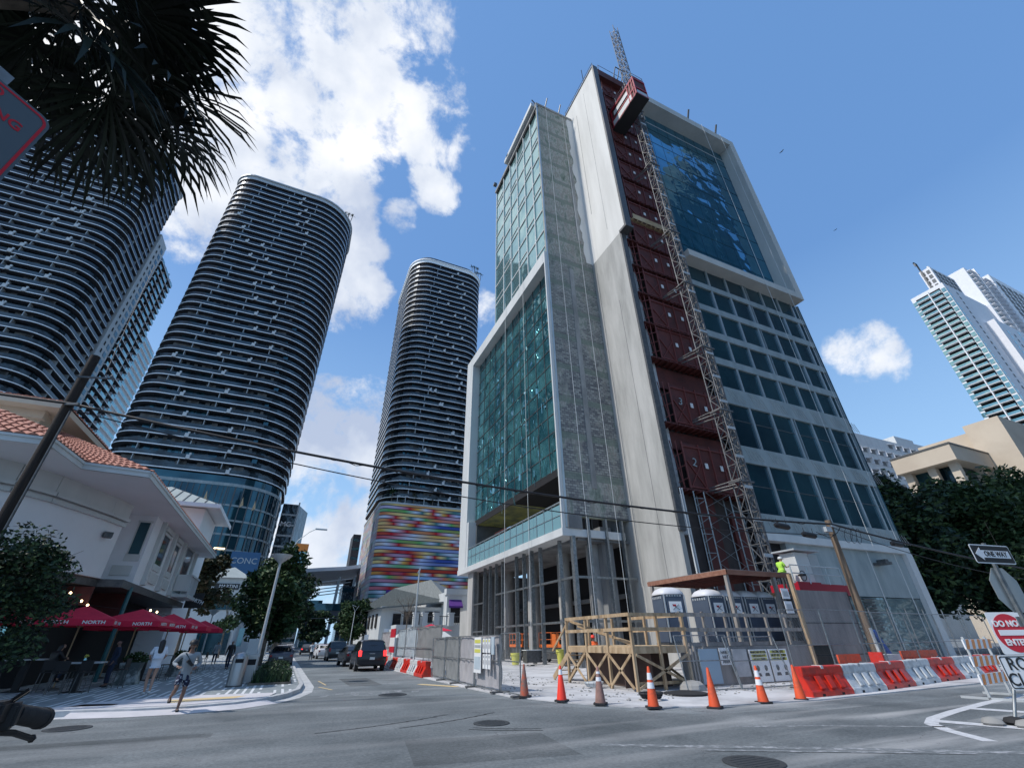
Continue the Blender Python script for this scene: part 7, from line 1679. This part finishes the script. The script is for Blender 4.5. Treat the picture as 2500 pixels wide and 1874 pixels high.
    for i, (d, l) in enumerate((((.632,.22,.742),'small dark bird high in the sky right of the tower'),((.745,.245,.62),'tiny distant bird lower to the right in the sky'))):
        p = o+V(d).normalized()*(170+60*i); t = thing('bird', l, 'bird', p, 0, 'birds in the sky'); b = MB(); b.tube((-.35,0,0),(.3,0,.02),.09,.04,6); b.add([(-.1,0,.03),(.15,0,.03),(.1,.75,.18),(-.15,.6,.14),(.1,-.75,.18),(-.15,-.6,.14)], [(0,1,2,3),(1,0,5,4)]); b.o('body', T['black'], t)
signs(); poles()
# ---------------------------------------------------------------- vehicles
def car(lab, x, y, col, suv=True, rz=0, lit=False, rough=.25, white=False):
    T = MT; m = M('car_paint', col, rough+.1, metal=0, coat=.35)
    t = thing('parked_car' if not lit else 'car', lab, 'car', (x,y,.0), rz, 'cars on the street')
    if suv: L, W, sec = 4.8, .95, [(-2.4,.5,.95,.97,.88,.84),(-2.36,.36,1.02,1.06,.93,.86),(-2.2,.3,1.05,1.45,.95,.8),(-2.0,.28,1.06,1.74,.96,.76),(-1.2,.26,1.06,1.80,.97,.76),(.2,.26,1.04,1.77,.97,.76),(.75,.26,1.03,1.62,.97,.78),(1.35,.28,1.02,1.12,.96,.84),(2.0,.3,.98,1.04,.93,.82),(2.36,.36,.86,.9,.86,.78),(2.42,.45,.7,.72,.8,.72)]
    else: L, W, sec = 4.7, .9, [(-2.35,.5,.85,.87,.8,.76),(-2.3,.34,.93,.97,.87,.8),(-1.75,.28,.95,1.03,.9,.78),(-1.1,.25,.94,1.38,.91,.68),(-.3,.24,.93,1.45,.92,.68),(.4,.24,.92,1.40,.92,.68),(1.15,.25,.92,1.0,.91,.76),(1.9,.28,.86,.92,.88,.76),(2.28,.34,.72,.76,.8,.7),(2.34,.42,.62,.64,.74,.68)]
    b = MB(); vs = []; n = 14
    for yy, zl, zb, zr, w, wr in sec:
        h = [(0,zl),(w*.85,zl),(w*.98,zl+.12),(w,(zl+zb)/2),(w*.985,zb),(wr,zr-.07),(wr*.86,zr)]
        ringp = h+[(0,zr+.015)]+[(-a,c) for a,c in reversed(h[1:])]
        vs += [(a,yy,c) for a,c in ringp]
    n = len(ringp); fs = [(j*n+i,j*n+(i+1)%n,(j+1)*n+(i+1)%n,(j+1)*n+i) for j in range(len(sec)-1) for i in range(n)]
    fs += [tuple(range(n-1,-1,-1)), tuple(range((len(sec)-1)*n,len(sec)*n))]; b.add(vs, fs); b.o('car_body', m, t, smooth=38)
    def pt(j, s, u):   # point between belt and roof edge
        yy, zl, zb, zr, w, wr = sec[j]; return V((s*(w*.985*(1-u)+wr*u+.012), yy, zb*(1-u)+(zr-.07)*u))
    js = (3,4,5,6) if suv else (3,4,5)
    for s in (-1,1):
        b = MB()
        for j, k in zip(js, js[1:]+(js[-1]+1,)):
            b.add([pt(j,s,.1)+V((0,.06,0)), pt(k,s,.1)-V((0,.06,0)), pt(k,s,.86)-V((0,.06,0)), pt(j,s,.86)+V((0,.06,0))], [(0,1,2,3)])
        b.o('side_window', T['carglass'], t)
    b = MB(); a, c = (sec[1], sec[3]) if suv else (sec[2], sec[3])
    z0 = a[3]+.03; z1 = c[3]-.08; y0, y1 = a[0], c[0]; k = (z1-a[3])/(c[3]-a[3])
    if suv: q = [(-.74,-2.335,1.12),(.74,-2.335,1.12),(.67,-2.07,1.66),(-.67,-2.07,1.66)]
    else: q = [(-.68,-1.66,1.08),(.68,-1.66,1.08),(.6,-1.13,1.36),(-.6,-1.13,1.36)]
    b.ext(q, (0,-.02,.02)); b.o('rear_window', T['carglass'], t)
    zt = .98 if suv else .8; w_ = .9 if suv else .82; yb = -2.42 if suv else -2.36
    for s in (-1,1):
        b = MB(); b.box(min(s*w_,s*(w_-.2)),max(s*w_,s*(w_-.2)),yb-.01,yb+.16,zt-.13 if suv else zt-.08,zt+(.2 if suv else .07)); b.o('tail_light', T['tail' if lit else 'taild'], t, bev=.02)
        b = MB(); b.box(s*(W+.02)-.09,s*(W+.02)+.09,.85,1.0,1.0 if suv else .95,1.16 if suv else 1.08); b.o('door_mirror', m, t, bev=.02)
        b = MB(); b.box(s*.62-.14,s*.62+.14,(2.38 if suv else 2.28),(2.44 if suv else 2.34),.68,.84); b.o('headlight', T['wht'], t)
    b = MB(); b.box(-.8,.8,yb-.05,yb+.1,.36,.62); b.o('bumper', T['black'] if suv else m, t, bev=.03)
    b = MB(); b.box(-.16,.16,yb-.065,yb-.045,.66,.8) if suv else b.box(-.16,.16,yb-.03,yb-.01,.62,.75); b.o('number_plate', T['plate'], t)
    if suv:
        b = MB(); b.box(-.2,.15,yb-.02,yb,.98,1.02); b.o('badge', T['chrome'], t)
    R0 = .36 if suv else .32
    for s in (-1,1):
        for yy in ((-1.45,1.5) if suv else (-1.4,1.42)):
            b = MB(); b.tube((s*(W-.21),yy,R0),(s*(W+.01),yy,R0),R0,n=20); q = b.o('wheel', T['rubber'], t, smooth=50)
            b = MB(); b.tube((s*(W-.2),yy,R0),(s*(W+.02),yy,R0),R0*.62,n=12); b.o('rim', T['rim'], q)
    return t
car('black four wheel drive car with glowing tail lights beside the street barriers', 5.55,37.2,(.006,.006,.008),True,rad(-1),True)
car('dark car mostly hidden in front left of the black one', 5.4,44.5,(.02,.022,.025),False,rad(3))
car('grey green estate car farther up the street, seen from behind', 5.3,58.5,(.06,.075,.085),True,0)
car('white sedan ahead of the grey green car', 4.6,67,(.6,.6,.62),False,rad(4),False,.25,True)
car('red car in the distant traffic', 5.6,80,(.3,.02,.03),False,0,True)
car('dark distant car with red lights, left lane of the queue', 3.6,92,(.03,.03,.035),False,0,True)
car('silver distant car in the queue', 5.8,95,(.35,.36,.38),False,0,True)
car('white distant car near the footbridge', 1.2,112,(.6,.6,.62),False,0,False,.3,True)
car('dark car parked nose out by the right kerb beyond the barriers', 8.3,70,(.03,.03,.035),False,rad(8))
car('grey car parked beyond the small white sign', 8.4,84,(.12,.12,.13),False,rad(6))
car('dark sedan with silver rear window parked at the left kerb beside the planting bed', 1.9-1.9,46.5,(.05,.05,.07),False,0)
car('second dark car parked at the left kerb behind the leafy tree', .0,54.0,(.04,.04,.05),False,0)
car('pale car parked farther at the left kerb', .0,76,(.4,.4,.42),False,0)
# ---------------------------------------------------------------- pieces that stand apart become parts of their own
SPLIT = set('brown_boarding timber_lining wall_panel balcony_door pilaster roof_davit drain_pipe oxide_red_column landing_notice penthouse_window window_band slit_window lit_ceiling_strip warm_reflection_panel guide_plate side_shutter wall_light pier leg side_panel riser_pipe hanger lit_strip reveal expansion_joint cladding_rail roof_crane metal_edge_trim shop_window stand end_pier louvre joist dead cladding_joint stair leaning_plank foot bracket tile under_boarding mezzanine core inner_volume party_wall'.split())
def split_loose():
    import re
    for ob in list(bpy.data.objects):
        if ob.type != 'MESH' or ob.parent is None or ob.data.users > 1 or ob.children: continue
        base = re.sub(r'\.\d+$', '', ob.name)
        if base not in SPLIT: continue
        me = ob.data; n = len(me.vertices); par = list(range(n))
        def find(a):
            while par[a] != a: par[a] = par[par[a]]; a = par[a]
            return a
        for p in me.polygons:
            v = list(p.vertices)
            for a in v[1:]: par[find(a)] = find(v[0])
        isl = {}
        for p in me.polygons: isl.setdefault(find(p.vertices[0]), []).append(p)
        if not 1 < len(isl) <= 140: continue
        co = [v.co.copy() for v in me.vertices]
        for ps in isl.values():
            ids = sorted({i for p in ps for i in p.vertices}); mp = {a: k for k, a in enumerate(ids)}
            m2 = bpy.data.meshes.new(base); m2.from_pydata([co[i] for i in ids], [], [[mp[i] for i in p.vertices] for p in ps])
            for mm in me.materials: m2.materials.append(mm)
            m2.polygons.foreach_set('material_index', [p.material_index for p in ps]); m2.polygons.foreach_set('use_smooth', [p.use_smooth for p in ps])
            o2 = bpy.data.objects.new(base, m2); COL.objects.link(o2); o2.parent = ob.parent; o2.location = ob.location; o2.rotation_euler = ob.rotation_euler; o2.scale = ob.scale
        bpy.data.objects.remove(ob)
split_loose()
